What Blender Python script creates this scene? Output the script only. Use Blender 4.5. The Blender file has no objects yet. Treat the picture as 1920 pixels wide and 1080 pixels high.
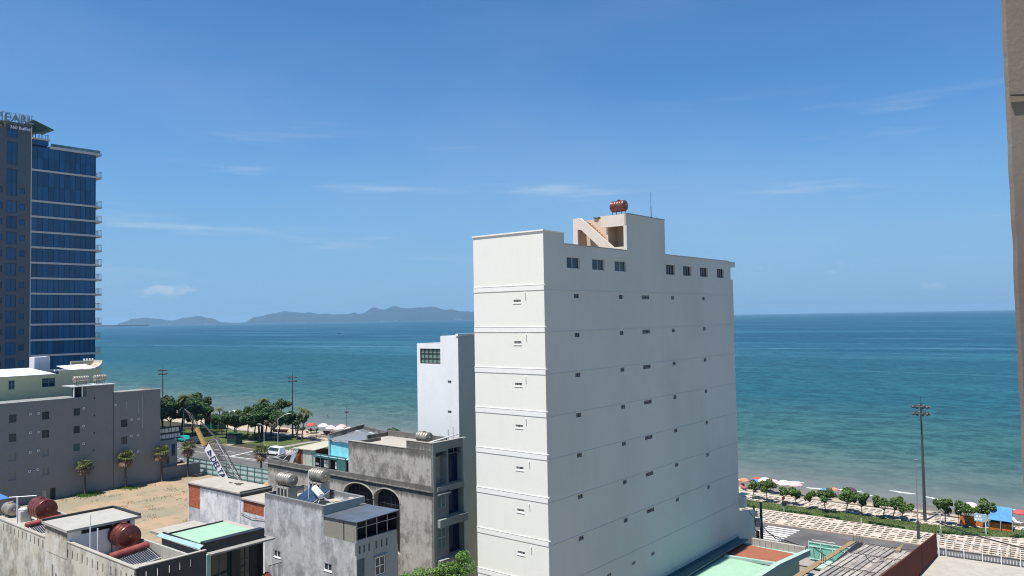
import bpy, bmesh, math, random
from mathutils import Vector, Matrix, noise
random.seed(7)
R = math.radians
S = bpy.context.scene
C = S.collection
# ------------------------------------------------------------------ camera
EYE = 29.0
f_, pitch, roll = 1420.0, math.atan(55.4/1420), 0.0166
cam = bpy.data.objects.new('camera', bpy.data.cameras.new('camera')); C.objects.link(cam)
Fw = Vector((0, math.cos(pitch), math.sin(pitch))); R0 = Vector((1, 0, 0)); U0 = Vector((0, -math.sin(pitch), math.cos(pitch)))
Rc = R0*math.cos(roll) - U0*math.sin(roll); Uc = U0*math.cos(roll) + R0*math.sin(roll)
M3 = Matrix((Rc, Uc, -Fw)).transposed().to_4x4(); M3.translation = (0, 0, EYE); cam.matrix_world = M3
cam.data.sensor_width = 36.0; cam.data.lens = 36.0*f_/1920; cam.data.clip_start = .1; cam.data.clip_end = 90000
S.camera = cam
# ------------------------------------------------------------------ sun, sky, exposure
EL = R(69)
Uh = Vector((-.788, .616)).normalized(); Vn = Vector((.616, .788)).normalized()
sh = (-Vn*.985 + Uh*.175).normalized()
SUNV = Vector((sh.x*math.cos(EL), sh.y*math.cos(EL), math.sin(EL)))
sun = bpy.data.objects.new('sun', bpy.data.lights.new('sun', 'SUN')); C.objects.link(sun)
sun.data.energy = 5.0; sun.data.angle = R(.55); sun.data.color = (1, .965, .9)
sun.rotation_euler = SUNV.to_track_quat('Z', 'Y').to_euler()
W = bpy.data.worlds.new('World'); S.world = W; W.use_nodes = True
nt = W.node_tree; N = nt.nodes; L = nt.links; N.clear()
sky = N.new('ShaderNodeTexSky'); sky.sky_type = 'NISHITA'; sky.sun_disc = False; sky.sun_elevation = EL
sky.sun_rotation = math.atan2(SUNV.x, SUNV.y); sky.altitude = 0; sky.air_density = 1.0; sky.dust_density = .6; sky.ozone_density = 2.2
bg = N.new('ShaderNodeBackground'); bg.inputs[1].default_value = .070
out = N.new('ShaderNodeOutputWorld')
tc = N.new('ShaderNodeTexCoord'); sep = N.new('ShaderNodeSeparateXYZ'); L.new(tc.outputs['Generated'], sep.inputs[0])
def wm(op, a, b=None, c=None):
    n = N.new('ShaderNodeMath'); n.operation = op
    for i, v in enumerate((a, b, c)):
        if v is None: continue
        if isinstance(v, (int, float)): n.inputs[i].default_value = v
        else: L.new(v, n.inputs[i])
    return n.outputs[0]
def wmr(v, a, b, c, d):
    n = N.new('ShaderNodeMapRange'); n.interpolation_type = 'SMOOTHSTEP'; L.new(v, n.inputs[0])
    for i, k in enumerate((a, b, c, d)): n.inputs[i+1].default_value = k
    return n.outputs[0]
def wnoise(sx, sy, sz, sc, det, ofs=0.):
    mp = N.new('ShaderNodeMapping'); mp.inputs['Scale'].default_value = (sx, sy, sz); mp.inputs['Location'].default_value = (ofs, ofs*.7, ofs*.3)
    L.new(tc.outputs['Generated'], mp.inputs[0])
    n = N.new('ShaderNodeTexNoise'); n.inputs['Scale'].default_value = sc; n.inputs['Detail'].default_value = det; n.inputs['Roughness'].default_value = .58
    L.new(mp.outputs[0], n.inputs[0]); return n.outputs[0]
wisp = wmr(wnoise(1, 1, 11, 3.2, 6, 1.7), .56, .78, 0, 1)
wband = wm('MULTIPLY', wmr(sep.outputs[2], .02, .09, 0, 1), wmr(sep.outputs[2], .16, .30, 1, 0))
wisp = wm('MULTIPLY', wm('MULTIPLY', wisp, wband), .36)
veil = wm('MULTIPLY', wmr(wnoise(1, 1, 3, 1.6, 4, 5.1), .42, .75, 0, 1), .07)
puff = wm('MULTIPLY', wmr(wnoise(1, 1, 2.2, 16, 5, 3.3), .6, .72, 0, 1), wm('MULTIPLY', wmr(sep.outputs[2], .018, .035, 0, 1), wmr(sep.outputs[2], .05, .075, 1, 0)))
puff = wm('MULTIPLY', puff, .4)
cl = wm('MINIMUM', wm('ADD', wm('ADD', wisp, veil), puff), .8)
hz = N.new('ShaderNodeMix'); hz.data_type = 'RGBA'; hz.blend_type = 'MULTIPLY'; hz.inputs[0].default_value = 1
L.new(sky.outputs[0], hz.inputs[6]); hz.inputs[7].default_value = (.50, .94, 1.30, 1)
mixc = N.new('ShaderNodeMix'); mixc.data_type = 'RGBA'; L.new(cl, mixc.inputs[0]); hor = N.new('ShaderNodeMix'); hor.data_type = 'RGBA'; L.new(wmr(sep.outputs[2], -.02, .30, .82, 0), hor.inputs[0]); L.new(hz.outputs[2], hor.inputs[6]); hor.inputs[7].default_value = (2.35, 4.15, 6.6, 1)
L.new(hor.outputs[2], mixc.inputs[6]); mixc.inputs[7].default_value = (7.2, 7.6, 8.2, 1)
L.new(mixc.outputs[2], bg.inputs[0]); L.new(bg.outputs[0], out.inputs[0])
S.view_settings.view_transform = 'Standard'; S.view_settings.look = 'None'; S.view_settings.gamma = 1; S.view_settings.use_curve_mapping = False
S.view_settings.exposure = 0.62
S.render.engine = 'CYCLES'
try: S.cycles.filter_width = 1.1; S.cycles.max_bounces = 6; S.cycles.volume_bounces = 0; S.cycles.transparent_max_bounces = 8
except Exception: pass

# ------------------------------------------------------------------ frames of the place
UX, UY, VX, VY = -.788, .616, .648, .762
def AB(a, b, z=0.): return Vector((2.5 + a*UX + b*VX, 59 + a*UY + b*VY, z))          # building grid: a along the street, b towards the sea
def SN(s, n, z=0.): return Vector((47.4 - s*.812 + n*.584, 96.3 + s*.584 + n*.812, z)) # seafront grid: s along the kerb, n towards the sea
ANG_U = math.atan2(UY, UX); ANG_V = math.atan2(VY, VX); ANG_S = math.atan2(.584, -.812); ANG_N = math.atan2(.812, .584)

class MB:
    def __init__(s): s.v = []; s.f = []
    def poly(s, pts):
        k = len(s.v); s.v += [Vector(p) for p in pts]; s.f.append(tuple(range(k, k+len(pts)))); return s
    def prism(s, base, ext):
        ext = Vector(ext); k = len(s.v); n = len(base)
        s.v += [Vector(p) for p in base] + [Vector(p)+ext for p in base]
        s.f.append(tuple(range(k, k+n))); s.f.append(tuple(range(k+2*n-1, k+n-1, -1)))
        for i in range(n): j = (i+1) % n; s.f.append((k+i, k+j, k+n+j, k+n+i))
        return s
    def box(s, F, x0, x1, y0, y1, z0, z1):
        return s.prism([F(x0, y0, z0), F(x1, y0, z0), F(x1, y1, z0), F(x0, y1, z0)], (0, 0, z1-z0))
    def tube(s, p0, p1, r0, r1=None, n=8, cap=True):
        p0 = Vector(p0); p1 = Vector(p1); r1 = r0 if r1 is None else r1
        d = (p1-p0).normalized(); a = d.orthogonal().normalized(); b = d.cross(a); k = len(s.v)
        for p, r in ((p0, r0), (p1, r1)):
            for i in range(n): t = 2*math.pi*i/n; s.v.append(p + a*(r*math.cos(t)) + b*(r*math.sin(t)))
        for i in range(n): j = (i+1) % n; s.f.append((k+i, k+j, k+n+j, k+n+i))
        if cap: s.f.append(tuple(range(k+n-1, k-1, -1))); s.f.append(tuple(range(k+n, k+2*n)))
        return s
    def path(s, pts, r, n=5):
        for i in range(len(pts)-1):
            ra = r[i] if isinstance(r, (list, tuple)) else r; rb = r[i+1] if isinstance(r, (list, tuple)) else r
            s.tube(pts[i], pts[i+1], ra, rb, n, True)
        return s
    def lathe(s, p0, axis, prof, n=20):
        p0 = Vector(p0); d = Vector(axis).normalized(); a = d.orthogonal().normalized(); b = d.cross(a); k = len(s.v)
        for (t, r) in prof:
            for i in range(n): q = 2*math.pi*i/n; s.v.append(p0 + d*t + a*(r*math.cos(q)) + b*(r*math.sin(q)))
        for m in range(len(prof)-1):
            for i in range(n): j = (i+1) % n; s.f.append((k+m*n+i, k+m*n+j, k+(m+1)*n+j, k+(m+1)*n+i))
        s.f.append(tuple(range(k+n-1, k-1, -1))); s.f.append(tuple(range(k+(len(prof)-1)*n, k+len(prof)*n)))
        return s
    def facade(s, O, d, H, inw, Lw, z0, z1, holes, dep=.2, back=False):
        """wall sheet from O along d (unit) with recessed rectangular holes (x0,x1,za,zb[,depth])"""
        O = Vector(O); d = Vector(d); inw = Vector(inw)
        xs = sorted({0., Lw} | {h[0] for h in holes} | {h[1] for h in holes}); zs = sorted({z0, z1} | {h[2] for h in holes} | {h[3] for h in holes})
        xs = [x for x in xs if -1e-6 <= x <= Lw+1e-6]; zs = [z for z in zs if z0-1e-6 <= z <= z1+1e-6]
        P = lambda x, z, q=0.: Vector((O.x, O.y, z)) + d*x + inw*q
        for i in range(len(xs)-1):
            for j in range(len(zs)-1):
                cx = (xs[i]+xs[i+1])/2; cz = (zs[j]+zs[j+1])/2
                if any(h[0] < cx < h[1] and h[2] < cz < h[3] for h in holes): continue
                s.poly([P(xs[i], zs[j]), P(xs[i+1], zs[j]), P(xs[i+1], zs[j+1]), P(xs[i], zs[j+1])])
        for h in holes:
            x0, x1, a, b = h[:4]; q = h[4] if len(h) > 4 else dep
            s.poly([P(x0, a), P(x0, a, q), P(x0, b, q), P(x0, b)]); s.poly([P(x1, a), P(x1, b), P(x1, b, q), P(x1, a, q)])
            s.poly([P(x0, a), P(x1, a), P(x1, a, q), P(x0, a, q)]); s.poly([P(x0, b), P(x0, b, q), P(x1, b, q), P(x1, b)])
            if back: s.poly([P(x0, a, q), P(x1, a, q), P(x1, b, q), P(x0, b, q)])
        return s
    def slotted(s, O, d, inw, Lw, z0, z1, slots, th):
        """solid low wall with real slots through it"""
        O = Vector(O); d = Vector(d); inw = Vector(inw); x = 0.
        P = lambda x, z, q=0.: Vector((O.x, O.y, z)) + d*x + inw*q
        def bx(xa, xb, za, zb): s.prism([P(xa, za), P(xb, za), P(xb, za, th), P(xa, za, th)], (0, 0, zb-za))
        for (xa, xb, za, zb) in sorted(slots):
            bx(x, xa, z0, z1); bx(xa, xb, z0, za); bx(xa, xb, zb, z1); x = xb
        bx(x, Lw, z0, z1); return s
def new_mesh(name, mb, smooth=False, org=Vector((0, 0, 0)), recalc=True):
    me = bpy.data.meshes.new(name); me.from_pydata([tuple(v-org) for v in mb.v], [], mb.f)
    if recalc and len(mb.f) < 60000:
        bm = bmesh.new(); bm.from_mesh(me); bmesh.ops.recalc_face_normals(bm, faces=bm.faces); bm.to_mesh(me); bm.free()
    if smooth:
        me.polygons.foreach_set('use_smooth', [True]*len(me.polygons))
        try: me.set_sharp_from_angle(angle=R(40))
        except Exception: pass
    return me
def worg(o):
    p = Vector((0, 0, 0))
    while o: p = p + o.location; o = o.parent
    return p
def obj(name, mb, m, parent=None, smooth=False, kind=None, label=None, recalc=True):
    org = worg(parent) if parent else Vector((0, 0, 0))
    me = new_mesh(name, mb, smooth, org, recalc) if isinstance(mb, MB) else mb
    if m and not me.materials: me.materials.append(m)
    o = bpy.data.objects.new(name, me); C.objects.link(o); o.parent = parent
    if kind: o['kind'] = kind
    if label: o['label'] = label
    return o
def thing(name, label, cat, loc, group=None, rz=0.):
    o = bpy.data.objects.new(name, None); C.objects.link(o); o.location = loc; o.rotation_euler.z = rz; o.empty_display_size = .3
    o['label'] = label; o['category'] = cat
    if group: o['group'] = group
    return o
def tag(o, label, cat, group=None):
    o['label'] = label; o['category'] = cat
    if group: o['group'] = group
    return o
def dup(root, loc, rz, label, group=None, sc=1.):
    r = root.copy(); C.objects.link(r); r.location = loc; r.rotation_euler.z = rz; r['label'] = label; q = random.Random(label); r.scale = (sc*q.uniform(.86, 1.16), sc*q.uniform(.86, 1.16), sc*q.uniform(.88, 1.12)) if 'tree' in r.name else (sc, sc, sc)
    if group: r['group'] = group
    for ch in list(root.children):
        c = ch.copy(); C.objects.link(c); c.parent = r
        for g in list(ch.children): d = g.copy(); C.objects.link(d); d.parent = c
    return r
def piece(name, me, parent, loc, rz=0., m=None):
    """piece with shared mesh; loc is in world metres"""
    o = bpy.data.objects.new(name, me); C.objects.link(o); o.parent = parent; o.location = Vector(loc) - (worg(parent) if parent else Vector((0, 0, 0))); o.rotation_euler.z = rz
    return o
LOC = lambda x, y, z: Vector((x, y, z))

# ------------------------------------------------------------------ materials
class NT:
    def __init__(s, name, rough=.8, spec=.4):
        s.m = bpy.data.materials.new(name); s.m.use_nodes = True; s.t = s.m.node_tree; s.b = s.t.nodes['Principled BSDF']
        s.b.inputs['Roughness'].default_value = rough; s.b.inputs['Specular IOR Level'].default_value = spec
        s.geo = s.t.nodes.new('ShaderNodeNewGeometry')
    def n(s, t): return s.t.nodes.new(t)
    def l(s, a, b): s.t.links.new(a, b)
    def mapp(s, sc, loc=(0, 0, 0), rot=(0, 0, 0), src=None):
        m = s.n('ShaderNodeMapping'); m.inputs['Scale'].default_value = sc; m.inputs['Location'].default_value = loc; m.inputs['Rotation'].default_value = rot
        s.l(src or s.geo.outputs['Position'], m.inputs[0]); return m.outputs[0]
    def noise(s, vec, sc, det=4, rough=.55):
        n = s.n('ShaderNodeTexNoise'); n.inputs['Scale'].default_value = sc; n.inputs['Detail'].default_value = det; n.inputs['Roughness'].default_value = rough
        s.l(vec, n.inputs[0]); return n.outputs[0]
    def ramp(s, v, a, b, c=0., d=1.):
        n = s.n('ShaderNodeMapRange'); n.interpolation_type = 'SMOOTHSTEP'; s.l(v, n.inputs[0])
        for i, k in enumerate((a, b, c, d)): n.inputs[i+1].default_value = k
        return n.outputs[0]
    def math(s, op, a, b=0.):
        n = s.n('ShaderNodeMath'); n.operation = op
        for i, v in enumerate((a, b)):
            if isinstance(v, (int, float)): n.inputs[i].default_value = v
            else: s.l(v, n.inputs[i])
        return n.outputs[0]
    def mix(s, fac, a, b, mode='MIX'):
        n = s.n('ShaderNodeMix'); n.data_type = 'RGBA'; n.blend_type = mode
        for i, v in ((0, fac), (6, a), (7, b)):
            if isinstance(v, (int, float)): n.inputs[i].default_value = v
            elif isinstance(v, tuple): n.inputs[i].default_value = (v[0], v[1], v[2], 1)
            else: s.l(v, n.inputs[i])
        return n.outputs[2]
    def col(s, c):
        if isinstance(c, tuple): s.b.inputs['Base Color'].default_value = (c[0], c[1], c[2], 1)
        else: s.l(c, s.b.inputs['Base Color'])
    def bump(s, h, st=.3, dist=.05):
        b = s.n('ShaderNodeBump'); b.inputs['Strength'].default_value = st; b.inputs['Distance'].default_value = dist; s.l(h, b.inputs['Height']); s.l(b.outputs[0], s.b.inputs['Normal'])
def plain(name, c, rough=.6, metal=0., spec=.4, var=.12, sc=3.):
    t = NT(name, rough, spec); t.b.inputs['Metallic'].default_value = metal
    nz = t.noise(t.mapp((1, 1, 1)), sc, 4)
    t.col(t.mix(t.ramp(nz, .3, .7), tuple(x*(1-var) for x in c), tuple(min(1, x*(1+var)) for x in c)))
    return t.m
def plaster(name, base, dark, stain=.5, streak=.5, sc=.5, grain=.06, blotch=(.4, .68), pale=None, levels=(), fall=1.3):
    """rendered wall: mottled blotches, water streaks, grime running down from ledges at the heights in levels"""
    t = NT(name, .88, .2); P = t.geo.outputs['Position']
    big = t.noise(t.mapp((1, 1, .85)), sc, 9, .7); med = t.noise(t.mapp((1, 1, .8), (4, 1, 8)), sc*3.1, 7, .72)
    m = t.math('ADD', t.math('MULTIPLY', big, .65), t.math('MULTIPLY', med, .35))
    c = t.mix(t.math('MULTIPLY', t.ramp(m, blotch[0], blotch[1]), stain), base, dark)
    st = t.noise(t.mapp((1, 1, .06)), 3.0, 6, .72); st2 = t.noise(t.mapp((1, 1, .4), (7, 3, 1)), .5, 5, .65)
    c = t.mix(t.math('MULTIPLY', t.math('MULTIPLY', t.ramp(st, .47, .72), t.ramp(st2, .42, .62)), streak*.8), c, tuple(x*.6 for x in dark))
    if pale:
        c = t.mix(t.math('MULTIPLY', t.ramp(t.noise(t.mapp((1, 1, .6), (2, 9, 4)), .9, 8, .72), .5, .66), .65), c, pale)
    if levels:
        sp = t.n('ShaderNodeSeparateXYZ'); t.l(P, sp.inputs[0]); run = t.noise(t.mapp((1, 1, .03), (5, 5, 0)), 4.5, 6, .7)
        for z0 in levels:
            q = t.math('MULTIPLY', t.ramp(sp.outputs[2], z0-fall, z0-.05), t.math('LESS_THAN', sp.outputs[2], z0+.06))
            q = t.math('MULTIPLY', t.ramp(t.math('ADD', t.math('MULTIPLY', q, .55), t.math('MULTIPLY', run, .75)), .58, .86), t.math('GREATER_THAN', q, .002))
            c = t.mix(t.math('MULTIPLY', q, .8), c, tuple(x*.6 for x in dark))
    fine = t.noise(t.mapp((1, 1, 1)), 9, 5, .7)
    c = t.mix(1., c, t.mix(fine, (1-grain*4,)*3, (1+grain*2,)*3), 'MULTIPLY')
    t.col(c); t.bump(fine, .25, .02); return t.m
def glass(name, c, rough=.06, spec=.5, var=.3, metal=0.):
    t = NT(name, rough, spec); t.b.inputs['Metallic'].default_value = metal
    r = t.n('ShaderNodeObjectInfo').outputs['Random']
    t.col(t.mix(r, tuple(x*(1-var) for x in c), tuple(x*(1+var) for x in c))); return t.m
M = {}
M['white'] = plaster('white_wall_paint', (.70, .695, .63), (.665, .66, .60), .45, .12, .25, .012)
M['whiteband'] = plain('white_band_paint', (.71, .705, .66), .7, var=.02)
M['mainside'] = None
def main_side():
    t = NT('shaded_white_wall_paint', .85, .25)  # same white paint, darkened in colour to carry the shade of these sides
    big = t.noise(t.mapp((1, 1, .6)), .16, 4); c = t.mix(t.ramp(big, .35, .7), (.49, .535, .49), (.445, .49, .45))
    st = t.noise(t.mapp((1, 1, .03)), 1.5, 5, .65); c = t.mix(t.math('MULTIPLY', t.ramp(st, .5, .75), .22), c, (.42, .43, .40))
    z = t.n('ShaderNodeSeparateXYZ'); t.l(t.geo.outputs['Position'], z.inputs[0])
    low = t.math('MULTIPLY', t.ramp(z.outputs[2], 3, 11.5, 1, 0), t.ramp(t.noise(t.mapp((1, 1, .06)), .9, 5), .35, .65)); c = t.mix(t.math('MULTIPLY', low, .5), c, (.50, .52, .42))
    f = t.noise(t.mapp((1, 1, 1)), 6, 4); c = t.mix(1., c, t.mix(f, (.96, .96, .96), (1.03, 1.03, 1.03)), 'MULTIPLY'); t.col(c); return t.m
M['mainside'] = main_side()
M['peach'] = plaster('peach_plaster', (.60, .46, .34), (.54, .44, .35), .4, .25, .8, .02)
M['peachlite'] = plaster('pale_peach_plaster', (.64, .55, .46), (.52, .46, .40), .35, .6, .9, .02)
M['g6'] = plaster('pale_grey_wall', (.70, .71, .70), (.64, .63, .61), .4, .22, .5, .015)
M['warmwhite'] = plaster('bounce_brightened_plaster', (.80, .75, .70), (.72, .67, .62), .4, .2, .5, .02)  # colour raised to include light bounced onto the stair block's shaded side
M['conc'] = plaster('weathered_concrete', (.40, .375, .335), (.145, .135, .12), .9, .5, .45, .06, (.44, .60), (.50, .46, .40), (17.5, 18.2, 14.45, 13.9), 1.4)
M['conc2'] = plaster('weathered_plaster', (.42, .385, .33), (.16, .14, .12), .7, .85, .5, .06, (.45, .7))
M['greyhouse'] = plaster('whitewashed_concrete', (.44, .445, .44), (.20, .205, .205), .85, .4, .5, .05, (.43, .61), (.62, .63, .63), (16.4,), .8)
M['whitewash'] = plaster('flaking_whitewash', (.62, .62, .62), (.30, .32, .35), .85, .5, .45, .05, (.45, .60), (.72, .72, .72), (13.9,), .9)
M['g1'] = plaster('stained_cream_plaster', (.48, .445, .375), (.21, .19, .165), .85, .5, .55, .06, (.44, .62), (.58, .57, .55), (17.42,), .9)
M['g1top'] = plaster('cement_wall', (.36, .345, .31), (.25, .235, .21), .5, .5, .9, .04)
M['rooftop'] = plaster('cement_roof', (.29, .275, .25), (.15, .145, .13), .6, .1, .9, .05)
M['roofpale'] = plaster('pale_roof_deck', (.37, .34, .295), (.24, .215, .185), .6, .1, .8, .04)
M['greybld'] = plaster('grey_wall_paint', (.215, .212, .204), (.19, .188, .18), .4, .18, .3, .015)
M['greybld2'] = plaster('grey_wall_paint_old', (.215, .212, .204), (.245, .24, .225), .5, .25, .5, .02)
M['cream'] = plaster('cream_green_paint', (.62, .585, .34), (.56, .53, .33), .4, .15, .5, .015)
M['screen'] = plaster('olive_cement_board', (.25, .24, .20), (.19, .18, .15), .6, .0, .9, .05)
M['g5side'] = plaster('grey_blue_render', (.26, .29, .27), (.20, .22, .21), .5, .3, .8, .03)
M['g5tile'] = plaster('grey_stone_cladding', (.22, .23, .23), (.15, .16, .16), .6, .3, 2.2, .06)
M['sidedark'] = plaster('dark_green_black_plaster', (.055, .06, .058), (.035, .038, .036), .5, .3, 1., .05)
M['brick'] = None
def brick():
    t = NT('red_brickwork', .9, .2); b = t.n('ShaderNodeTexBrick'); b.inputs['Scale'].default_value = 4.5
    b.inputs['Color1'].default_value = (.42, .11, .055, 1); b.inputs['Color2'].default_value = (.30, .075, .04, 1); b.inputs['Mortar'].default_value = (.36, .26, .2, 1)
    cb = t.n('ShaderNodeCombineXYZ'); sp = t.n('ShaderNodeSeparateXYZ'); t.l(t.geo.outputs['Position'], sp.inputs[0]); t.l(sp.outputs[0], cb.inputs[0]); t.l(sp.outputs[2], cb.inputs[1])
    t.l(cb.outputs[0], b.inputs[0]); nz = t.noise(t.mapp((1, 1, 1)), 5, 5, .7)
    t.col(t.mix(1., b.outputs[0], t.mix(t.ramp(nz, .3, .7), (.55, .55, .55), (1.25, 1.2, 1.15)), 'MULTIPLY')); t.bump(b.outputs[1], .6, -.02); return t.m
M['brick'] = brick()
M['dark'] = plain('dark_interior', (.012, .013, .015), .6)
M['black'] = plain('black_metal', (.02, .022, .025), .5)
M['iron'] = plain('dark_iron', (.05, .055, .055), .5)
M['steelgrey'] = plain('grey_metal', (.30, .31, .32), .4, .5)
M['lightmetal'] = plain('pale_metal', (.55, .56, .55), .4, .3)
M['win'] = glass('window_glass', (.03, .045, .055), .07)
M['wingreen'] = glass('green_window_glass', (.12, .19, .17), .1)
M['navy'] = glass('navy_glass', (.008, .02, .06), .08)
M['railglass'] = glass('pale_teal_glass', (.10, .19, .21), .15)
M['blueglass'] = glass('blue_curtain_glass', (.010, .075, .175), .09, .55, .3)
M['towergrey'] = plaster('tower_grey_cladding', (.118, .140, .165), (.10, .12, .142), .5, .1, .4, .02)
M['ledge'] = plain('pale_ledge', (.52, .52, .50), .6, var=.06)
M['steel'] = plain('brushed_steel', (.30, .27, .225), .42, .5, var=.25, sc=2)
M['steelred'] = plain('red_steel_tank', (.165, .046, .036), .30, .45, var=.25, sc=2)
M['copper'] = plain('coppery_tank', (.16, .062, .052), .36, .35, var=.2)
M['redpipe'] = plain('red_enamel', (.235, .055, .045), .38, .1, var=.2)
M['whiteplastic'] = plain('white_plastic', (.72, .72, .70), .45, var=.05)
M['tubes'] = plain('solar_tube_glass', (.03, .035, .05), .18, .2)
M['solar'] = plain('blue_solar_panel', (.035, .06, .11), .2, .2)
M['mint'] = plaster('mint_roof_paint', (.27, .42, .30), (.22, .35, .255), .6, .1, .4, .02)
M['mintwall'] = plaster('mint_wall_paint', (.30, .47, .40), (.24, .38, .33), .5, .3, .6, .03)
M['mintrim'] = plaster('pale_mint_kerb', (.33, .45, .39), (.24, .31, .27), .6, .4, 1.2, .05)
M['ltblue'] = plain('pale_blue_sheet', (.26, .40, .43), .5, var=.08)
M['shadestrip'] = plain('dark_teal_shadow', (.05, .12, .125), .5, var=.2)  # the tall building's cast shadow, put into a colour
M['turq'] = plain('turquoise_wall', (.20, .55, .60), .7, var=.1, sc=2)
M['teal'] = plain('dark_teal_paint', (.03, .12, .115), .5, var=.2)
M['tealfence'] = plain('pale_teal_sheet', (.36, .44, .42), .55, var=.1, sc=1.5)
M['tealpost'] = plain('teal_post', (.10, .24, .23), .5, var=.1)
M['greenfence'] = plain('green_fence_sheet', (.17, .42, .34), .5, var=.12, sc=1.5)
M['greenframe'] = plain('pale_green_frame', (.45, .66, .58), .5, var=.08)
M['brown'] = plaster('brown_red_screed', (.27, .105, .06), (.20, .07, .04), .7, .1, 1., .04)
M['rust'] = plaster('rusty_steel_sheet', (.145, .035, .022), (.09, .028, .022), .7, .5, .9, .05)
M['rustlite'] = plaster('ochre_rusty_flashing', (.26, .19, .105), (.22, .12, .06), .7, .4, 1.4, .06)
def sheet():
    t = NT('fibre_cement_sheet', .8, .25); big = t.noise(t.mapp((1, 1, 1)), .8, 6, .65)
    r = t.n('ShaderNodeObjectInfo').outputs['Random']
    c = t.mix(t.ramp(big, .38, .68), (.37, .335, .30), (.21, .185, .165)); c = t.mix(1., c, t.mix(r, (.72, .72, .74), (1.25, 1.23, 1.2)), 'MULTIPLY')
    t.col(c); return t.m
M['sheet'] = sheet()
M['slate'] = plain('grey_blue_awning', (.085, .10, .125), .45, .1, var=.15, sc=1.2)
M['creamsheet'] = plain('cream_metal_roof', (.40, .36, .27), .5, var=.08)
M['container'] = plain('grey_green_panel', (.34, .38, .33), .6, var=.12)
M['reddoor'] = plain('brown_red_panel', (.20, .055, .03), .6, var=.2)
M['whiteroof'] = plain('white_roof_sheet', (.60, .61, .66), .5, var=.03)
M['bluepaint'] = plain('blue_sheet', (.06, .17, .45), .5, var=.1)
M['cranegrey'] = plain('crane_grey_steel', (.13, .125, .12), .5, .3, var=.2)
M['craneyellow'] = plain('crane_yellow_paint', (.45, .27, .075), .45, var=.1)
M['signwhite'] = plain('sign_white', (.80, .80, .80), .5, var=.02)
M['navyink'] = plain('navy_print', (.012, .022, .09), .5, var=.05)
M['gold'] = plain('gold_letters', (.42, .30, .14), .4, .5)
M['lettersteel'] = plain('grey_letter_metal', (.30, .31, .32), .35, .6)
M['letterwhite'] = plain('white_letters', (.72, .74, .78), .4)
M['carwhite'] = plain('white_car_paint', (.75, .75, .75), .25, .0, .5, var=.02)
M['carteal'] = plain('teal_car_paint', (.03, .30, .30), .25, var=.05)
M['cardark'] = plain('dark_car_paint', (.03, .035, .05), .25, var=.05)
M['carblue'] = plain('blue_car_paint', (.06, .20, .42), .25, var=.05)
M['tyre'] = plain('tyre_rubber', (.02, .02, .02), .8)
M['brownframe'] = plain('dark_brown_frame', (.055, .03, .028), .5)
M['trunk'] = plain('brown_bark', (.11, .085, .06), .9, var=.3, sc=6)
M['palmtrunk'] = plain('palm_bark', (.075, .06, .05), .9, var=.35, sc=5)
def leafmat(name, a, b, c2=None):
    t = NT(name, .6, .3); r = t.geo.outputs['Random Per Island']
    c = t.mix(r, a, b)
    if c2: c = t.mix(t.math('GREATER_THAN', r, .93), c, c2)
    tr = t.n('ShaderNodeBsdfTranslucent'); t.l(c, tr.inputs[0]); t.col(c)
    ms = t.n('ShaderNodeMixShader'); ms.inputs[0].default_value = .22; t.l(t.b.outputs[0], ms.inputs[1]); t.l(tr.outputs[0], ms.inputs[2])
    o = t.t.nodes['Material Output']; t.l(ms.outputs[0], o.inputs[0]); return t.m
M['leaf'] = leafmat('broad_green_leaves', (.040, .090, .022), (.125, .21, .05), (.20, .22, .08))
M['leafdark'] = leafmat('dark_green_leaves', (.022, .062, .024), (.062, .13, .040), (.13, .14, .06))
M['leafbright'] = leafmat('fresh_green_leaves', (.06, .15, .02), (.15, .27, .05), (.2, .26, .08))
M['leafdry'] = leafmat('greyish_dry_leaves', (.15, .125, .095), (.26, .225, .17))
M['palmleaf'] = leafmat('palm_fronds', (.075, .10, .03), (.15, .16, .05), (.22, .17, .09))
M['deadfrond'] = leafmat('dead_palm_fronds', (.20, .13, .085), (.34, .24, .17))
M['cloth'] = {}
for nm, c in dict(pink=(.58, .36, .35), pale=(.62, .49, .46), white=(.62, .62, .60), red=(.42, .07, .06), orange=(.48, .18, .11), blue=(.07, .19, .42), dark=(.06, .03, .05)).items():
    M['cloth'][nm] = plain(nm+'_canvas', c, .8, var=.06)

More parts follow.
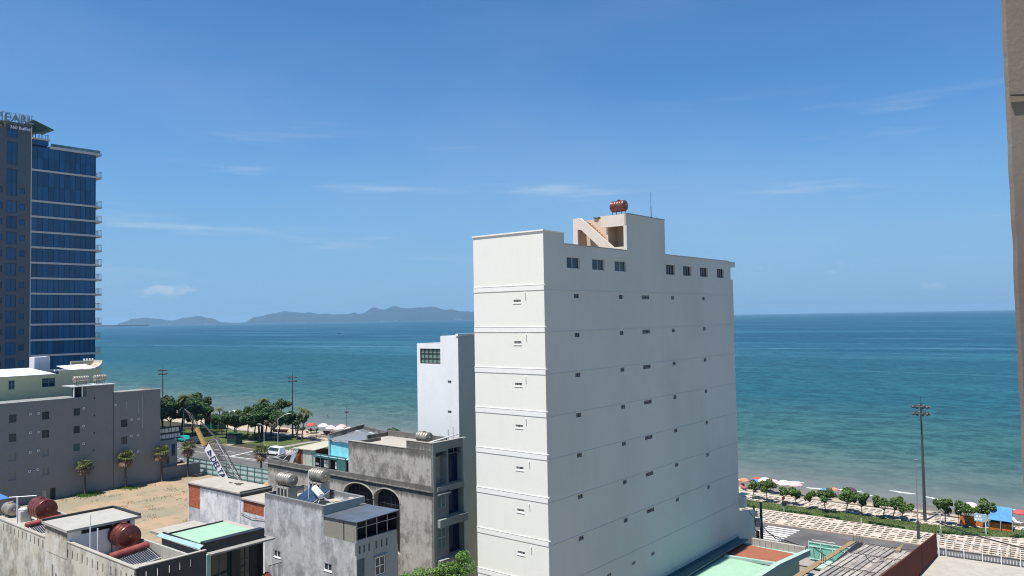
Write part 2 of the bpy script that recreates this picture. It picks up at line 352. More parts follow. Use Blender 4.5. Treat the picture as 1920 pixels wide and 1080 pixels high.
# ------------------------------------------------------------------ ground, road, sea
SF = bpy.data.objects.new  # shorthand
def coast(s): return 27.2 + .052*s + .9*math.sin(s*.11) + .5*math.sin(s*.31+1)
def ground():
    t = NT('sand_and_soil', .95, .1)
    ob = t.n('ShaderNodeTexCoord').outputs['Object']; sp = t.n('ShaderNodeSeparateXYZ'); t.l(ob, sp.inputs[0])
    # object X runs along the kerb (minus s), Y towards the sea
    nn = t.math('ADD', sp.outputs[1], t.math('MULTIPLY', sp.outputs[0], .052))
    nz = t.noise(t.mapp((1, 1, 1), src=ob), .5, 6, .6); nf = t.noise(t.mapp((1, 1, 1), src=ob), 4, 5, .7); nb = t.noise(t.mapp((1, 1.4, 1), src=ob), .16, 5, .6)
    soil = t.mix(t.ramp(nb, .4, .62), (.335, .235, .155), (.26, .215, .15)); soil = t.mix(t.math('MULTIPLY', t.ramp(nz, .5, .66), .5), soil, (.17, .15, .075)); soil = t.mix(t.math('MULTIPLY', t.ramp(nf, .56, .68), .35), soil, (.14, .10, .06))
    sand = t.mix(t.ramp(nz, .35, .65), (.38, .32, .235), (.32, .265, .195)); wet = t.mix(t.ramp(nb, .4, .6), (.135, .120, .108), (.165, .146, .130))
    edge = t.math('ADD', nn, t.math('MULTIPLY', t.math('SUBTRACT', nb, .5), 5.))
    soil = t.mix(t.math('MULTIPLY', t.ramp(t.noise(t.mapp((1, .5, 1), (9, 2, 0), src=ob), .11, 7, .65), .5, .6), .75), soil, (.215, .195, .135))
    c = t.mix(t.ramp(edge, 18.5, 20.5), sand, wet); c = t.mix(t.ramp(sp.outputs[1], -1, 0), soil, c)
    t.col(t.mix(1., c, t.mix(nf, (.85, .85, .85), (1.12, 1.12, 1.12)), 'MULTIPLY')); t.bump(nf, .5, .04)
    mb = MB(); ss = [-30000, -6000, -1500, -400, -120] + list(range(-80, 261, 6)) + [400, 1500, 6000, 30000]
    ns = [(-30000, 0), (-4000, 0), (-600, 0), (-150, 0), (-60, 0), (-20, 0), (0, 0), (14, 0), (17.5, 0)]
    rows = [[(n, z) for n, z in ns] for _ in ss]
    for i, s in enumerate(ss):
        c = coast(max(-80, min(s, 260))); rows[i] += [(c-7, -.1), (c-4, -.38), (c-1.5, -.75), (c, -1.0), (c+3, -1.35), (c+12, -2.2), (c+40, -4), (4000, -5), (34000, -5)]
    k = len(rows[0])
    for i, s in enumerate(ss):
        for n, z in rows[i]: mb.v.append(Vector((-s, n, z)))
    for i in range(len(ss)-1):
        for j in range(k-1): mb.f.append((i*k+j, (i+1)*k+j, (i+1)*k+j+1, i*k+j+1))
    o = obj('ground', mb, t.m, kind='structure', smooth=True); o.location = SN(0, 0, -.012); o.rotation_euler.z = math.atan2(-.584, .812); return o
ground()
def sea():
    t = NT('sea_water', .35, .12)
    t.b.inputs['IOR'].default_value = 1.18
    ob = t.n('ShaderNodeTexCoord').outputs['Object']; sp = t.n('ShaderNodeSeparateXYZ'); t.l(ob, sp.inputs[0])
    X, Y = sp.outputs[0], sp.outputs[1]
    off = t.math('ADD', Y, t.math('MULTIPLY', X, .052))     # metres off the water line (object origin on the kerb)
    nzb = t.noise(t.mapp((.25, 1, 1), src=ob), .02, 5, .6); off = t.math('ADD', off, t.math('MULTIPLY', t.math('SUBTRACT', nzb, .5), t.ramp(Y, 30, 200, 10, 60)))
    c = t.mix(t.ramp(off, 29, 46), (.215, .185, .150), (.130, .150, .118))
    c = t.mix(t.ramp(off, 38, 85), c, (.050, .118, .100))
    c = t.mix(t.ramp(off, 65, 190), c, (.016, .088, .102))
    c = t.mix(t.ramp(off, 200, 700), c, (.007, .066, .108))
    c = t.mix(t.ramp(off, 900, 5000), c, (.008, .060, .100))
    # long current patches
    pt = t.noise(t.mapp((.22, 1, 1), (3, 1, 0), (0, 0, .25), src=ob), .006, 6, .6); c = t.mix(t.math('MULTIPLY', t.math('MULTIPLY', t.ramp(pt, .46, .58), t.ramp(off, 90, 300)), .5), c, (.05, .165, .19))
    far = t.noise(t.mapp((.25, 1, 1), (8, 1, 0), src=ob), .0012, 5, .6); c = t.mix(t.math('MULTIPLY', t.ramp(far, .42, .62), .35), c, (.02, .085, .125))
    # slick lines of foam scum drifting off shore
    for (y0, m, w, st) in ((640., -.12, 16., .5), (900., .10, 26., .3), (330., .16, 4., .25)):
        wob = t.noise(t.mapp((1, 1, 1), (y0, 0, 0), src=ob), .008, 5, .6)
        dd = t.math('ABSOLUTE', t.math('SUBTRACT', t.math('ADD', Y, t.math('ADD', t.math('MULTIPLY', X, m), t.math('MULTIPLY', wob, y0*.22))), y0))
        br = t.ramp(t.noise(t.mapp((.3, 1, 1), (1, y0, 0), src=ob), .02, 4), .35, .55)
        c = t.mix(t.math('MULTIPLY', t.math('MULTIPLY', t.ramp(dd, 0, w, 1, 0), br), st), c, (.12, .22, .25))
    wv = t.noise(t.mapp((.85, 1, 1), (0, 0, 0), (0, 0, -.1), src=ob), .42, 3, .6); wv2 = t.noise(t.mapp((.7, 1, 1), (3, 0, 0), (0, 0, .2), src=ob), .13, 5, .65)
    ctr = t.math('ADD', t.math('MULTIPLY', wv, .5), t.math('MULTIPLY', wv2, .5))
    c = t.mix(t.ramp(off, 26, 80, .22, 1.), c, t.mix(1., c, t.mix(t.ramp(ctr, .38, .62), (.60, .67, .72), (1.32, 1.26, 1.22)), 'MULTIPLY')); c = t.mix(1., c, (.60, .74, .84), 'MULTIPLY')
    t.col(c); t.bump(ctr, .55, .5)
    wv3 = t.noise(t.mapp((.5, 1, 1), src=ob), 1.6, 3, .6)
    mb = MB(); ss = [-32000, -4000, -600] + list(range(-100, 281, 10)) + [600, 4000, 32000]; ns = [25.2, 35, 60, 150, 400, 1200, 4000, 12000, 34000]
    for s in ss:
        for i, n in enumerate(ns):
            nn = n
            if i == 0: nn = coast(max(-100, min(s, 280))) - 3.2
            mb.v.append(Vector((-s, nn, -1.0)))
    k = len(ns)
    for i in range(len(ss)-1):
        for j in range(k-1): mb.f.append((i*k+j, (i+1)*k+j, (i+1)*k+j+1, i*k+j+1))
    o = obj('sea', mb, t.m, kind='structure'); o.location = SN(0, 0, 0); o.rotation_euler.z = math.atan2(-.584, .812); return o
sea()
def surf():
    """broken lines of small breaking waves"""
    t = NT('sea_foam', .7, .3); nz = t.noise(t.mapp((1, 1, 1)), 3, 5, .7); t.col(t.mix(nz, (.36, .38, .36), (.72, .73, .72)))
    mb = MB(); rnd = random.Random(3)
    segs = [(21, 33.2, 3), (12, 31.2, 5.), (4.2, 34.4, 4), (-.8, 32.5, 3.6), (-9, 31.0, 5.5), (26, 31.5, 3.), (16.6, 29.8, 3.5), (-4.6, 30.3, 2.2), (-15, 29.6, 4), (142, 37.0, 4.5), (137, 36.6, 6), (148, 38, 3.5), (131, 36, 2.4), (8.6, 29.5, 1.6), (30, 30, 3), (-20, 31, 3), (158, 38.2, 5), (168, 39.8, 5)]
    for (s0, n0, ln) in segs:
        n0 += .3*0; k = 14; prev = None
        for i in range(k+1):
            u = i/k; s = s0 - ln/2 + ln*u; w = (.05+.20*math.sin(math.pi*u))*(.5+.9*rnd.random()); n = n0 + .25*math.sin(s*1.3) + rnd.uniform(-.06, .06) + (coast(s)-coast(s0))
            row = [SN(s, n-w, -.995), SN(s, n-w*.2, -.86-.1*(1-math.sin(math.pi*u))), SN(s, n+w, -.995)]
            b = len(mb.v); mb.v += row
            if prev is not None: mb.f += [(prev, b, b+1, prev+1), (prev+1, b+1, b+2, prev+2)]
            prev = b
    # thin swash edge along the sand
    for s0 in range(-30, 200, 1):
        if noise.noise(Vector((s0*.13, 2, 0))) < .08: continue
        n = coast(s0)-.35; n1 = coast(s0+1)-.35; w = .05+.08*abs(noise.noise(Vector((s0*.4, 0, 0))))
        mb.poly([SN(s0, n-w, -.985), SN(s0+1, n1-w, -.985), SN(s0+1, n1+w, -.985), SN(s0, n+w, -.985)])
    obj('surf', mb, t.m, kind='stuff')
surf()
def strip(name, s0, s1, n0, n1, z, m, ds=6., kind='structure', parent=None):
    mb = MB(); k = max(1, int((s1-s0)/ds))
    for i in range(k):
        a = s0+(s1-s0)*i/k; b = s0+(s1-s0)*(i+1)/k; mb.poly([SN(a, n0, z), SN(b, n0, z), SN(b, n1, z), SN(a, n1, z)])
    return obj(name, mb, m, parent, kind=kind if not parent else None)
def asphalt():
    t = NT('worn_asphalt', .9, .2); nz = t.noise(t.mapp((1, 1, 1)), .25, 5); nf = t.noise(t.mapp((1, 1, 1)), 14, 4, .7)
    ln = t.noise(t.mapp((.3, 3, 1), rot=(0, 0, R(36))), .5, 4); c = t.mix(t.ramp(nz, .3, .7), (.075, .07, .07), (.115, .108, .105)); c = t.mix(t.math('MULTIPLY', t.ramp(ln, .5, .7), .5), c, (.15, .14, .135))
    t.col(t.mix(1., c, t.mix(nf, (.8, .8, .8), (1.2, 1.2, 1.2)), 'MULTIPLY')); return t.m
M['asphalt'] = asphalt()
M['roadpaint'] = plaster('worn_road_paint', (.62, .60, .56), (.30, .28, .26), .6, .0, 2.5, .04)
M['kerb'] = plaster('kerb_stone', (.34, .27, .22), (.2, .15, .12), .6, .0, 1.2, .06)
M['walk'] = plaster('sidewalk_tiles', (.30, .255, .225), (.21, .18, .16), .6, .0, 1., .05)
strip('road', -70, 420, -12.2, 0, .005, M['asphalt'])
# wide junction and side street beyond the vacant lot
mb = MB(); mb.poly([SN(126, -12.2, .001), SN(168, -12.2, .001), SN(168, -95, .001), SN(150, -95, .001), SN(133, -30, .001), SN(131, -15.9, .001)]); obj('side_street', mb, M['asphalt'], kind='structure')
mb = MB()
for (s0, s1) in ((-60, 420),):
    for i in range(0, 240):
        a = s0+i*2.; mb.box(SN, a+.015, a+1.985, 0, .3, 0, .15+.004*(i % 3))
obj('kerb', mb, M['kerb'], kind='structure')
mb = MB()
for i in range(0, 76): mb.box(SN, -60+i*2+.015, -60+i*2+1.985, -12.5, -12.2, 0, .13)
obj('inland_kerb', mb, M['kerb'], kind='structure')
strip('sidewalk', -60, 92, -15.5, -12.5, .12, M['walk'])
# markings
zeb = bpy.data.objects.new('zebra_crossing', None); C.objects.link(zeb); zeb.location = SN(13, -5, .01); zeb['kind'] = 'structure'
for i in range(9):
    n = -.75-i*.95; mb = MB(); sh_ = (i*.13)
    mb.poly([SN(11.2+sh_, n, .011), SN(15.4+sh_, n, .011), SN(15.4+sh_, n-.5, .011), SN(11.2+sh_, n-.5, .011)]); obj('painted_stripe', mb, M['roadpaint'], zeb)
mb = MB()
for i in range(-3, 40): mb.poly([SN(i*6-12, -4.2, .010), SN(i*6-9.2, -4.2, .010), SN(i*6-9.2, -4.36, .010), SN(i*6-12, -4.36, .010)])
for i in range(0, 100): mb.poly([SN(16.5+i*4, -8.0, .010), SN(16.5+i*4+3.9, -8.0, .010), SN(16.5+i*4+3.9, -8.14, .010), SN(16.5+i*4, -8.14, .010)])
mb.poly([SN(128.5, -7.6, .012), SN(129.0, -7.6, .012), SN(130.1, -1.0, .012), SN(129.6, -1.0, .012)])
mb.poly([SN(118.5, -6.9, .013), SN(131.5, -7.6, .013), SN(131.5, -7.9, .013), SN(118.5, -7.2, .013)])
obj('lane_markings', mb, M['roadpaint'], kind='structure')
# promenade: pale grass-block paving with dark planting holes
def paving(name, s0, s1, n0f, n1f, seed):
    t = NT(name+'_stone', .9, .2); nz = t.noise(t.mapp((1, 1, 1)), .45, 5, .6); nf = t.noise(t.mapp((1, 1, 1)), 5, 4, .7)
    c = t.mix(t.ramp(nz, .35, .68), (.47, .405, .335), (.365, .305, .245)); t.col(t.mix(1., c, t.mix(nf, (.82, .82, .82), (1.12, 1.12, 1.12)), 'MULTIPLY'))
    rnd = random.Random(seed); P = .92; mb = MB(); Z = .150; zb = .128; i = 0; s = s0
    while s < s1:
        n = n0f(s); j = 0; n1 = n1f(s)
        while n < n1-.3:
            ne = min(n+P, n1); hw = .43+rnd.uniform(-.07, .08); hn = .22+rnd.uniform(-.04, .05)
            sc = s + P/2 + (.0 if j % 2 else .04); nc = n+P*.5
            if rnd.random() < .13 or ne-n < P*.9: mb.poly([SN(s, n, Z), SN(s+P, n, Z), SN(s+P, ne, Z), SN(s, ne, Z)])
            else:
                a, b, c_, d = sc-hw/1.35, sc+hw/1.35, nc-hn, nc+hn
                mb.poly([SN(s, n, Z), SN(s+P, n, Z), SN(s+P, c_, Z), SN(s, c_, Z)]); mb.poly([SN(s, d, Z), SN(s+P, d, Z), SN(s+P, ne, Z), SN(s, ne, Z)])
                mb.poly([SN(s, c_, Z), SN(a, c_, Z), SN(a, d, Z), SN(s, d, Z)]); mb.poly([SN(b, c_, Z), SN(s+P, c_, Z), SN(s+P, d, Z), SN(b, d, Z)])
                mb.poly([SN(a, d, zb), SN(b, d, zb), SN(b, d, Z), SN(a, d, Z)]); mb.poly([SN(a, c_, zb), SN(a, d, zb), SN(a, d, Z), SN(a, c_, Z)])
            n += P; j += 1
        s += P; i += 1
    obj(name, mb, t.m, kind='structure', recalc=False)
nin = lambda s: 6.6 + .45*math.sin(s*.2) + (.07*(s-8) if s > 8 else 0) + (max(0, -s-3)*.35)
nout = lambda s: nin(s) + 4.3
M['soilgrass'] = plaster('dark_planting_soil', (.06, .05, .032), (.03, .036, .016), .7, .0, 2.5, .08)
strip('promenade_bed', -60, 420, .3, 17.2, .125, M['soilgrass'])
paving('promenade_paving', -22, 44, lambda s: .32, nin, 1)
paving('beach_side_paving', -22, 44, lambda s: nout(s), lambda s: 16.4+.02*s, 2)
paving('far_promenade_paving', 100, 128, lambda s: .32, lambda s: 3.4, 4)
paving('far_beach_side_paving', 100, 176, lambda s: 16.5, lambda s: 19.5, 5)
def lawn():
    t = NT('park_grass', .9, .2); nz = t.noise(t.mapp((1, 1, 1)), .35, 5, .6); nf = t.noise(t.mapp((1, 1, 1)), 6, 4, .7)
    c = t.mix(t.ramp(nz, .35, .65), (.050, .075, .018), (.085, .105, .035)); t.col(t.mix(1., c, t.mix(nf, (.65, .65, .65), (1.3, 1.3, 1.3)), 'MULTIPLY')); return t.m
M['grass'] = lawn()
mb = MB()
for i in range(-22, 44, 2): mb.poly([SN(i, nin(i), .162), SN(i+2, nin(i+2), .162), SN(i+2, nout(i+2), .162), SN(i, nout(i), .162)])
obj('lawn_strip', mb, M['grass'], kind='structure')
mb = MB()
for (a, b, c, d) in ((104, 127, 3.6, 16.3), (129, 141, 4.0, 15.5), (143, 176, 2.2, 16), (143, 160, .8, 1.6)):
    mb.poly([SN(a, c, .166), SN(b, c, .166), SN(b, d, .166), SN(a, d, .166)])
obj('park_lawn', mb, M['grass'], kind='structure')
strip('park_path', 127, 129, .3, 16.4, .14, M['walk']); strip('park_cross_path', 141, 143, .3, 16.4, .14, M['walk'])
def tufts(name, pts, m, seed, hgt=.12, cnt=2500, wd=.03):
    """grass blades standing over an area given by a sampler"""
    rnd = random.Random(seed); mb = MB()
    for _ in range(cnt):
        p = pts(rnd)
        if p is None: continue
        a = rnd.uniform(0, 6.28); h = hgt*rnd.uniform(.5, 1.3); w = wd*rnd.uniform(.6, 1.4); d = Vector((math.cos(a), math.sin(a), 0)); e = Vector((rnd.uniform(-1, 1), rnd.uniform(-1, 1), 0))*h*.4
        mb.poly([p-d*w, p+d*w, p+e+Vector((0, 0, h))])
    obj(name, mb, m, kind='stuff', recalc=False)
tufts('lawn_grass_blades', lambda r: (lambda s: SN(s, r.uniform(nin(s), nout(s)), .16))(r.uniform(-18, 40)), M['leafdark'], 5, .10, 9000, .05)
# dark leaves for low plants and lawn shadow, along the strip's inner edge
def hedge():
    rnd = random.Random(11); mb = MB()
    for _ in range(5000):
        s = rnd.uniform(-14, 42)
        if noise.noise(Vector((s*.25, 0, 0))) < -.05: continue
        n = nin(s)+.3+rnd.gauss(0, .14); h = .16+abs(rnd.gauss(0, .07)); p = SN(s, n, h); q = Vector((rnd.gauss(0, 1), rnd.gauss(0, 1), rnd.gauss(0, 1))).normalized(); a = q.orthogonal()*.09; b = q.cross(a)
        mb.poly([p-a-b, p+a-b, p+a+b, p-a+b])
    o = obj('low_plants_and_shadow', mb, M['leafdark'], recalc=False); tag(o, 'low sparse dark plants with built-in lawn shadow along the inner edge of the promenade lawn', 'hedge')
hedge()
# hills across the bay
def hills():
    t = NT('far_forest', .95, .1); nz = t.noise(t.mapp((.003, .003, .003)), 1., 5); t.col(t.mix(nz, (.012, .026, .042), (.024, .040, .052)))
    # profile: pixel columns of the ridge converted to bearings, heights in metres at 15 km
    prof = [(186, 0), (215, 2), (225, 60), (250, 130), (270, 165), (296, 120), (322, 75), (345, 125), (368, 158), (395, 120), (418, 30), (440, 10), (455, 22), (480, 120), (503, 175), (530, 215), (560, 190), (600, 165), (640, 145), (662, 190), (672, 160), (700, 265), (720, 250), (755, 275), (790, 270), (812, 262), (840, 195), (870, 155), (900, 175), (930, 220), (970, 160), (1020, 90), (1080, 40), (1130, 0)]
    mb = MB(); D0 = 15000.; rows = 9; cols = 260
    def h(px):
        for i in range(len(prof)-1):
            if prof[i][0] <= px <= prof[i+1][0]:
                u = (px-prof[i][0])/(prof[i+1][0]-prof[i][0]); u = u*u*(3-2*u); return prof[i][1]+(prof[i+1][1]-prof[i][1])*u
        return 0
    for i in range(cols+1):
        px = 186 + (1130-186)*i/cols; az = (px-960)/1420.; hh = h(px)*1.1
        for j in range(rows):
            v = j/(rows-1); prof_v = math.sin(math.pi*min(1, v*1.0)); dist = D0 + (v-.5)*2600
            z = hh*prof_v*(.92+.16*noise.noise(Vector((px*.05, v*3, 0)))) + (6*noise.noise(Vector((px*.3, v*9, 1))) if hh > 10 else 0)
            mb.v.append(Vector((az*dist, dist, z-3 if 0 < j < rows-1 else -4)))
    for i in range(cols):
        for j in range(rows-1): mb.f.append((i*rows+j, (i+1)*rows+j, (i+1)*rows+j+1, i*rows+j+1))
    obj('hills', mb, t.m, kind='structure', smooth=True)
    # low spit of land at the left, with a pale strip of beach and scattered pale buildings at the foot of the hills
    mb = MB(); mb.box(LOC, -6300, -4750, 9200, 9900, -3, 16); mb.box(LOC, -6000, -5250, 9150, 9195, -3, 34); obj('low_headland', mb, t.m, kind='structure')
    rnd = random.Random(4)
    for k, (px, hh, w, lab) in enumerate(((310, 46, 60, 'pale block at the foot of the leftmost far hill'), (375, 40, 90, 'pale buildings at the foot of the second far hill'), (553, 42, 130, 'pale seafront buildings below the middle of the far hills'), (724, 40, 110, 'pale buildings on the far shore under the highest hills'), (858, 75, 60, 'pale tall blocks on the far shore just left of the white building'))):
        th = thing('far_building', lab, 'building', ((px-960)/1420.*13400, 13400, 0), 'pale buildings on the far shore'); hh *= .5; w *= .7
        mb = MB()
        for q in range(4):
            x = th.location.x + (q-1.5)*w; hq = hh*rnd.uniform(.5, 1.); mb.box(LOC, x, x+w*.7, 13400, 13440, -2, hq)
        obj('wall', mb, M['steelgrey'], th)
hills()
def boats():
    for k, (x, y, lab) in enumerate(((635, 624, 'tiny dark fishing boat out on the bay left of the white buildings, farthest of three'), (641, 712, 'tiny dark boat on the green water left of the white buildings, middle one of three'), (613, 780, 'tiny boat closest to the beach of the three on the left'))):
        az = (x-960)/1420.; dy = (y-(594-(x-960)*.0166))/1420.; Y = 30./dy; p = Vector((az*Y, Y, -1.0)); sz = Y*.0008
        th = thing('fishing_boat', lab, 'boat', p, 'fishing boats on the bay')
        mb = MB(); mb.prism([p+Vector((-2.4*sz, 0, 0)), p+Vector((2.2*sz, 0, 0)), p+Vector((3*sz, 0, .8*sz)), p+Vector((-2.7*sz, 0, .7*sz))], (0, 1.1*sz, 0)); obj('hull', mb, M['iron'], th)
        mb = MB(); mb.box(lambda a, b, c: p+Vector((a, b, c))*sz, -1.2, .4, .2, .9, .7, 1.5); obj('cabin', mb, M['steelgrey'], th)
boats()
# ------------------------------------------------------------------ building helpers
UD = Vector((UX, UY, 0)); VD = Vector((VX, VY, 0))
def wall_a(mb, a, b0, b1, z0, z1, holes, dep=.2, back=False, inw=1):
    """wall in a plane a = const, holes given as (b0,b1,za,zb[,depth])"""
    hs = [(h[0]-b0, h[1]-b0) + tuple(h[2:]) for h in holes]
    return mb.facade(AB(a, b0), VD, z1-z0, UD*inw, b1-b0, z0, z1, hs, dep, back)
def wall_b(mb, b, a0, a1, z0, z1, holes, dep=.2, back=False, inw=1):
    hs = [(h[0]-a0, h[1]-a0) + tuple(h[2:]) for h in holes]
    return mb.facade(AB(0, b)+UD*a0, UD, z1-z0, VD*inw, a1-a0, z0, z1, hs, dep, back)
def Fa(a, b0=0.):   # frame: x along b, y inwards (+a), z
    return lambda x, y, z: AB(a+y, b0+x, z)
def Fb(b, a0=0.):   # frame: x along a, y inwards (+b)
    return lambda x, y, z: AB(a0+x, b+y, z)
def window(parent, F, x0, x1, z0, z1, q, nx=2, nz=1, fm='lightmetal', gm='win', bar=.05, name='window', proud=.05):
    """frame bars set at depth q, with a pane behind as sub-part"""
    mb = MB()
    mb.box(F, x0, x0+bar, q-proud, q, z0, z1); mb.box(F, x1-bar, x1, q-proud, q, z0, z1); mb.box(F, x0+bar, x1-bar, q-proud, q, z0, z0+bar); mb.box(F, x0+bar, x1-bar, q-proud, q, z1-bar, z1)
    for i in range(1, nx): x = x0+(x1-x0)*i/nx; mb.box(F, x-bar/2, x+bar/2, q-proud*.8, q, z0+bar, z1-bar)
    for i in range(1, nz): z = z0+(z1-z0)*i/nz; mb.box(F, x0+bar, x1-bar, q-proud*.7, q-.003, z-bar/2, z+bar/2)
    w = obj(name, mb, M[fm], parent)
    g = MB().poly([F(x0, q+.004, z0), F(x1, q+.004, z0), F(x1, q+.004, z1), F(x0, q+.004, z1)]); gp = obj('pane', g, M[gm], w); return w
def louver(parent, F, x0, x1, z0, z1, q=.1, n=3, fm='steelgrey', vert=0):
    mb = MB()
    for i in range(n): z = z0+(z1-z0)*(i+.5)/n; mb.box(F, x0, x1, q-.05, q-.01, z-.016, z+.016)
    for i in range(vert+1): x = x0+(x1-x0)*i/max(1, vert); x = min(max(x, x0+.02), x1-.02); mb.box(F, x-.018, x+.018, q-.06, q-.02, z0, z1)
    v = obj('vent', mb, M[fm], parent)
    obj('vent_back', MB().poly([F(x0, q, z0), F(x1, q, z0), F(x1, q, z1), F(x0, q, z1)]), M['dark'], v)
def htank(name, label, c, axis, ln, r, m, group=None, rings=5, stand=.5, cat='water tank', legm='iron'):
    """horizontal water tank with domed ends, ribs, cap and a stand; c = centre"""
    c = Vector(c); d = Vector(axis).normalized(); base = Vector((c.x, c.y, c.z-r-stand)); th = thing(name, label, cat, base, group)
    pr = [(-ln/2-.12, r*.35), (-ln/2-.09, r*.7), (-ln/2-.02, r*.95)]
    for i in range(rings):
        t0 = -ln/2 + ln*i/rings; t1 = -ln/2 + ln*(i+1)/rings; g = (t1-t0)
        pr += [(t0+.01, r*.93), (t0+.16*g, r*.985), (t0+.5*g, r), (t0+.84*g, r*.985), (t1-.01, r*.93)]
    pr += [(ln/2+.02, r*.95), (ln/2+.09, r*.7), (ln/2+.12, r*.35)]
    obj('tank_body', MB().lathe(c, d, pr, 28), m, th, smooth=True)
    obj('fill_cap', MB().lathe(c+Vector((0, 0, r-.02)), (0, 0, 1), [(0, .16), (.08, .16), (.1, .12)], 12), m, th, smooth=True)
    s = Vector((-d.y, d.x, 0)).normalized(); mb = MB()
    for e in (-.36, .36):
        for q in (-.7, .7): p = c + d*(ln*e) + s*(r*q); mb.tube((p.x, p.y, base.z), (p.x, p.y, c.z-r*.55), .03, n=6)
        p = c+d*(ln*e); mb.tube(p-s*r*.72+Vector((0, 0, -r*.72)), p+s*r*.72+Vector((0, 0, -r*.72)), .03, n=6)
    for q in (-.7, .7): a = c+s*(r*q); mb.tube(Vector((a.x, a.y, base.z+.06))-d*ln*.4, Vector((a.x, a.y, base.z+.06))+d*ln*.4, .025, n=6)
    obj('stand', mb, M[legm], th); 
    obj('end_boss', MB().lathe(c-d*(ln/2+.13) if False else c+d*(ln/2+.11), d, [(0, .12), (.05, .1), (.06, .05)], 12), m, th)
    return th
def solar_heater(name, label, p0, p1, down, drop, cylr, m, group=None):
    """solar water heater: round tank p0-p1 on top of a rack of glass tubes running 'down'"""
    p0 = Vector(p0); p1 = Vector(p1); down = Vector(down); d = (p1-p0).normalized(); L_ = (p1-p0).length
    base = (p0+p1)/2 + down*.5; base.z = min(p0.z, p0.z-drop) - .25; th = thing(name, label, 'solar heater', base, group)
    obj('tank', MB().lathe(p0, d, [(-.04, cylr*.6), (0, cylr), (L_, cylr), (L_+.04, cylr*.6)], 20), m, th, smooth=True)
    a = Vector((0, 0, -cylr*.3)); e = down + Vector((0, 0, -drop)); n = max(8, int(L_/.11)); mb = MB()
    for i in range(n): q = p0+d*(L_*(i+.5)/n)+a; mb.tube(q, q+e, .028, n=6)
    obj('glass_tubes', mb, M['tubes'], th)
    obj('reflector', MB().poly([p0+a+Vector((0, 0, -.06)), p1+a+Vector((0, 0, -.06)), p1+a+e+Vector((0, 0, -.06)), p0+a+e+Vector((0, 0, -.06))]), M['steelgrey'], th)
    mb = MB(); zb = base.z
    for q in (p0+d*.15, p1-d*.15): mb.tube(q+a, q+a+e, .025, n=5); mb.tube(q, (q.x, q.y, zb), .025, n=5); r = q+a+e; mb.tube(r, (r.x, r.y, zb), .025, n=5)
    mb.tube(p0+a+e, p1+a+e, .03, n=5); obj('rack', mb, M['lightmetal'], th); return th
def slots_along(x0, n, pitch, w, za, zb): return [(x0+i*pitch, x0+i*pitch+w, za, zb) for i in range(n)]
def coping(mb, F, x0, x1, y0, y1, z, h=.05, o=.03): mb.box(F, x0-o, x1+o, y0-o, y1+o, z, z+h)

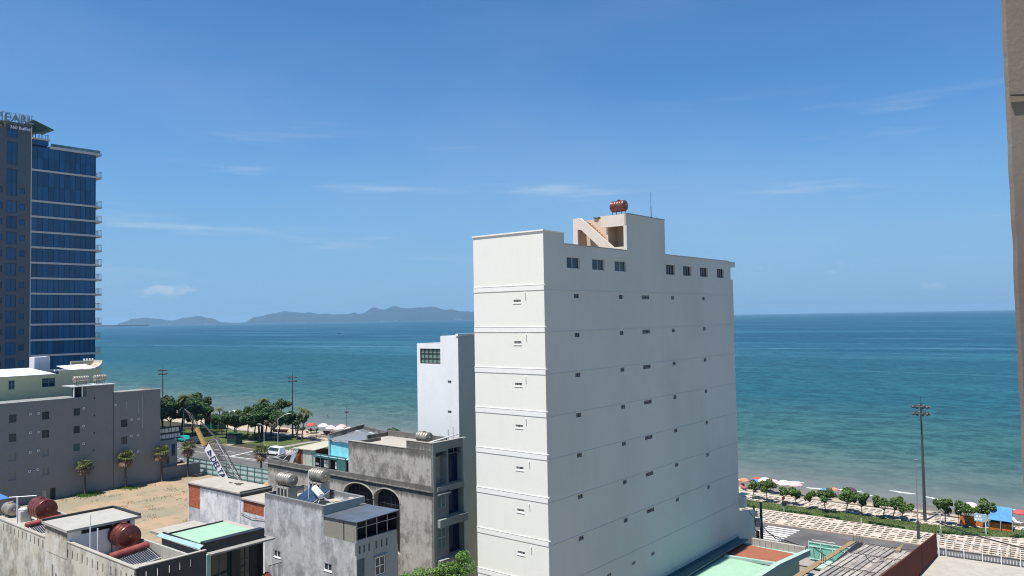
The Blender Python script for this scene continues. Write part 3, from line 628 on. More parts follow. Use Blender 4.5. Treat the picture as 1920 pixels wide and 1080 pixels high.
# ------------------------------------------------------------------ the large white building
def main_building():
    th = thing('white_hotel_block', 'tall white building in the middle of the view with blank walls and small vents', 'building', AB(0, 0, 0))
    H1 = 34.87
    # lit end wall (b = 0)
    mb = MB(); zr = [30.23-3.32*i for i in range(9)]
    lit_v = [(2.32, 3.05, z, z+.2) for z in zr if z > 1]
    wall_b(mb, 0, 0, 7.24, 0, 35.75, lit_v, .14)
    mb.box(Fb(0), .03, 7.2, .001, .25, 35.0, 35.745); 
    obj('end_wall', mb, M['white'], th)
    F0 = Fb(0)
    for z in zr:
        if z < 1: continue
        louver(th, F0, 2.32, 3.05, z, z+.2, .12, 1, 'lightmetal', 5)
    for z in zr:
        if z > 1: obj('vent_sill', MB().box(F0, 2.27, 3.1, -.035, 0, z-.13, z-.085), M['whiteband'], th)
    for i, z in enumerate(zr):
        if z < 1: continue
        x = (1.86, 1.8, 1.93, 1.97, 1.72, 1.78, 1.67, 1.8, 1.8)[i]
        obj('pipe_stub', MB().tube(AB(x, .02, z+.72), AB(x, -.22, z+.70), .035, n=8), M['whiteplastic'], th)
    for i in range(9):
        z = 31.13-3.3*i
        mb = MB(); mb.box(F0, -.01, 7.24, -.035, 0, z, z+.40); mb.box(F0, -.15, 7.25, -.05, 0, z+.40, z+.44); mb.box(F0, -.15, -.005, 0, .09, z+.40, z+.44); obj('floor_band', mb, M['whiteband'], th)
    mb = MB(); mb.box(F0, -.06, 7.3, -.08, .3, 35.75, 35.86); mb.box(Fa(0), .3, 2.74, -.05, .25, 35.75, 35.83); obj('coping', mb, M['whiteband'], th)
    # long shaded wall (a = 0)
    up = [(3.03, 4.87, 32.93, 33.88), (6.69, 8.56, 32.93, 33.88), (10.17, 12.08, 32.94, 33.88), (19.4, 21.2, 32.96, 33.92), (22.9, 24.65, 32.96, 33.92), (26.62, 28.4, 32.97, 33.93), (30.63, 32.35, 32.98, 33.95)]
    zc = [30.68, 27.48, 24.22, 20.95, 17.7, 14.35, 11.0, 7.6]; cols = [(3.97, 4.63), (10.78, 11.38), (14.68, 16.02), (20.25, 20.83), (26.98, 27.52)]
    vents = []
    for i, z in enumerate(zc):
        for j, (x0, x1) in enumerate(cols):
            if i == 7:
                x0, x1 = (7.98, 8.6) if j == 0 else (11.9, 12.5) if j == 1 else (15.3, 15.9) if j == 2 else (x0, x1); 
                if j > 2: continue
                vents.append((x0, x1, 6.85, 7.13)); continue
            vents.append((x0-.02, x1+.03, z-.18, z+.17))
    mb = MB()
    wall_a(mb, 0, 0, 34.05, 0, H1, [(h[0], h[1], h[2], h[3], .22) for h in up]+[v+(.12,) for v in vents])
    mb.box(Fa(0), 0.01, 2.74, .001, .25, H1, 35.75)
    mb.box(Fa(0), 34.05, 34.62, 0, 7.2, 0, 32.85)
    wall_b(mb, 34.05, 0, 7.24, 32.85, 34.27, [], 0)
    mb.box(Fa(0), 33.7, 35.25, -.02, 7.2, 34.27, H1)
    wall_a(mb, 7.24, 0, 34.05, 0, H1, [])
    mb.poly([AB(0, .2, 34.2), AB(0, 34, 34.2), AB(7.24, 34, 34.2), AB(7.24, .2, 34.2)])
    mb.box(Fa(7.0), .25, 34, 0, .23, 34.2, 35.3 if False else H1)
    mb.box(Fb(2.55), .25, 7.2, 0, .18, 34.2, 35.7)
    mb.box(Fb(2.55), 0, .25, 0, .18, H1-.001, 35.7) if False else None
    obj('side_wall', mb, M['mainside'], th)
    obj('roof_deck', MB().poly([AB(.1, 2.8, 34.25), AB(.1, 33.9, 34.25), AB(7.1, 33.9, 34.25), AB(7.1, 2.8, 34.25)]), M['rooftop'], th)
    A = Fa(0)
    for i, h in enumerate(up):
        if i < 3: window(th, A, h[0], h[1], h[2], h[3], .16, 2, 1, 'lightmetal', 'win', .05)
        else: window(th, A, h[0], h[1]-.22, h[2], h[3], .19, 3, 1, 'brownframe', 'win', .08)
    for v in vents: louver(th, A, v[0], v[1], v[2], v[3], .1, 2, 'steelgrey', 3 if v[1]-v[0] < 1 else 6)
    for i in range(9):
        z = 31.1-3.3*i
        obj('joint_band', MB().box(A, 0.0, 34.6 if z < 32 else 34, -.028, 0, z-.03, z+.03), M['mainside'], th)
    obj('joint_band', MB().box(A, 18, 34.6, -.03, 0, 8.05-3.5, 8.05-3.44), M['mainside'], th)
    mb = MB(); mb.box(A, 2.92, 12.3, -.05, .22, H1, H1+.07); mb.box(A, 19.3, 33.7, -.05, .22, H1, H1+.06); mb.box(A, 12.3, 19.3, -.04, .22, 38.25, 38.33); obj('parapet_coping', mb, M['steelgrey'], th)
    # stair tower on the roof
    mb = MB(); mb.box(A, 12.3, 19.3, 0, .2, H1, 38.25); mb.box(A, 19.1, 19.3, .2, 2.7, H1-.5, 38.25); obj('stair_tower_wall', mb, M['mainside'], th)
    B = Fb(12.3)
    mb = MB()
    mb.box(B, .0, 2.72, 0, .25, 37.18, 38.25); mb.box(B, .004, .33, 0.003, .22, 34.6, 37.18)
    mb.box(B, .33, 2.7, 0.003, .2, 34.6, 35.28)
    P = lambda a, z: AB(a, 12.3, z)
    stair = [(5.77, 34.5), (5.77, 38.29), (4.93, 38.32), (2.14, 35.86), (1.39, 35.281), (2.55, 35.2), (4.84, 37.16), (5.26, 37.23), (5.26, 34.5)]
    mb.prism([AB(a, 12.28, z) for a, z in ((5.77, 34.5), (5.77, 38.29), (5.26, 38.3), (5.26, 34.5))], VD*.2)
    mb.prism([AB(a, 12.28, z) for a, z in ((5.26, 37.23), (5.26, 38.3), (4.93, 38.32), (4.84, 37.16))], VD*.2)
    mb.prism([AB(a, 12.28, z) for a, z in ((4.84, 37.16), (4.93, 38.32), (1.39, 35.283), (.9, 34.6), (2.0, 34.6))], VD*.2)
    obj('stair_parapet', mb, M['peachlite'], th)
    mb = MB(); mb.box(B, 2.1, 2.28, .25, 1.9, 35.2, 38.2); mb.box(B, 2.28, 5.7, 1.6, 1.8, 34.3, 38.27); mb.box(B, .2, 2.3, 1.9, 2.0, 34.3, 38.24); mb.box(B, .2, 2.2, .25, 6.8, 38.0, 38.2)
    mb.box(B, 5.45, 5.7, .2, 1.8, 34.3, 38.27)
    for i in range(12): z = 35.3+i*.24; a = 1.9+i*.26; mb.box(B, a, a+.27, .2, 1.5, z-.25, z)
    obj('stair_wall', mb, M['peach'], th)
    obj('door', MB().box(B, .25, .78, 1.84, 1.9, 34.9, 36.55), M['reddoor'], th)
    # antenna
    # blank volume behind so that the far sides read as walls
    mb = MB(); wall_b(mb, 34.62, 0, 7.2, 0, 32.85, []); obj('sea_wall', mb, M['white'], th)
    t2 = thing('lightning_rod', 'thin lightning rod standing on the stair tower of the tall white building', 'antenna', AB(.25, 17.2, 38.33))
    mb = MB(); p = AB(.25, 17.2, 38.33); mb.tube(p, p+Vector((0, 0, 1.1)), .035, n=6); mb.tube(p+Vector((0, 0, 1.1)), p+Vector((0, 0, 2.45)), .018, n=6); obj('rod', mb, M['iron'], t2)
    mb = MB(); mb.box(LOC, p.x-.12, p.x+.12, p.y-.12, p.y+.12, p.z, p.z+.05); obj('base_plate', mb, M['iron'], t2)
    htank('water_tank', 'coppery red water tank on the stair tower of the tall white building', AB(1.55, 13.6, 39.2), -UD, 1.35, .53, M['copper'], None, 5, .35)
    # dark clutter seen over the stair parapet
    c = thing('coiled_hose', 'dark bundle lying on top of the peach stair wall', 'hose', AB(4.0, 14.0, 38.27))
    mb = MB()
    for i in range(3):
        for k in range(14):
            a0 = 2*math.pi*k/14; a1 = 2*math.pi*(k+1)/14; q = AB(4.0+.12*i, 14.0, 38.33+.05*i); mb.tube(q+Vector((.3*math.cos(a0), .12*math.sin(a0), 0)), q+Vector((.3*math.cos(a1), .12*math.sin(a1), 0)), .05, n=5, cap=False)
    obj('hose', mb, M['black'], c)
    # low seaward annex with its pitched wall top and small canopy
    an = thing('low_annex', 'low white annex at the seaward foot of the tall white building', 'building', AB(0, 35, 0))
    mb = MB(); mb.box(Fa(0), 34.62, 38.7, .02, 6, 0, 6.0); mb.prism([AB(.02, 34.62, 6.0), AB(.02, 38.7, 6.0), AB(.02, 38.7, 6.35), AB(.02, 34.62, 7.0)], UD*.25); obj('wall', mb, M['mainside'], an)
    mb = MB(); mb.box(Fa(0), 34.64, 35.4, -.55, 0, 7.4, 8.6); mb.box(Fa(0), 34.64, 36.3, -.3, .4, 8.6, 8.75); obj('terrace_parapet', mb, M['mainside'], an)
    mb = MB()
    for i in range(6): b = 34.9+i*.55; mb.tube(AB(.05, b, 7.0), AB(.05, b, 7.9), .02, n=5)
    mb.tube(AB(.05, 34.7, 7.9), AB(.05, 38.0, 7.9), .03, n=5); obj('railing', mb, M['iron'], an)
main_building()

def slim_white():
    th = thing('slim_white_building', 'slim pale building behind the tall white one, with a gridded green window near its top', 'building', AB(18.5, 10, 0))
    mb = MB(); A0_, A1, A2 = 18.55, 21.03, 24.5
    vs = [(19.55, 20.05, 22.3, 22.58), (19.6, 20.1, 19.2, 19.48)]
    wall_b(mb, 9.99, A0_, A1, 0, 27.2, vs, .12); wall_b(mb, 9.99, A1, A2, 0, 26.4, [(21.07, 24.05, 24.25, 25.85)], .14)
    wall_a(mb, A2, 9.99, 27, 0, 26.4, []); mb.box(Fb(9.99), A1, A2, .2, .35, 26, 26.38)
    mb.poly([AB(A1, 10, 26.1), AB(A2, 10, 26.1), AB(A2, 27, 26.1), AB(A1, 27, 26.1)]); wall_a(mb, A1, 9.99, 27, 26.1, 27.2, [])
    obj('front_wall', mb, M['g6'], th)
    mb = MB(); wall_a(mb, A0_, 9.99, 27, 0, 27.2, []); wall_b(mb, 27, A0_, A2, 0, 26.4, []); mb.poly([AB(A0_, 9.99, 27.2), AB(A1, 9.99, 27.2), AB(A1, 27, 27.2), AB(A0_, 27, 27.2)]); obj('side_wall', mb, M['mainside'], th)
    obj('coping', MB().box(Fa(A0_), -0+9.9, 27, -.08, .25, 27.2, 27.42), M['whiteband'], th)
    window(th, Fb(9.99), 21.07, 24.05, 24.25, 25.85, .12, 5, 3, 'black', 'wingreen', .09)
    for v in vs: louver(th, Fb(9.99), v[0], v[1], v[2], v[3], .1, 2, 'steelgrey', 2)
slim_white()

# ------------------------------------------------------------------ weathered concrete house with arches
def arch_house():
    th = thing('arched_concrete_house', 'big weathered concrete house with two dark arches, left of the tall white building', 'building', AB(11.9, -.4, 0))
    b0 = -.4; a0, am, a1 = 11.86, 23.0, 36.07
    arches = [(19.52, 23.65, 8.0, 12.5, 13.6), (16.03, 19.42, 8.0, 12.5, 13.55)]
    mb = MB(); holes = [(x0, x1, z0, zc, .5) for x0, x1, z0, zs, zc in arches]
    wall_b(mb, b0, a0, am, 0, 17.5, [h for h in holes if h[1] <= am], .5, False)
    wall_b(mb, b0, am, a1, 0, 14.45, [], .5)
    obj_holes = holes
    mb2 = MB()
    # rebuild the wall so that both arches are cut whatever the change in height
    mb = MB(); wall_b(mb, b0, a0, a1, 0, 14.05, holes, .5); wall_b(mb, b0, a0, 15.09, 14.05, 18.2, []); wall_b(mb, b0, 15.09, am, 14.05, 17.5, []); wall_b(mb, b0, am, a1, 14.05, 14.45, [])
    for (x0, x1, z0, zs, zc) in arches:
        n = 14; cx = (x0+x1)/2; rx = (x1-x0)/2; pts = [(cx-rx*math.cos(math.pi*i/n), zs+(zc-zs)*math.sin(math.pi*i/n)) for i in range(n+1)]
        for i in range(n):
            (xa, za), (xb, zb) = pts[i], pts[i+1]
            mb.poly([AB(xa, b0, za), AB(xb, b0, zb), AB(xb, b0, zc), AB(xa, b0, zc)]); mb.poly([AB(xa, b0, za), AB(xb, b0, zb), AB(xb, b0+.5, zb), AB(xa, b0+.5, za)])
    mb.box(Fb(b0), 15.09, am, .001, .2, 17.2, 17.499); mb.box(Fb(b0), am+.001, a1, .002, .2, 13.6, 14.449); mb.box(Fb(b0), a0+.2, 15.09, .001, .2, 17.3, 18.199)
    wall_a(mb, a1, b0, 3.6, 0, 14.45, []); mb.box(Fa(am), b0+.2, 3.6, 0, .2, 13.6, 17.3)
    mb.box(Fb(6.0), 16.5, am+1.9, 0, .18, 13.3, 17.55); mb.box(Fa(24.7), 3.4, 6.0, 0, .2, 13.3, 17.4)
    obj('wall', mb, M['conc'], th)
    mb = MB(); mb.poly([AB(a0+.1, b0+.1, 17.0), AB(am, b0+.1, 17.0), AB(am, 3.7, 17.0), AB(a0+.1, 3.7, 17.0)]); mb.poly([AB(16.0, 3.7, 17.0), AB(24.8, 3.7, 17.0), AB(24.8, 6.1, 17.0), AB(16, 6.1, 17.0)]); mb.poly([AB(am, b0+.1, 13.55), AB(a1, b0+.1, 13.55), AB(a1, 3.5, 13.55), AB(am, 3.5, 13.55)]); obj('roof_deck', mb, M['roofpale'], th)
    F = Fb(b0); mb = MB(); mb.box(F, a0-.02, a1+.05, -.13, 0, 13.98, 14.06); mb.box(F, a0-.02, a1+.05, -.07, 0, 13.9, 13.98); obj('ledge', mb, M['conc'], th)
    for (x0, x1, z0, zs, zc) in arches:
        mb = MB(); n = 14; cx = (x0+x1)/2; rx = (x1-x0)/2
        pts = [(cx-(rx+.05)*math.cos(math.pi*i/n), zs+(zc+.05-zs)*math.sin(math.pi*i/n)) for i in range(n+1)]
        for i in range(n):
            (xa, za), (xb, zb) = pts[i], pts[i+1]; k = .17
            xo, zo = cx+(xa-cx)*1.05, zs+(za-zs)*1.10; xp, zp = cx+(xb-cx)*1.05, zs+(zb-zs)*1.10
            mb.prism([AB(xa, b0-.06, za), AB(xb, b0-.06, zb), AB(xp, b0-.06, zp), AB(xo, b0-.06, zo)], VD*.058)
        ar = obj('arch_trim', mb, M['conc2'], th)
        mb = MB(); G = lambda x, y, z: AB(x, b0+y, z)
        for i in range(1, 7): x = x0+(x1-x0)*i/7; mb.box(G, x-.02, x+.02, .36, .39, z0, zs+(zc-zs)*math.sqrt(max(0, 1-((x-cx)/rx)**2)))
        for z in (11.2, 12.15, 12.7): mb.box(G, x0+.1, x1-.1, .38, .42, z, z+.035)
        obj('grille', mb, M['iron'], ar)
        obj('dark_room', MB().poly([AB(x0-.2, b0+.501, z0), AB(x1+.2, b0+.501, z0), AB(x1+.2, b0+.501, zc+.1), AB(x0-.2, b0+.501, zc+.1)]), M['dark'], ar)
    # side towards the white building
    mb = MB(); bb = 3.75
    hs = [(-.05, 1.36, 14.4, 17.38, .9), (1.48, 3.22, 14.4, 17.5, .7), (1.48, 3.3, 11.6, 13.9, .7), (1.46, 3.38, 8.2, 10.9, .7), (1.46, 3.38, 5.0, 7.5, .7), (.15, 1.15, 12.5, 13.6, .12), (.15, 1.14, 9.06, 10.8, .12), (.15, 1.14, 5.7, 7.0, .12)]
    wall_a(mb, a0, b0+.2, bb, 0, 18.2, hs); mb.box(Fa(a0), b0, b0+.2, -.05, .2, 0, 18.2); mb.box(Fa(a0), b0+.2, bb, .001, .2, 17.6, 18.2)
    wall_b(mb, bb, a0, 16, 0, 17.6, []); wall_a(mb, 16., 3.75, 6.18, 0, 17.2, [])
    obj('side_wall', mb, M['g5side'], th); A = Fa(a0)
    mb = MB(); mb.box(A, .0, 1.4, .9, .95, 14.4, 17.38); obj('balcony_back_wall', mb, M['container'], th)
    for (x0, x1, z0, z1) in ((1.48, 3.22, 14.4, 17.5), (1.48, 3.3, 11.6, 13.9), (1.46, 3.38, 8.2, 10.9), (1.46, 3.38, 5.0, 7.5)): window(th, A, x0, x1, z0, z1, .66, 3, 1, 'navyink', 'navy', .05, 'glass_door')
    for (x0, x1, z0, z1) in ((.15, 1.15, 12.5, 13.6), (.15, 1.14, 9.06, 10.8), (.15, 1.14, 5.7, 7.0)): window(th, A, x0, x1, z0, z1, .1, 2, 1 if z1-z0 < 1.5 else 2, 'tealfence', 'wingreen', .06)
    for (x0, x1, z0, z1) in ((0, 1.44, 11.62, 14.3), (0, 1.44, 8.2, 10.85), (0, 1.44, 5.0, 7.3)):
        mb = MB(); w = {11.62: (12.5, 13.6), 8.2: (9.06, 10.8), 5.0: (5.7, 7.0)}[z0]; wall_a(mb, a0-.03, x0, x1, z0, z1, [(.15, 1.15 if z0 > 11 else 1.14, w[0], w[1], .03)]); obj('stone_cladding', mb, M['g5tile'], th)
    for (x0, x1, z0, z1, o) in ((0.0, 1.46, 14.02, 14.36, .18), (1.4, 3.3, 13.9, 14.4, .14), (0.0, 3.45, 10.95, 11.6, .42), (0.0, 3.45, 7.5, 8.14, .42), (.05, 1.5, 13.66, 13.78, .3)):
        obj('balcony_slab', MB().box(A, x0, x1, -o, -.001, z0, z1), M['g5side'], th)
    obj('side_pillar', MB().box(A, 3.34, 3.74, -.06, -.001, 0, 18.2), M['mainside'], th)
    mb = MB(); coping(mb, Fa(a0), b0, bb, 0, .2, 18.2); mb.box(Fb(b0), a0+.25, 15.05, -.02, .22, 18.2, 18.25); mb.box(Fb(b0), 15.1, am, -.03, .22, 17.5, 17.56); obj('coping', mb, M['roofpale'], th)
    # slope between arches and the side
    htank('water_tank', 'stainless water tank lying on the corner roof of the arched concrete house', AB(14.2, .9, 18.42), UD*-1, 1.25, .48, M['steel'], None, 4, .35)
    # small roof clutter
    d = thing('roof_pipe_bundle', 'long dark pipes lying on the roof beside the stainless tank of the arched house', 'pipes', AB(12.6, .6, 18.2))
    mb = MB()
    for i in range(4): mb.tube(AB(13.4-.1*i, .3+.12*i, 18.0+.02*i), AB(12.2-.1*i, 2.6+.1*i, 18.55+.03*i), .05, n=6)
    mb.tube(AB(12.2, 2.5, 17.0), AB(12.2, 2.5, 19.3), .025, n=5); mb.tube(AB(12.9, 2.6, 17.0), AB(12.9, 2.6, 19.0), .03, n=5); obj('pipes', mb, M['steelgrey'], d)
    # things on the low roof: cream-roofed shed, turquoise room, teal terrace
    sd = thing('rooftop_shed', 'rooftop shed with cream roof and red and grey-green panel walls', 'shed', AB(33.7, 2.6, 13.5))
    Bf = Fb(2.5)
    obj('wall_panel', MB().box(Bf, 34.15, 35.35, 0, .1, 13.55, 15.18), M['reddoor'], sd)
    for i in range(4): a = 34.13-.52*(i+1); obj('wall_panel', MB().box(Bf, a, a+.5, .005*(i % 2), .1, 13.55, 15.2), M['container'], sd)
    mb = MB(); mb.prism([AB(35.6, 2.3, 15.22), AB(31.9, 2.3, 15.32), AB(30.2, 5.0, 16.0), AB(34.6, 5.6, 15.6)], (0, 0, .06)); obj('roof', mb, M['creamsheet'], sd)
    mb = MB(); mb.box(Bf, 32.0, 35.3, 1.8, 1.9, 13.55, 15.2); obj('back_wall', mb, M['reddoor'], sd)
    tr = thing('turquoise_rooftop_room', 'turquoise room behind a teal railing on the low roof beside the cream-roofed shed', 'building', AB(28.7, 2.5, 13.5))
    Bg = Fb(3.2)
    obj('wall', MB().box(Bg, 26.6, 30.3, 0, .12, 13.5, 16.35), M['turq'], tr)
    mb = MB(); mb.box(Bg, 30.3, 30.5, -.15, .15, 13.5, 16.9); mb.box(Bg, 26.5, 26.62, -.1, .12, 13.5, 16.5); obj('post', mb, M['ltblue'], tr)
    mb = MB(); mb.prism([AB(30.6, 3.0, 16.55), AB(26.0, 3.0, 16.3), AB(25.4, 6.6, 16.5), AB(30.2, 6.8, 16.9)], (0, 0, .08)); obj('roof', mb, M['steelgrey'], tr)
    mb = MB(); mb.prism([AB(30.6, 3.05, 16.62), AB(30.4, 3.05, 16.62), AB(30.1, 7.5, 17.2), AB(30.3, 7.5, 17.2)], (0, 0, .45)); mb.prism([AB(30.2, 7.5, 17.1), AB(30.0, 7.3, 17.1), AB(24.6, 7.3, 16.6), AB(24.6, 7.5, 16.6)], (0, 0, .35)); obj('parapet', mb, M['conc'], tr)
    mb = MB(); Bt = Fb(2.2); mb.box(Bt, 26.6, 32.0, 0, .08, 15.0, 15.12); mb.box(Bt, 26.6, 32.0, 0, .06, 14.72, 14.8); mb.box(Bt, 26.6, 28.0, 0, .05, 13.55, 14.72)
    for i in range(5): a = 26.7+i*1.32; mb.box(Bt, a, a+.07, 0, .07, 13.55, 15.0)
    obj('railing', mb, M['teal'], tr)
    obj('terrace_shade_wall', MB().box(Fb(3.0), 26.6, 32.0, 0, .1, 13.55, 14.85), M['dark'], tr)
    mb = MB(); mb.box(Fb(2.28), 26.6, 32.0, 0, .9, 14.83, 14.87); obj('terrace_slab', mb, M['ltblue'], tr)
    for i, (a, lb) in enumerate(((30.1, 'pale box unit behind the teal railing, the one nearer the shed'), (28.3, 'pale box unit behind the teal railing, the one nearer the tall concrete wall'))):
        ac = thing('air_conditioner', lb, 'air conditioner', AB(a, 2.5, 13.55), 'box units on the teal terrace')
        obj('casing', MB().box(Fb(2.45), a-.35, a+.35, 0, .3, 13.75, 14.5), M['lightmetal'], ac); obj('fan_grille', MB().lathe(AB(a-.1, 2.449, 14.12), -VD, [(0, .26), (.02, .26), (.03, .1)], 16), M['steelgrey'], ac)
    # torn canopy frame at the far left end of the low roof
    cf = thing('canopy_frame', 'collapsed white canopy frame at the left end of the low concrete roof', 'frame', AB(35.6, 1.5, 13.6))
    mb = MB()
    for p, q in (((36.0, .2, 14.5), (34.6, 1.9, 15.5)), ((36.0, 1.9, 14.6), (34.4, 2.3, 15.4)), ((35.9, .2, 14.6), (35.0, .4, 14.5)), ((34.6, 1.9, 15.5), (34.3, .2, 14.4)), ((36, .2, 14.5), (35.4, 1.6, 14.0)), ((36.0, 1.9, 14.6), (36.0, .2, 14.5))): mb.tube(AB(*p), AB(*q), .03, n=5)
    obj('poles', mb, M['lightmetal'], cf); obj('grey_sheet', MB().prism([AB(35.0, 1.4, 13.9), AB(34.4, 1.5, 13.9), AB(34.5, 2.3, 15.3), AB(35.2, 2.0, 14.8)], (0, .03, 0)), M['steelgrey'], cf)
    return th
arch_house()

# ------------------------------------------------------------------ grey narrow house with awning
def grey_house():
    th = thing('grey_narrow_house', 'narrow grey whitewashed house with a dark roofed terrace, in front of the arched house', 'building', AB(5.5, -15, 0))
    a0, a1, a2 = 4.02, 7.38, 14.2; b0, b1 = -15.06, -11.52
    wins = [(12.3, 13.15, 11.98, 12.48, .1), (6.55, 7.4, 12.1, 12.62, .1)]
    mb = MB(); wall_b(mb, b0, a0, a2, 0, 14.43, wins); wall_b(mb, b0, a1, a2, 14.43, 16.4, []); wall_a(mb, a2, b0, b1, 0, 16.4, []); mb.box(Fb(b0), a1+.2, a2, .001, .18, 15.8, 16.4); mb.box(Fb(b1-.18), a1+.2, a2, 0, .18, 15.8, 16.4)
    obj('front_wall', mb, M['greyhouse'], th)
    for w in wins: window(th, Fb(b0), w[0], w[1], w[2], w[3], .08, 2, 1, 'whiteplastic', 'win', .05)
    F = Fb(b0); obj('window_sill', MB().box(F, 12.27, 13.18, -.03, 0, 11.94, 11.975), M['whiteplastic'], th); obj('window_sill', MB().box(F, 6.52, 7.43, -.03, 0, 12.06, 12.095), M['whiteplastic'], th)
    A = Fa(a0); mb = MB()
    sl = [(b-b0-.07, b-b0+.07, 13.72, 14.22) for b in (-14.78, -14.42, -14.0, -13.4, -12.95, -12.5)]
    wall_a(mb, a0, b0, b1, 0, 13.6, [(-15.0, -14.4, 10, 13.36, .15), (-13.52, -12.62, 11.9, 13.12, .12)])
    mb.slotted(AB(a0, b0), VD, UD, b1-b0, 13.6, 14.6, sl, .16)
    obj('side_wall', mb, M['g5side'], th)
    obj('slot_backing', MB().poly([AB(a0+.2, b0, 13.5), AB(a0+.2, b1, 13.5), AB(a0+.2, b1, 14.5), AB(a0+.2, b0, 14.5)]), M['dark'], th)
    obj('door', MB().box(A, -14.98, -14.42, .1, .14, 10, 13.34), M['teal'], th)
    window(th, A, -13.5, -12.64, 11.92, 13.1, .1, 2, 2, 'lightmetal', 'win', .06)
    obj('window_hood', MB().box(A, -13.6, -12.5, -.12, 0, 13.16, 13.24), M['g5side'], th)
    # terrace screen, awning, block
    obj('terrace_screen', MB().box(Fb(b0), a0+.02, a1, 0.004, .1, 14.43, 15.7), M['screen'], th)
    mb = MB(); mb.prism([AB(a0-.12, b0-.08, 15.78), AB(a1, b0-.08, 15.70), AB(a1, b1+.1, 15.78), AB(a0-.12, b1+.1, 15.86)], (0, 0, .05)); obj('awning', mb, M['slate'], th)
    mb = MB()
    for i in range(13): b = b0+.05+i*.28; mb.tube(AB(a0-.12, b, 15.835+.0), AB(a1-.02, b, 15.76), .014, n=4)
    obj('awning_ribs', mb, M['slate'], th)
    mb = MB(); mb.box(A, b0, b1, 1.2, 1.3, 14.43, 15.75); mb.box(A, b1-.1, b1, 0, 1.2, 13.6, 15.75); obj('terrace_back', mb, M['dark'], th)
    mb = MB()
    for b in (b0+.05, -14.2, -13.3, -12.4, b1-.05): mb.tube(AB(a0+.06, b, 14.6), AB(a0+.06, b, 15.78), .03, n=6)
    mb.tube(AB(a0+.06, b0+.05, 15.38), AB(a0+.06, b1-.05, 15.38), .03, n=6); obj('terrace_posts', mb, M['steelgrey'], th)
    mb = MB(); wall_a(mb, a1, b0, b1, 14.4, 16.4, []); mb.box(Fa(a1), b0, b1, .001, .2, 15.8, 16.4); wall_b(mb, b1, a0, a2, 0, 15.0, []); obj('roof_block_wall', mb, M['g5side'], th)
    obj('roof_deck', MB().poly([AB(a1, b0, 15.85), AB(a2, b0, 15.85), AB(a2, b1, 15.85), AB(a1, b1, 15.85)]), M['roofpale'], th)
    # tanks on brick stands
    for i, (a, b, z, lb) in enumerate(((13.2, -13.9, 17.32, 'ribbed stainless water tank, left of the pair on the grey narrow house'), (11.55, -12.3, 17.55, 'ribbed stainless water tank, right of the pair on the grey narrow house'))):
        t = htank('water_tank', lb, AB(a, b, z), UD*-1, 1.5, .47, M['steel'], 'stainless tanks on the grey narrow house', 6, .02)
        mb = MB()
        for k in range(4): x = a+.62-.42*k; mb.box(Fb(b), x-.07, x+.07, -.4, .4, 15.85, z-.47)
        mb.box(Fb(b), a-.75, a+.75, -.4, .4, z-.6, z-.48) ; obj('concrete_stand', mb, M['conc2'], t)
    # flat solar heater with white tank
    sh_ = thing('solar_heater', 'solar water heater with blue panels and a white tank on the grey narrow house', 'solar heater', AB(10, -13.9, 15.85), 'x'); del sh_['group']
    for i in range(2):
        a = 11.9-i*1.05
        mb = MB(); mb.prism([AB(a, -14.4, 15.95), AB(a-.98, -14.4, 15.95), AB(a-1.15, -12.8, 16.75), AB(a-.17, -12.8, 16.75)], (0, 0, .07)); obj('panel', mb, M['solar'], sh_)
        mb = MB(); mb.prism([AB(a+.03, -14.43, 15.9), AB(a-1.0, -14.43, 15.9), AB(a-1.17, -12.78, 16.7), AB(a-.14, -12.78, 16.7)], (0, 0, .04)); obj('panel_frame', mb, M['whiteplastic'], sh_)
    c = AB(9.75, -13.7, 16.75); obj('tank', MB().lathe(c, (AB(9.0, -13.9, 16.55)-c), [(-.75, .16), (-.7, .24), (.55, .24), (.6, .2)], 20), M['whiteplastic'], sh_, smooth=True)
    mb = MB(); p = [AB(9.2, -14.3, 15.86), AB(9.3, -13.8, 16.6), AB(8.3, -13.2, 15.9), AB(10.6, -13.3, 15.86), AB(10.4, -13.6, 16.6)]
    mb.tube(p[0], p[1], .03, n=5); mb.tube(p[1], p[2], .03, n=5); mb.tube(p[3], p[4], .03, n=5); mb.tube(p[0], p[2], .02, n=5); obj('stand', mb, M['lightmetal'], sh_)
    jk = thing('roof_scrap', 'planks and pipes scattered on the roof of the grey narrow house', 'planks', AB(8.7, -13, 15.85))
    rnd = random.Random(9)
    for i in range(9):
        a = rnd.uniform(7.8, 10.2); b = rnd.uniform(-13.6, -11.9); l = rnd.uniform(.5, 1.4); g = rnd.uniform(-.6, .6); d = (VD*math.cos(g)+UD*math.sin(g))*l; p = AB(a, b, 15.87+.01*i)
        s = Vector((-d.y, d.x, 0)).normalized()*.05; obj('plank', MB().prism([p-s, p+s, p+s+d, p-s+d], (0, 0, .04)), (M['reddoor'], M['conc2'], M['roofpale'])[i % 3], jk)
    mb = MB(); mb.box(Fb(-11.95), 8.1, 8.7, 0, .35, 15.86, 16.2); obj('block', mb, M['conc2'], jk)
    pm = thing('vent_pipe', 'thin white vent pipe rising beside the tanks of the grey narrow house', 'pipe', AB(10.6, -13.9, 15.85)); mb = MB(); mb.tube(AB(10.6, -13.9, 15.85), AB(10.6, -13.9, 18.2), .025, n=6); mb.tube(AB(10.6, -13.9, 18.2), AB(10.45, -13.9, 18.25), .025, n=6); obj('pipe', mb, M['whiteplastic'], pm)
grey_house()

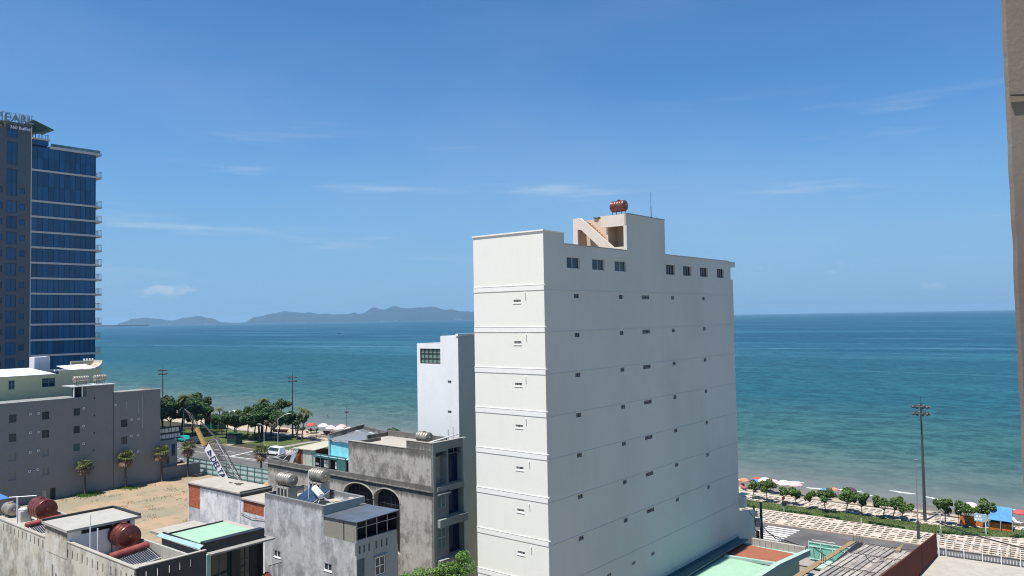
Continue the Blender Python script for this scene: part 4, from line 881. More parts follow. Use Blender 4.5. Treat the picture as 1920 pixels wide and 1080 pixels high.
# ------------------------------------------------------------------ long low house with brick panels
def brick_house():
    th = thing('brick_panel_house', 'low whitewashed house with exposed red brick panels and a flat roof beside the sandy lot', 'building', AB(30, -10, 0))
    b0 = -10.27; F = Fb(b0)
    mb = MB(); wall_b(mb, b0, 25.15, 31.78, 0, 13.95, []); wall_b(mb, b0, 33.72, 33.85, 0, 13.95, []); obj('white_wall', mb, M['whitewash'], th)
    mb = MB(); wall_b(mb, b0, 31.78, 33.72, 0, 11.78, []); wall_a(mb, 33.85, b0, -7.3, 0, 13.9, []); wall_b(mb, -7.3, 25.2, 33.85, 0, 13.9, []); obj('grey_base_wall', mb, M['greyhouse'], th)
    obj('brick_panel', MB().poly([AB(31.78, b0+.03, 11.78), AB(33.72, b0+.03, 11.78), AB(33.72, b0+.03, 13.88), AB(31.78, b0+.03, 13.88)]), M['brick'], th)
    mb = MB(); mb.prism([AB(33.95, b0-.08, 13.9), AB(25.1, b0-.08, 14.0), AB(25.1, -7.1, 14.0), AB(33.9, -7.2, 13.9)], (0, 0, .12)); obj('roof', mb, M['roofpale'], th)
    mb = MB(); mb.box(Fa(25.12), b0, -7.2, 0, .15, 13.5, 14.2); obj('dark_upstand', mb, M['black'], th)
    mb = MB(); wall_b(mb, b0+.02, 20.5, 25.14, 0, 12.55, []); wall_b(mb, b0+.02, 24.72, 25.14, 12.55, 13.6, []); wall_b(mb, b0+.02, 20.5, 21.7, 12.55, 13.6, []); wall_a(mb, 20.5, b0, -7.2, 0, 13.6, []); obj('lower_wall', mb, M['whiteband'] if False else M['whitewash'], th)
    obj('brick_panel', MB().poly([AB(21.7, b0+.05, 12.55), AB(24.72, b0+.05, 12.55), AB(24.72, b0+.05, 13.6), AB(21.7, b0+.05, 13.6)]), M['brick'], th)
    mb = MB(); mb.box(F, 20.4, 25.12, -.06, 3.1, 13.6, 13.72); obj('lower_roof', mb, M['roofpale'], th)
    mb = MB(); mb.path([AB(25.0, b0-.05, 12.4), AB(23.4, b0-.07, 12.25), AB(21.8, b0-.05, 12.35), AB(20.6, b0-.05, 12.2)], .02); obj('cable', mb, M['black'], th)
    sc = thing('roof_sticks', 'few dark sticks lying on the flat roof of the brick panel house', 'sticks', AB(29, -8.5, 14.12)); mb = MB()
    for (a, b, d) in ((28.6, -8.6, .5), (29.2, -8.4, .9), (28.9, -8.2, .6), (29.9, -8.5, .3)): mb.tube(AB(a, b, 14.15), AB(a-d, b+.15, 14.16), .045, n=5)
    obj('sticks', mb, M['trunk'], sc)
brick_house()

# ------------------------------------------------------------------ green-roofed house
def green_house():
    th = thing('mint_roof_house', 'house with a flat mint green roof and dark balcony openings, lower left', 'building', AB(8, -23, 0))
    a0, a1 = 7.75, 12.9; b0, b1 = -23.29, -19.4; F = Fb(b0); A = Fa(a0)
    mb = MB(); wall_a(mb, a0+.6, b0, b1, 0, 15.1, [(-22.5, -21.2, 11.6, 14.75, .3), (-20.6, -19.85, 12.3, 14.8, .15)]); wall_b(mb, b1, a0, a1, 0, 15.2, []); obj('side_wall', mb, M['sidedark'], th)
    mb = MB(); wall_b(mb, b0, 7.5, 8.35, 0, 15.1, []); mb.box(F, 7.5, 8.3, .001, .25, 0, 15.1); obj('mint_column', mb, M['mintwall'], th)
    mb = MB(); wall_b(mb, b0+.05, 8.35, 13.0, 0, 15.2, []); obj('front_wall', mb, M['g1top'], th)
    mb = MB(); mb.poly([AB(8.3, b0+.3, 15.5), AB(12.35, b0+.3, 15.5), AB(12.35, b1, 15.52), AB(8.3, b1, 15.52)]); obj('roof_deck', mb, M['mint'], th)
    mb = MB(); mb.prism([AB(a0, b0, 15.2), AB(a0, b1+.1, 15.2), AB(a0, b1+.1, 15.78), AB(a0, b0, 15.78)], UD*.5); obj('fascia', mb, M['black'], th)
    mb = MB(); mb.box(Fa(a0-.55), b0+.1, b1+.5, 0, 1.1, 15.08, 15.18); obj('balcony_roof_slab', mb, M['rooftop'], th)
    mb = MB(); mb.prism([AB(7.8, b0-.05, 15.62), AB(13.0, b0-.05, 15.52), AB(13.0, b0-.26, 15.36), AB(7.9, b0-.26, 15.42)], (0, 0, .04)); obj('gutter_strip', mb, M['ltblue'], th)
    mb = MB(); mb.box(F, 8.2, 13.0, .1, .2, 15.45, 15.57); mb.box(Fa(12.35), b0+.2, b1, 0, .07, 15.4, 15.6); obj('kerb', mb, M['black'], th)
    mb = MB(); mb.box(Fa(12.47), b0+.2, b1-.6, 0, 2.4, 15.2, 15.36); mb.box(Fb(b1-.02), 8.3, 12.5, 0, .5, 15.3, 15.48); obj('back_roof', mb, M['roofpale'], th)
    window(th, Fa(a0+.6), -22.5, -21.2, 11.6, 14.75, .28, 2, 2, 'teal', 'win', .05, 'glass_door'); window(th, Fa(a0+.6), -20.6, -19.85, 12.3, 14.8, .13, 2, 3, 'iron', 'win', .05)
    mb = MB()
    for i in range(12): b = -19.3+i*.09; mb.tube(AB(a0-.4, b, 12.6), AB(a0-.4, b, 13.45), .012, n=4)
    mb.tube(AB(a0-.4, -19.3, 13.46), AB(a0-.4, -18.3, 13.46), .02, n=5); obj('balcony_railing', mb, M['iron'], th)
    mb = MB(); mb.prism([AB(7.2, -22.6, 12.7), AB(7.2, -19.4, 13.1), AB(6.2, -19.4, 12.6), AB(6.2, -22.6, 12.2)], (0, 0, .08)); obj('lower_tiled_roof', mb, M['rust'], th)
    mb = MB()
    for i in range(11): b = -22.5+i*.29; mb.tube(AB(7.22, b, 12.80+.037*i), AB(6.18, b, 12.30+.037*i), .04, n=5)
    obj('tile_ridges', mb, M['rust'], th)
green_house()

# ------------------------------------------------------------------ nearest house with red tanks
def near_house():
    th = thing('stained_parapet_house', 'nearest stained cream house at bottom left with slotted roof parapets', 'building', AB(3, -29.5, 0))
    a0, a1 = 2.68, 26.0; b0, b1 = -29.72, -26.05
    mb = MB(); wall_b(mb, b0, a0, a1, 0, 15.9, []); obj('front_wall', mb, M['g1'], th)
    sl = slots_along(.35, 5, .56, .11, 16.02, 16.5)+slots_along(3.5, 8, .62, .11, 16.0, 16.48)
    mb = MB(); mb.slotted(AB(a0, b0), UD, VD, 10.6-a0, 15.9, 16.85, sl, .14)
    obj('front_parapet', mb, M['g1'], th); mb = MB(); sl2 = slots_along(.35, 11, .62, .12, 15.95, 16.42)
    mb.slotted(AB(13.55, b0), UD, VD, a1-13.55, 15.9, 16.6, sl2+slots_along(7.3, 8, .62, .12, 15.95, 16.42), .14)
    obj('front_parapet', mb, M['g1'], th)
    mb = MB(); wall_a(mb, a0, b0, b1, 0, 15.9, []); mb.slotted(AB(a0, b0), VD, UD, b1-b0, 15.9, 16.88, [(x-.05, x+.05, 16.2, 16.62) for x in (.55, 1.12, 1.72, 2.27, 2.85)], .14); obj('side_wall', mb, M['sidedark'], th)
    mb = MB(); mb.box(Fb(b1-.14), a0+.14, 10.6, 0, .14, 15.6, 16.4); mb.box(Fb(b1-.14), 13.7, a1, 0, .14, 15.6, 16.3); obj('back_parapet', mb, M['g1top'], th)
    obj('roof_deck', MB().poly([AB(a0, b0, 15.7), AB(a1, b0, 15.7), AB(a1, b1, 15.7), AB(a0, b1, 15.7)]), M['roofpale'], th)
    mb = MB(); mb.box(Fa(a0), b0+.14, b1, -.03, .17, 16.88, 16.93); mb.box(Fb(b0), a0-.03, 10.6, -.03, .17, 16.855, 16.9); mb.box(Fb(b0), 13.7, a1, -.03, .17, 16.6, 16.66); obj('coping', mb, M['roofpale'], th)
    # stair block
    mb = MB(); wall_b(mb, b0-.02, 10.6, 13.6, 15.9, 17.42, []); obj('block_front', mb, M['g1'], th)
    mb = MB(); wall_a(mb, 10.6, b0, b1, 15.7, 17.42, [(-29.0, -27.3, 17.12, 17.36, .12), (-26.9, -26.3, 17.1, 17.36, .12)], .12, True); wall_a(mb, 13.6, b0, b1, 15.7, 17.42, []); wall_b(mb, b1, 10.6, 13.6, 15.7, 17.42, []); obj('block_side', mb, M['warmwhite'], th)
    for (x0, x1) in ((-29.0, -27.3), (-26.9, -26.3)): obj('vent_opening', MB().box(Fa(10.6), x0+.01, x1-.01, .10, .118, 17.13, 17.35), M['dark'], th)
    mb = MB(); mb.prism([AB(13.85, b0-.12, 17.42), AB(10.3, b0-.15, 17.42), AB(10.3, b1+.25, 17.42), AB(13.85, b1+.25, 17.42)], (0, 0, .14)); obj('block_slab', mb, M['g1top'], th)
    mb = MB(); F = Fb(b0-.12); mb.box(Fa(13.7), b0-.1, b1+.2, 0, .15, 17.56, 17.68); mb.box(Fb(b1+.1), 10.35, 13.7, 0, .14, 17.56, 17.68); obj('block_kerb', mb, M['black'], th)
    mb = MB(); mb.box(Fb(-29.9), 10.0, 14.4, 0, .1, 14.2, 15.2) if False else None
    dr = thing('drain_pipe', 'thin dark drain pipes on the stained wall of the nearest house', 'pipe', AB(13, b0-.05, 13)); mb = MB()
    mb.tube(AB(12.5, b0-.05, 12.5), AB(12.5, b0-.05, 15.3), .03, n=5); mb.tube(AB(12.0, b0-.05, 12.5), AB(12.0, b0-.05, 14.9), .03, n=5); obj('pipes', mb, M['steelgrey'], dr)
near_house()
g = 'red water tanks on the stained parapet house'
htank('water_tank', 'big red water tank right of the stair block, above the glass tubes', AB(9.95, -26.95, 16.72), -UD, 1.4, .68, M['steelred'], g, 4, .5)
htank('water_tank', 'big red ribbed water tank at the far left behind the slotted parapet', AB(21.55, -27.0, 16.66), -UD, 1.55, .69, M['steelred'], g, 4, .45)
g = 'solar heaters with red tanks on the stained parapet house'
solar_heater('solar_heater', 'solar water heater with red tank and dark glass tubes at the near roof corner', AB(8.55, -28.35, 16.05), AB(8.35, -26.35, 16.3), -UD*1.35+VD*.1, .42, .22, M['redpipe'], g)
solar_heater('solar_heater', 'solar water heater with red tank, left of the stair block beside the farther red tank', AB(19.8, -28.6, 16.1), AB(19.5, -26.6, 16.3), -UD*1.3, .4, .19, M['redpipe'], g)
htank('water_tank', 'small grey weathered tank half hidden behind the parapet at the left edge', AB(25.3, -27.6, 16.2), -UD, 1.2, .42, M['steel'], None, 3, .1)
t = thing('roof_vent_unit', 'pale box-shaped unit with a round lid between the grey tank and the red tank', 'vent unit', AB(23.0, -27.6, 15.7))
obj('casing', MB().box(Fb(-27.9), 22.7, 23.4, 0, .6, 15.7, 16.4), M['lightmetal'], t); obj('lid', MB().lathe(AB(23.05, -27.6, 16.4), (0, 0, 1), [(0, .3), (.12, .33), (.2, .2)], 14), M['lightmetal'], t, smooth=True)
t = thing('pipe_mast', 'tall white pipe mast in front of the stair block slab', 'pipe', AB(9.7, -29.3, 15.7)); mb = MB(); mb.tube(AB(9.7, -28.9, 15.7), AB(9.7, -28.9, 18.35), .035, n=7); mb.tube(AB(9.25, -28.7, 15.7), AB(9.25, -28.7, 17.6), .035, n=7); mb.tube(AB(10.4, -29.2, 15.7), AB(10.4, -29.2, 16.6), .04, n=7); obj('pipes', mb, M['whiteplastic'], t)
t = thing('pipe_mast', 'white pipe mast with a horizontal arm beside the farther red tank', 'pipe', AB(21.2, -28.6, 15.7)); mb = MB(); mb.tube(AB(21.2, -28.6, 15.7), AB(21.2, -28.6, 17.75), .045, n=7); mb.tube(AB(21.7, -28.9, 17.72), AB(20.6, -27.7, 17.75), .03, n=6); obj('pipes', mb, M['whiteplastic'], t)
t = thing('pump_clutter', 'small dark pump and valves on the roof at the foot of the white pipe mast', 'pump', AB(10.0, -28.9, 15.7)); mb = MB()
for i in range(6): p = AB(9.2+.3*i, -28.7+.1*(i % 2), 15.75); mb.tube(p, p+Vector((.05, 0, .3+.05*(i % 3))), .07, n=7)
mb.tube(AB(9.1, -28.8, 15.85), AB(10.9, -28.8, 15.9), .05, n=6); obj('pump', mb, M['iron'], t)
# nearer low roof with the stainless tank cut by the frame
t = thing('lower_neighbour_house', 'lower pale roof at the bottom left corner of the picture carrying a stainless tank', 'building', AB(20, -33, 0))
mb = MB(); mb.box(Fb(-34.5), 13.5, 27, 0, 3.6, 0, 13.3); obj('wall', mb, M['g1'], t)
htank('water_tank', 'stainless tank on the lower roof cut off by the bottom edge, lower left', AB(19.6, -31.5, 14.35), UD, 1.2, .42, M['steel'], None, 4, .5)
# ------------------------------------------------------------------ grey side wall building by the lot
def grey_block():
    th = thing('long_grey_building', 'long dull grey building wall with small square windows beside the sandy lot', 'building', AB(105, 5, 0))
    a = 105.0; mb = MB()
    wins = [(-1.56, -.5, z, z+1.3) for z in (13.4, 10.33, 7.24, 4.14)] + [(3.2, 4.26, z, z+1.28) for z in (13.38, 10.35, 7.3, 4.2)] + [(7.9, 8.98, z, z+1.23) for z in (13.5, 10.5, 7.5)] + [(15.75, 16.84, 10.62, 11.95), (15.75, 16.8, 7.6, 8.9)] + [(-6.6, -5.5, z, z+1.3) for z in (13.3, 10.2, 7.1)]
    door = [(4.5, 5.3, 0, 1.9), (3.3, 4.0, .2, 1.7)]
    wall_a(mb, a, -20, 8.0, 0, 16.55, [w for w in wins if w[1] < 7] + door, .18)
    wall_a(mb, a, 8.0, 9.98, 0, 16.6, [w for w in wins if 7 < w[0] < 9], .18); wall_a(mb, a, 9.98, 14.5, 0, 18.35, [])
    mb.poly([AB(a, -20, 16.3), AB(a, 10, 16.3), AB(a+8, 10, 16.3), AB(a+8, -20, 16.3)])
    mb.poly([AB(a, 9.98, 16.3), AB(a+4, 9.98, 16.3), AB(a+4, 9.98, 18.35), AB(a, 9.98, 18.35)]) if False else None
    wall_b(mb, 10.4, a, a+4, 16.3, 18.35, []); wall_b(mb, 14.5, a, a+4, 14, 18.35, [])
    mb.box(Fa(a+.0), -20, 8, .004, .2, 16.3, 16.549)
    obj('wall', mb, M['greybld'], th)
    mb = MB(); wall_a(mb, a+.0, 14.5, 22.75, 0, 16.85, [w for w in wins if w[0] > 15], .18); wall_b(mb, 22.75, a, a+8, 0, 16.85, []); mb.box(Fa(a), 14.6, 22.7, .004, .2, 16.5, 16.849); mb.poly([AB(a, 14.5, 16.5), AB(a, 22.7, 16.5), AB(a+8, 22.7, 16.5), AB(a+8, 14.5, 16.5)]); obj('end_wing_wall', mb, M['greybld2'], th)
    obj('downpipe_joint', MB().box(Fa(a), 14.46, 14.52, -.04, -.001, 0, 16.9), M['iron'], th)
    A = Fa(a)
    for w in wins:
        g = 'teal' if (w[0] > 7.5 and w[2] < 8 and w[0] < 9) else ('greybld' if w[2] < 8.4 and w[0] < 4.5 and w[2] < 7.5 else 'win')
        window(th, A, w[0], w[1], w[2], w[3], .15, 2, 1, 'iron' if g != 'greybld' else 'steelgrey', g, .05)
    obj('door', MB().box(A, 4.5, 5.3, .12, .16, 0, 1.9), M['dark'], th); obj('door', MB().box(A, 3.3, 4.0, .1, .14, .2, 1.7), M['steelgrey'], th)
    mb = MB(); mb.box(A, 7.75, 14.7, -.25, 4.3, 18.35, 18.47); obj('roof_slab', mb, M['lightmetal'], th)
    mb = MB(); mb.box(A, -20, 8, -.04, .22, 16.55, 16.62); mb.box(A, 14.55, 22.8, -.04, .22, 16.85, 16.95); obj('coping', mb, M['ledge'], th)
    mb = MB(); mb.box(A, 7.95, 8.12, -.02, .2, 16.6, 18.35); mb.box(A, 9.3, 9.45, -.02, .2, 16.6, 18.35); obj('stair_post', mb, M['whiteplastic'], th)
    obj('stair_dark', MB().box(A, 8.15, 9.9, 1.0, 1.1, 16.3, 18.3), M['dark'], th)
    for i, (b, z) in enumerate([(1.48, 14.5), (2.68, 14.5), (9.57, 14.62), (14.84, 14.72), (17.56, 11.8), (18.74, 11.8), (1.47, 11.45), (2.68, 11.42), (9.57, 11.6), (17.5, 8.86), (18.72, 8.84), (1.47, 8.3), (2.66, 8.4), (9.57, 8.6), (17.5, 5.9), (18.7, 5.9), (1.4, 5.2), (2.6, 5.3), (9.5, 5.6)]):
        p = AB(a, b, z); v = obj('pipe_outlet', MB().lathe(p, -UD, [(0, .21), (.10, .21), (.11, .15)], 10), M['whiteplastic'], th); obj('pipe_hole', MB().lathe(p-UD*.112, -UD, [(0, .11), (.004, .11)], 8), M['dark'], v)
    for (b, z0, z1) in ((19.46, 10.0, 15.9), (18.74, 12.6, 15.2), (16.7, 13.6, 15.2)): obj('wall_conduit', MB().tube(AB(a-.03, b, z0), AB(a-.03, b, z1), .035, n=5), M['ledge'], th)
    for b, z in ((11.3, 16.2), (11.3, 13.2), (11.3, 10.2), (11.2, 7.2), (11.2, 4.2)): obj('wall_slot', MB().box(A, b-.1, b+.1, -.015, 0, z-.14, z+.14), M['dark'], th)
    g = 'brown-grey steel tanks on the roof slab of the long grey building'
    htank('water_tank', 'dull steel tank on the grey building roof slab, left one of two', AB(107.0, 9.9, 19.55), -VD, 2.3, .55, M['steel'], g, 6, .45)
    htank('water_tank', 'dull steel tank on the grey building roof slab, right one of two, nearer the sea', AB(107.0, 13.0, 19.55), -VD, 1.9, .55, M['steel'], g, 5, .45)
grey_block()
def cream_block():
    th = thing('cream_green_building', 'cream green building with white sheet roof rising behind the long grey wall', 'building', AB(116, 5, 0))
    a = 116.2; mb = MB(); ws = [(2.0, 2.95, 17.9, 19.5), (7.2, 9.35, 17.9, 19.5)]
    wall_a(mb, a, -14, 9.9, 0, 20.15, ws, .15); wall_a(mb, a, 9.9, 17.2, 0, 20.65, []); wall_b(mb, 17.2, a, a+8, 0, 20.65, [])
    obj('wall', mb, M['cream'], th)
    for w in ws: window(th, Fa(a), w[0], w[1], w[2], w[3], .13, 2, 2, 'tealpost', 'win', .09)
    mb = MB()
    for i in range(6):
        b = -14+i*2.6; 
    mb.prism([AB(a-.1, -14, 20.15), AB(a-.1, 9.4, 20.15), AB(a+5.5, 7.0, 21.2), AB(a+5.5, -14, 21.2)], (0, 0, .06)); obj('sheet_roof', mb, M['whiteroof'], th)
    mb = MB(); mb.prism([AB(a-.11, .0, 20.23), AB(a-.11, .75, 20.23), AB(a+5.4, -1.2, 21.29), AB(a+5.4, -2.0, 21.29)], (0, 0, .02)); obj('blue_strip', mb, M['bluepaint'], th)
    mb = MB(); mb.prism([AB(a-.05, 11.6, 20.68), AB(a-.05, 16.2, 20.75), AB(a+3, 15.6, 21.5), AB(a+3, 10.6, 21.4)], (0, 0, .06)); obj('small_sheet_roof', mb, M['whiteroof'], th)
    mb = MB(); n = 8
    for i in range(n):
        t0, t1 = math.pi/2*i/n, math.pi/2*(i+1)/n; p = lambda t: (17.3-1.7*math.cos(t)*1., 22.2-1.5*math.sin(t))
        (b0, z0), (b1, z1) = (15.4+2.0*math.sin(t0), 20.7+1.4*(1-math.cos(t0))), (15.4+2.0*math.sin(t1), 20.7+1.4*(1-math.cos(t1)))
        mb.prism([AB(a, b0, z0), AB(a, b1, z1), AB(a+4, b1, z1), AB(a+4, b0, z0)], (0, 0, .12))
    mb.box(Fb(13.4), a+3.6, a+4.2, 0, 4.0, 20.5, 22.1); obj('curved_parapet', mb, M['creamsheet'], th)
    bx = thing('white_roof_box', 'plain white rooftop box in front of the blue glass tower', 'roof room', AB(124, 9.5, 20)); obj('wall', MB().box(Fa(122.5), 8.2, 10.8, 0, 2.4, 14, 23.1), M['whiteroof'], bx)
    g = thing('antenna_rack', 'small rack of white antennas above the curved parapet at the seaward roof end', 'antenna', AB(118, 16, 22.1)); mb = MB()
    for i in range(4): p = AB(118.2, 15.0+.5*i, 22.0); mb.tube(p, p+Vector((0, 0, .6)), .03, n=5); mb.box(LOC, p.x-.12, p.x+.12, p.y-.1, p.y+.1, p.z+.3, p.z+.6)
    mb.tube(AB(118.2, 14.8, 22.25), AB(118.2, 16.7, 22.25), .03, n=5); obj('rack', mb, M['whiteplastic'], g)
    rc = thing('roof_rubble', 'pale rubble and pots along the roof edge between the two white sheet roofs', 'rubble', AB(116.4, 10.5, 20.7)); rnd = random.Random(2)
    mb = MB()
    for i in range(16): b = 9.3+i*.16; h = rnd.uniform(.1, .3); w = rnd.uniform(.08, .16); mb.box(Fa(116.3), b, b+w, rnd.uniform(0, .3), rnd.uniform(.4, .6), 20.6, 20.66+h)
    obj('rubble', mb, M['whiteroof'], rc, kind='stuff')
    sh_ = thing('blue_roof_hut', 'small grey hut with a bright blue roof at the left edge beside the lot', 'hut', AB(93, -8, 0)); obj('wall', MB().box(Fa(91.6), -15, -6.0, 0, 6, 0, 4.0), M['greybld'], sh_)
    mb = MB(); mb.prism([AB(91.3, -15, 4.0), AB(91.3, -5.8, 4.0), AB(98, -5.8, 4.2), AB(98, -15, 4.2)], (0, 0, .08)); obj('roof', mb, M['bluepaint'], sh_)
cream_block()

# ------------------------------------------------------------------ glass tower
def text_mesh(s, size, ext):
    cu = bpy.data.curves.new('lettering', 'FONT'); cu.body = s; cu.size = size; cu.extrude = ext; cu.offset = size*.012
    o = bpy.data.objects.new('lettering', cu); C.objects.link(o); bpy.context.view_layer.update()
    me = bpy.data.meshes.new_from_object(o.evaluated_get(bpy.context.evaluated_depsgraph_get())); bpy.data.objects.remove(o); bpy.data.curves.remove(cu); me.materials.clear(); return me
def lettering(parent, s, size, org, xdir, m, ext=.08, name='lettering', squeeze=1.):
    me = text_mesh(s, size, ext); X = Vector(xdir).normalized(); Z = Vector((0, 0, 1)); Y = X.cross(Z)
    mt = Matrix((X*squeeze, Z, Y)).transposed().to_4x4(); me.transform(mt); 
    o = bpy.data.objects.new(name, me); me.materials.append(m); C.objects.link(o); o.parent = parent; o.location = Vector(org)-worg(parent); return o
def tower():
    a = 151.8; th = thing('glass_hotel_tower', 'tall hotel tower at the left edge, grey strip and blue glass with white bands', 'building', AB(a, 20, 0)); A = Fa(a)
    mb = MB(); top = 70.3
    hs = []; zrow = [3.4*i+5.1 for i in range(0, 17)]; bands = [69.0, 63.4, 56.5] + [53.05-3.41*i for i in range(15)]
    strips = [(12.97, 14.98, 69.9, 72.2), (12.97, 14.98, 64.0, 69.0), (12.97, 14.98, 57.2, 63.1)] + [(12.95, 14.93, 53.5-3.41*i, 56.15-3.41*i) for i in range(15)]
    smw = [(15.47, 16.48, 57.8, 59.05)] + [(15.47, 16.5, 54.25-3.41*i, 55.6-3.41*i) for i in range(15)]
    smw += [(x-4.1-.35, y-4.1-.1, p, q) for x, y, p, q in smw]
    wall_a(mb, a, 2, 17.6, 0, 72.6, strips+smw, .18); wall_b(mb, 17.6, a, a+9, 60, 72.6, []); wall_b(mb, 2, a, a+18, 0, 72.6, []); wall_a(mb, a+18, 2, 31, 0, 68, [])
    obj('wall', mb, M['towergrey'], th)
    for w in strips: window(th, A, w[0], w[1], w[2], w[3], .15, 2, 2 if w[3]-w[2] > 3 else 1, 'iron', 'blueglass', .07)
    for w in smw: window(th, A, w[0], w[1], w[2], w[3], .15, 1, 1, 'iron', 'blueglass', .07)
    obj('corner_strip', MB().box(A, 17.56, 17.72, -.15, -.001, 0, 72.7), M['ledge'], th)
    # glass bands built of single panels
    rnd = random.Random(8)
    zs = [70.4] + bands; nb = 12; wd = (31.0-17.75)/nb; shared = {}
    for i in range(len(zs)-1):
        z1, z0 = zs[i], zs[i+1]
        if i == 0: continue
        hh = z1-z0-.42
        if z0 < 14: break
        rows = 2 if hh > 4.5 else 1
        for r_ in range(rows):
            ph = hh/rows; zz0 = z0+.21+ph*r_
            for k in range(nb):
                key = round(ph, 2)
                if key not in shared:
                    m_ = MB(); o = Vector((0, 0, 0)); 
                    m_.prism([VD*0, VD*(wd-.05), VD*(wd-.05)+UD*.06, UD*.06], (0, 0, ph-.05)); m_.prism([VD*0-UD*.03, VD*.05-UD*.03, VD*.05, VD*0], (0, 0, ph-.05)) ; m_.prism([VD*0-UD*.02, VD*(wd-.05)-UD*.02, VD*(wd-.05), VD*0], (0, 0, .04)); m_.prism([VD*0-UD*.02+Vector((0, 0, ph*.36)), VD*(wd-.05)-UD*.02+Vector((0, 0, ph*.36)), VD*(wd-.05)+Vector((0, 0, ph*.36)), Vector((0, 0, ph*.36))], (0, 0, .035))
                    me = new_mesh('glass_panel', m_); me.materials.append(M['blueglass']); shared[key] = me
                piece('glass_panel', shared[key], th, AB(a-.02+(rnd.uniform(-.008, .008)), 17.78+k*wd, zz0))
    z0 = 69.0; key = None
    for k in range(nb):
        m_ = MB(); h = (70.25 if k < 3 else 68.6+.0) - 69.0
        if k < 3: m_.box(A, 17.78+k*wd, 17.73+(k+1)*wd, 0, .06, 69.1, 70.2); obj('glass_panel', m_, M['blueglass'], th)
    mb = MB(); wall_b(mb, 31.0, a, a+18, 0, 68.4, []); obj('sea_side_wall', mb, M['blueglass'], th)
    obj('glass_backing', MB().box(A, 17.73, 31.0, .05, .3, 0, 68.3), M['dark'], th)
    obj('corner_strip', MB().box(A, 30.75, 31.0, -.05, .04, 0, 68.3), M['navy'], th)
    obj('roof_slab', MB().box(A, 17.7, 21.2, -.4, 9, 70.25, 70.6), M['ledge'], th); obj('roof_slab', MB().box(A, 21.2, 32.2, -.4, 9, 68.55, 69.1), M['ledge'], th)
    mb = MB(); mb.box(A, 17.7, 21, .5, 9, 69, 70.25); obj('roof_room', mb, M['blueglass'], th)
    for k in range(7): b = 21.4+k*1.5; obj('roof_glass_railing', MB().box(A, b, b+1.46, -.3, -.27, 69.1, 69.75), M['railglass'], th)
    for z in bands[1:]:
        if z < 14: continue
        obj('floor_band', MB().box(A, 17.72, 31.0, -.28, .03, z-.21, z+.21), M['ledge'], th)
        bl = obj('balcony', MB().box(A, 31.0, 32.3, -.3, 3, z-.3, z+.12), M['ledge'], th)
        mb = MB()
        for i in range(5): b = 31.1+i*.28; mb.tube(AB(a-.25, b, z+.1), AB(a-.25, b, z+1.35), .03, n=4)
        mb.tube(AB(a-.25, 31.05, z+1.35), AB(a-.25, 32.25, z+1.35), .035, n=4)
        for i in range(5): mb.tube(AB(a-.25+i*.7, 32.22, z+.1), AB(a-.25+i*.7, 32.22, z+1.35), .03, n=4)
        mb.tube(AB(a-.25, 32.22, z+1.35), AB(a+3, 32.22, z+1.35), .035, n=4); obj('railing', mb, M['steelgrey'], bl)
    # rooftop canopy
    mb = MB(); mb.prism([AB(a-.6, 17.75, 74.3), AB(a-.6, 21.9, 72.75), AB(a+6, 21.9, 72.8), AB(a+6, 17.75, 74.3)], (0, 0, .18)); mb.prism([AB(a, 17.75, 74.1), AB(a+.4, 21.4, 72.7), AB(a+5, 20, 72.4), AB(a+5, 17.75, 72.2)], (0, 0, .05)); obj('roof_canopy', mb, M['teal'], th)
    mb = MB()
    for b in (18.0, 18.6, 19.3, 19.9): mb.tube(AB(a+.5, b, 70.6), AB(a+.5, b, 73.6-(b-18)*.45), .09, n=5)
    for b in (20.3, 20.7, 21.0): mb.tube(AB(a-.2, b, 70.6), AB(a-.2, b, 71.5), .05, n=5)
    mb.tube(AB(a-.2, 20.2, 71.5), AB(a-.2, 21.1, 71.5), .04, n=5); obj('canopy_posts', mb, M['iron'], th)
    mb = MB(); mb.box(A, 8, 17.5, .2, 8, 72.6, 73.4); obj('roof_plant_room', mb, M['towergrey'], th)
    sg = thing('rooftop_letter_sign', 'letters PEARL, SKY and 360 Buffet on top of the glass tower', 'sign', AB(a, 14, 72.6))
    b = 10.75; O = lambda b, z, q=-.5: AB(a+q, b, z)
    for ch, w in zip('PEARL', (1.45, 1.4, 1.6, 1.5, 1.3)):
        lettering(sg, ch, 2.35, O(b, 73.35), VD, M['lettersteel'], .14, 'letter'); b += w
    b = 9.7
    for ch, w in zip('SKY', (1.05, 1.1, 1.15)): lettering(sg, ch, 1.7, O(b, 71.9, -.6), VD, M['gold'], .1, 'letter'); b += w
    lettering(sg, '360 Buffet', 1.02, O(13.3, 71.75, -.6), VD, M['letterwhite'], .08, 'lettering', .92)
    mb = MB()
    for i in range(11): b = 9.6+i*.8; mb.tube(O(b, 72.6, -.3), O(b, 75.4, -.3), .05, n=4); mb.tube(O(b, 75.2, -.3), O(b, 72.7, .8), .04, n=4)
    for z in (73.0, 74.2, 75.2): mb.tube(O(9.4, z, -.3), O(17.8, z, -.3), .05, n=4)
    obj('sign_frame', mb, M['steelgrey'], sg)
tower()

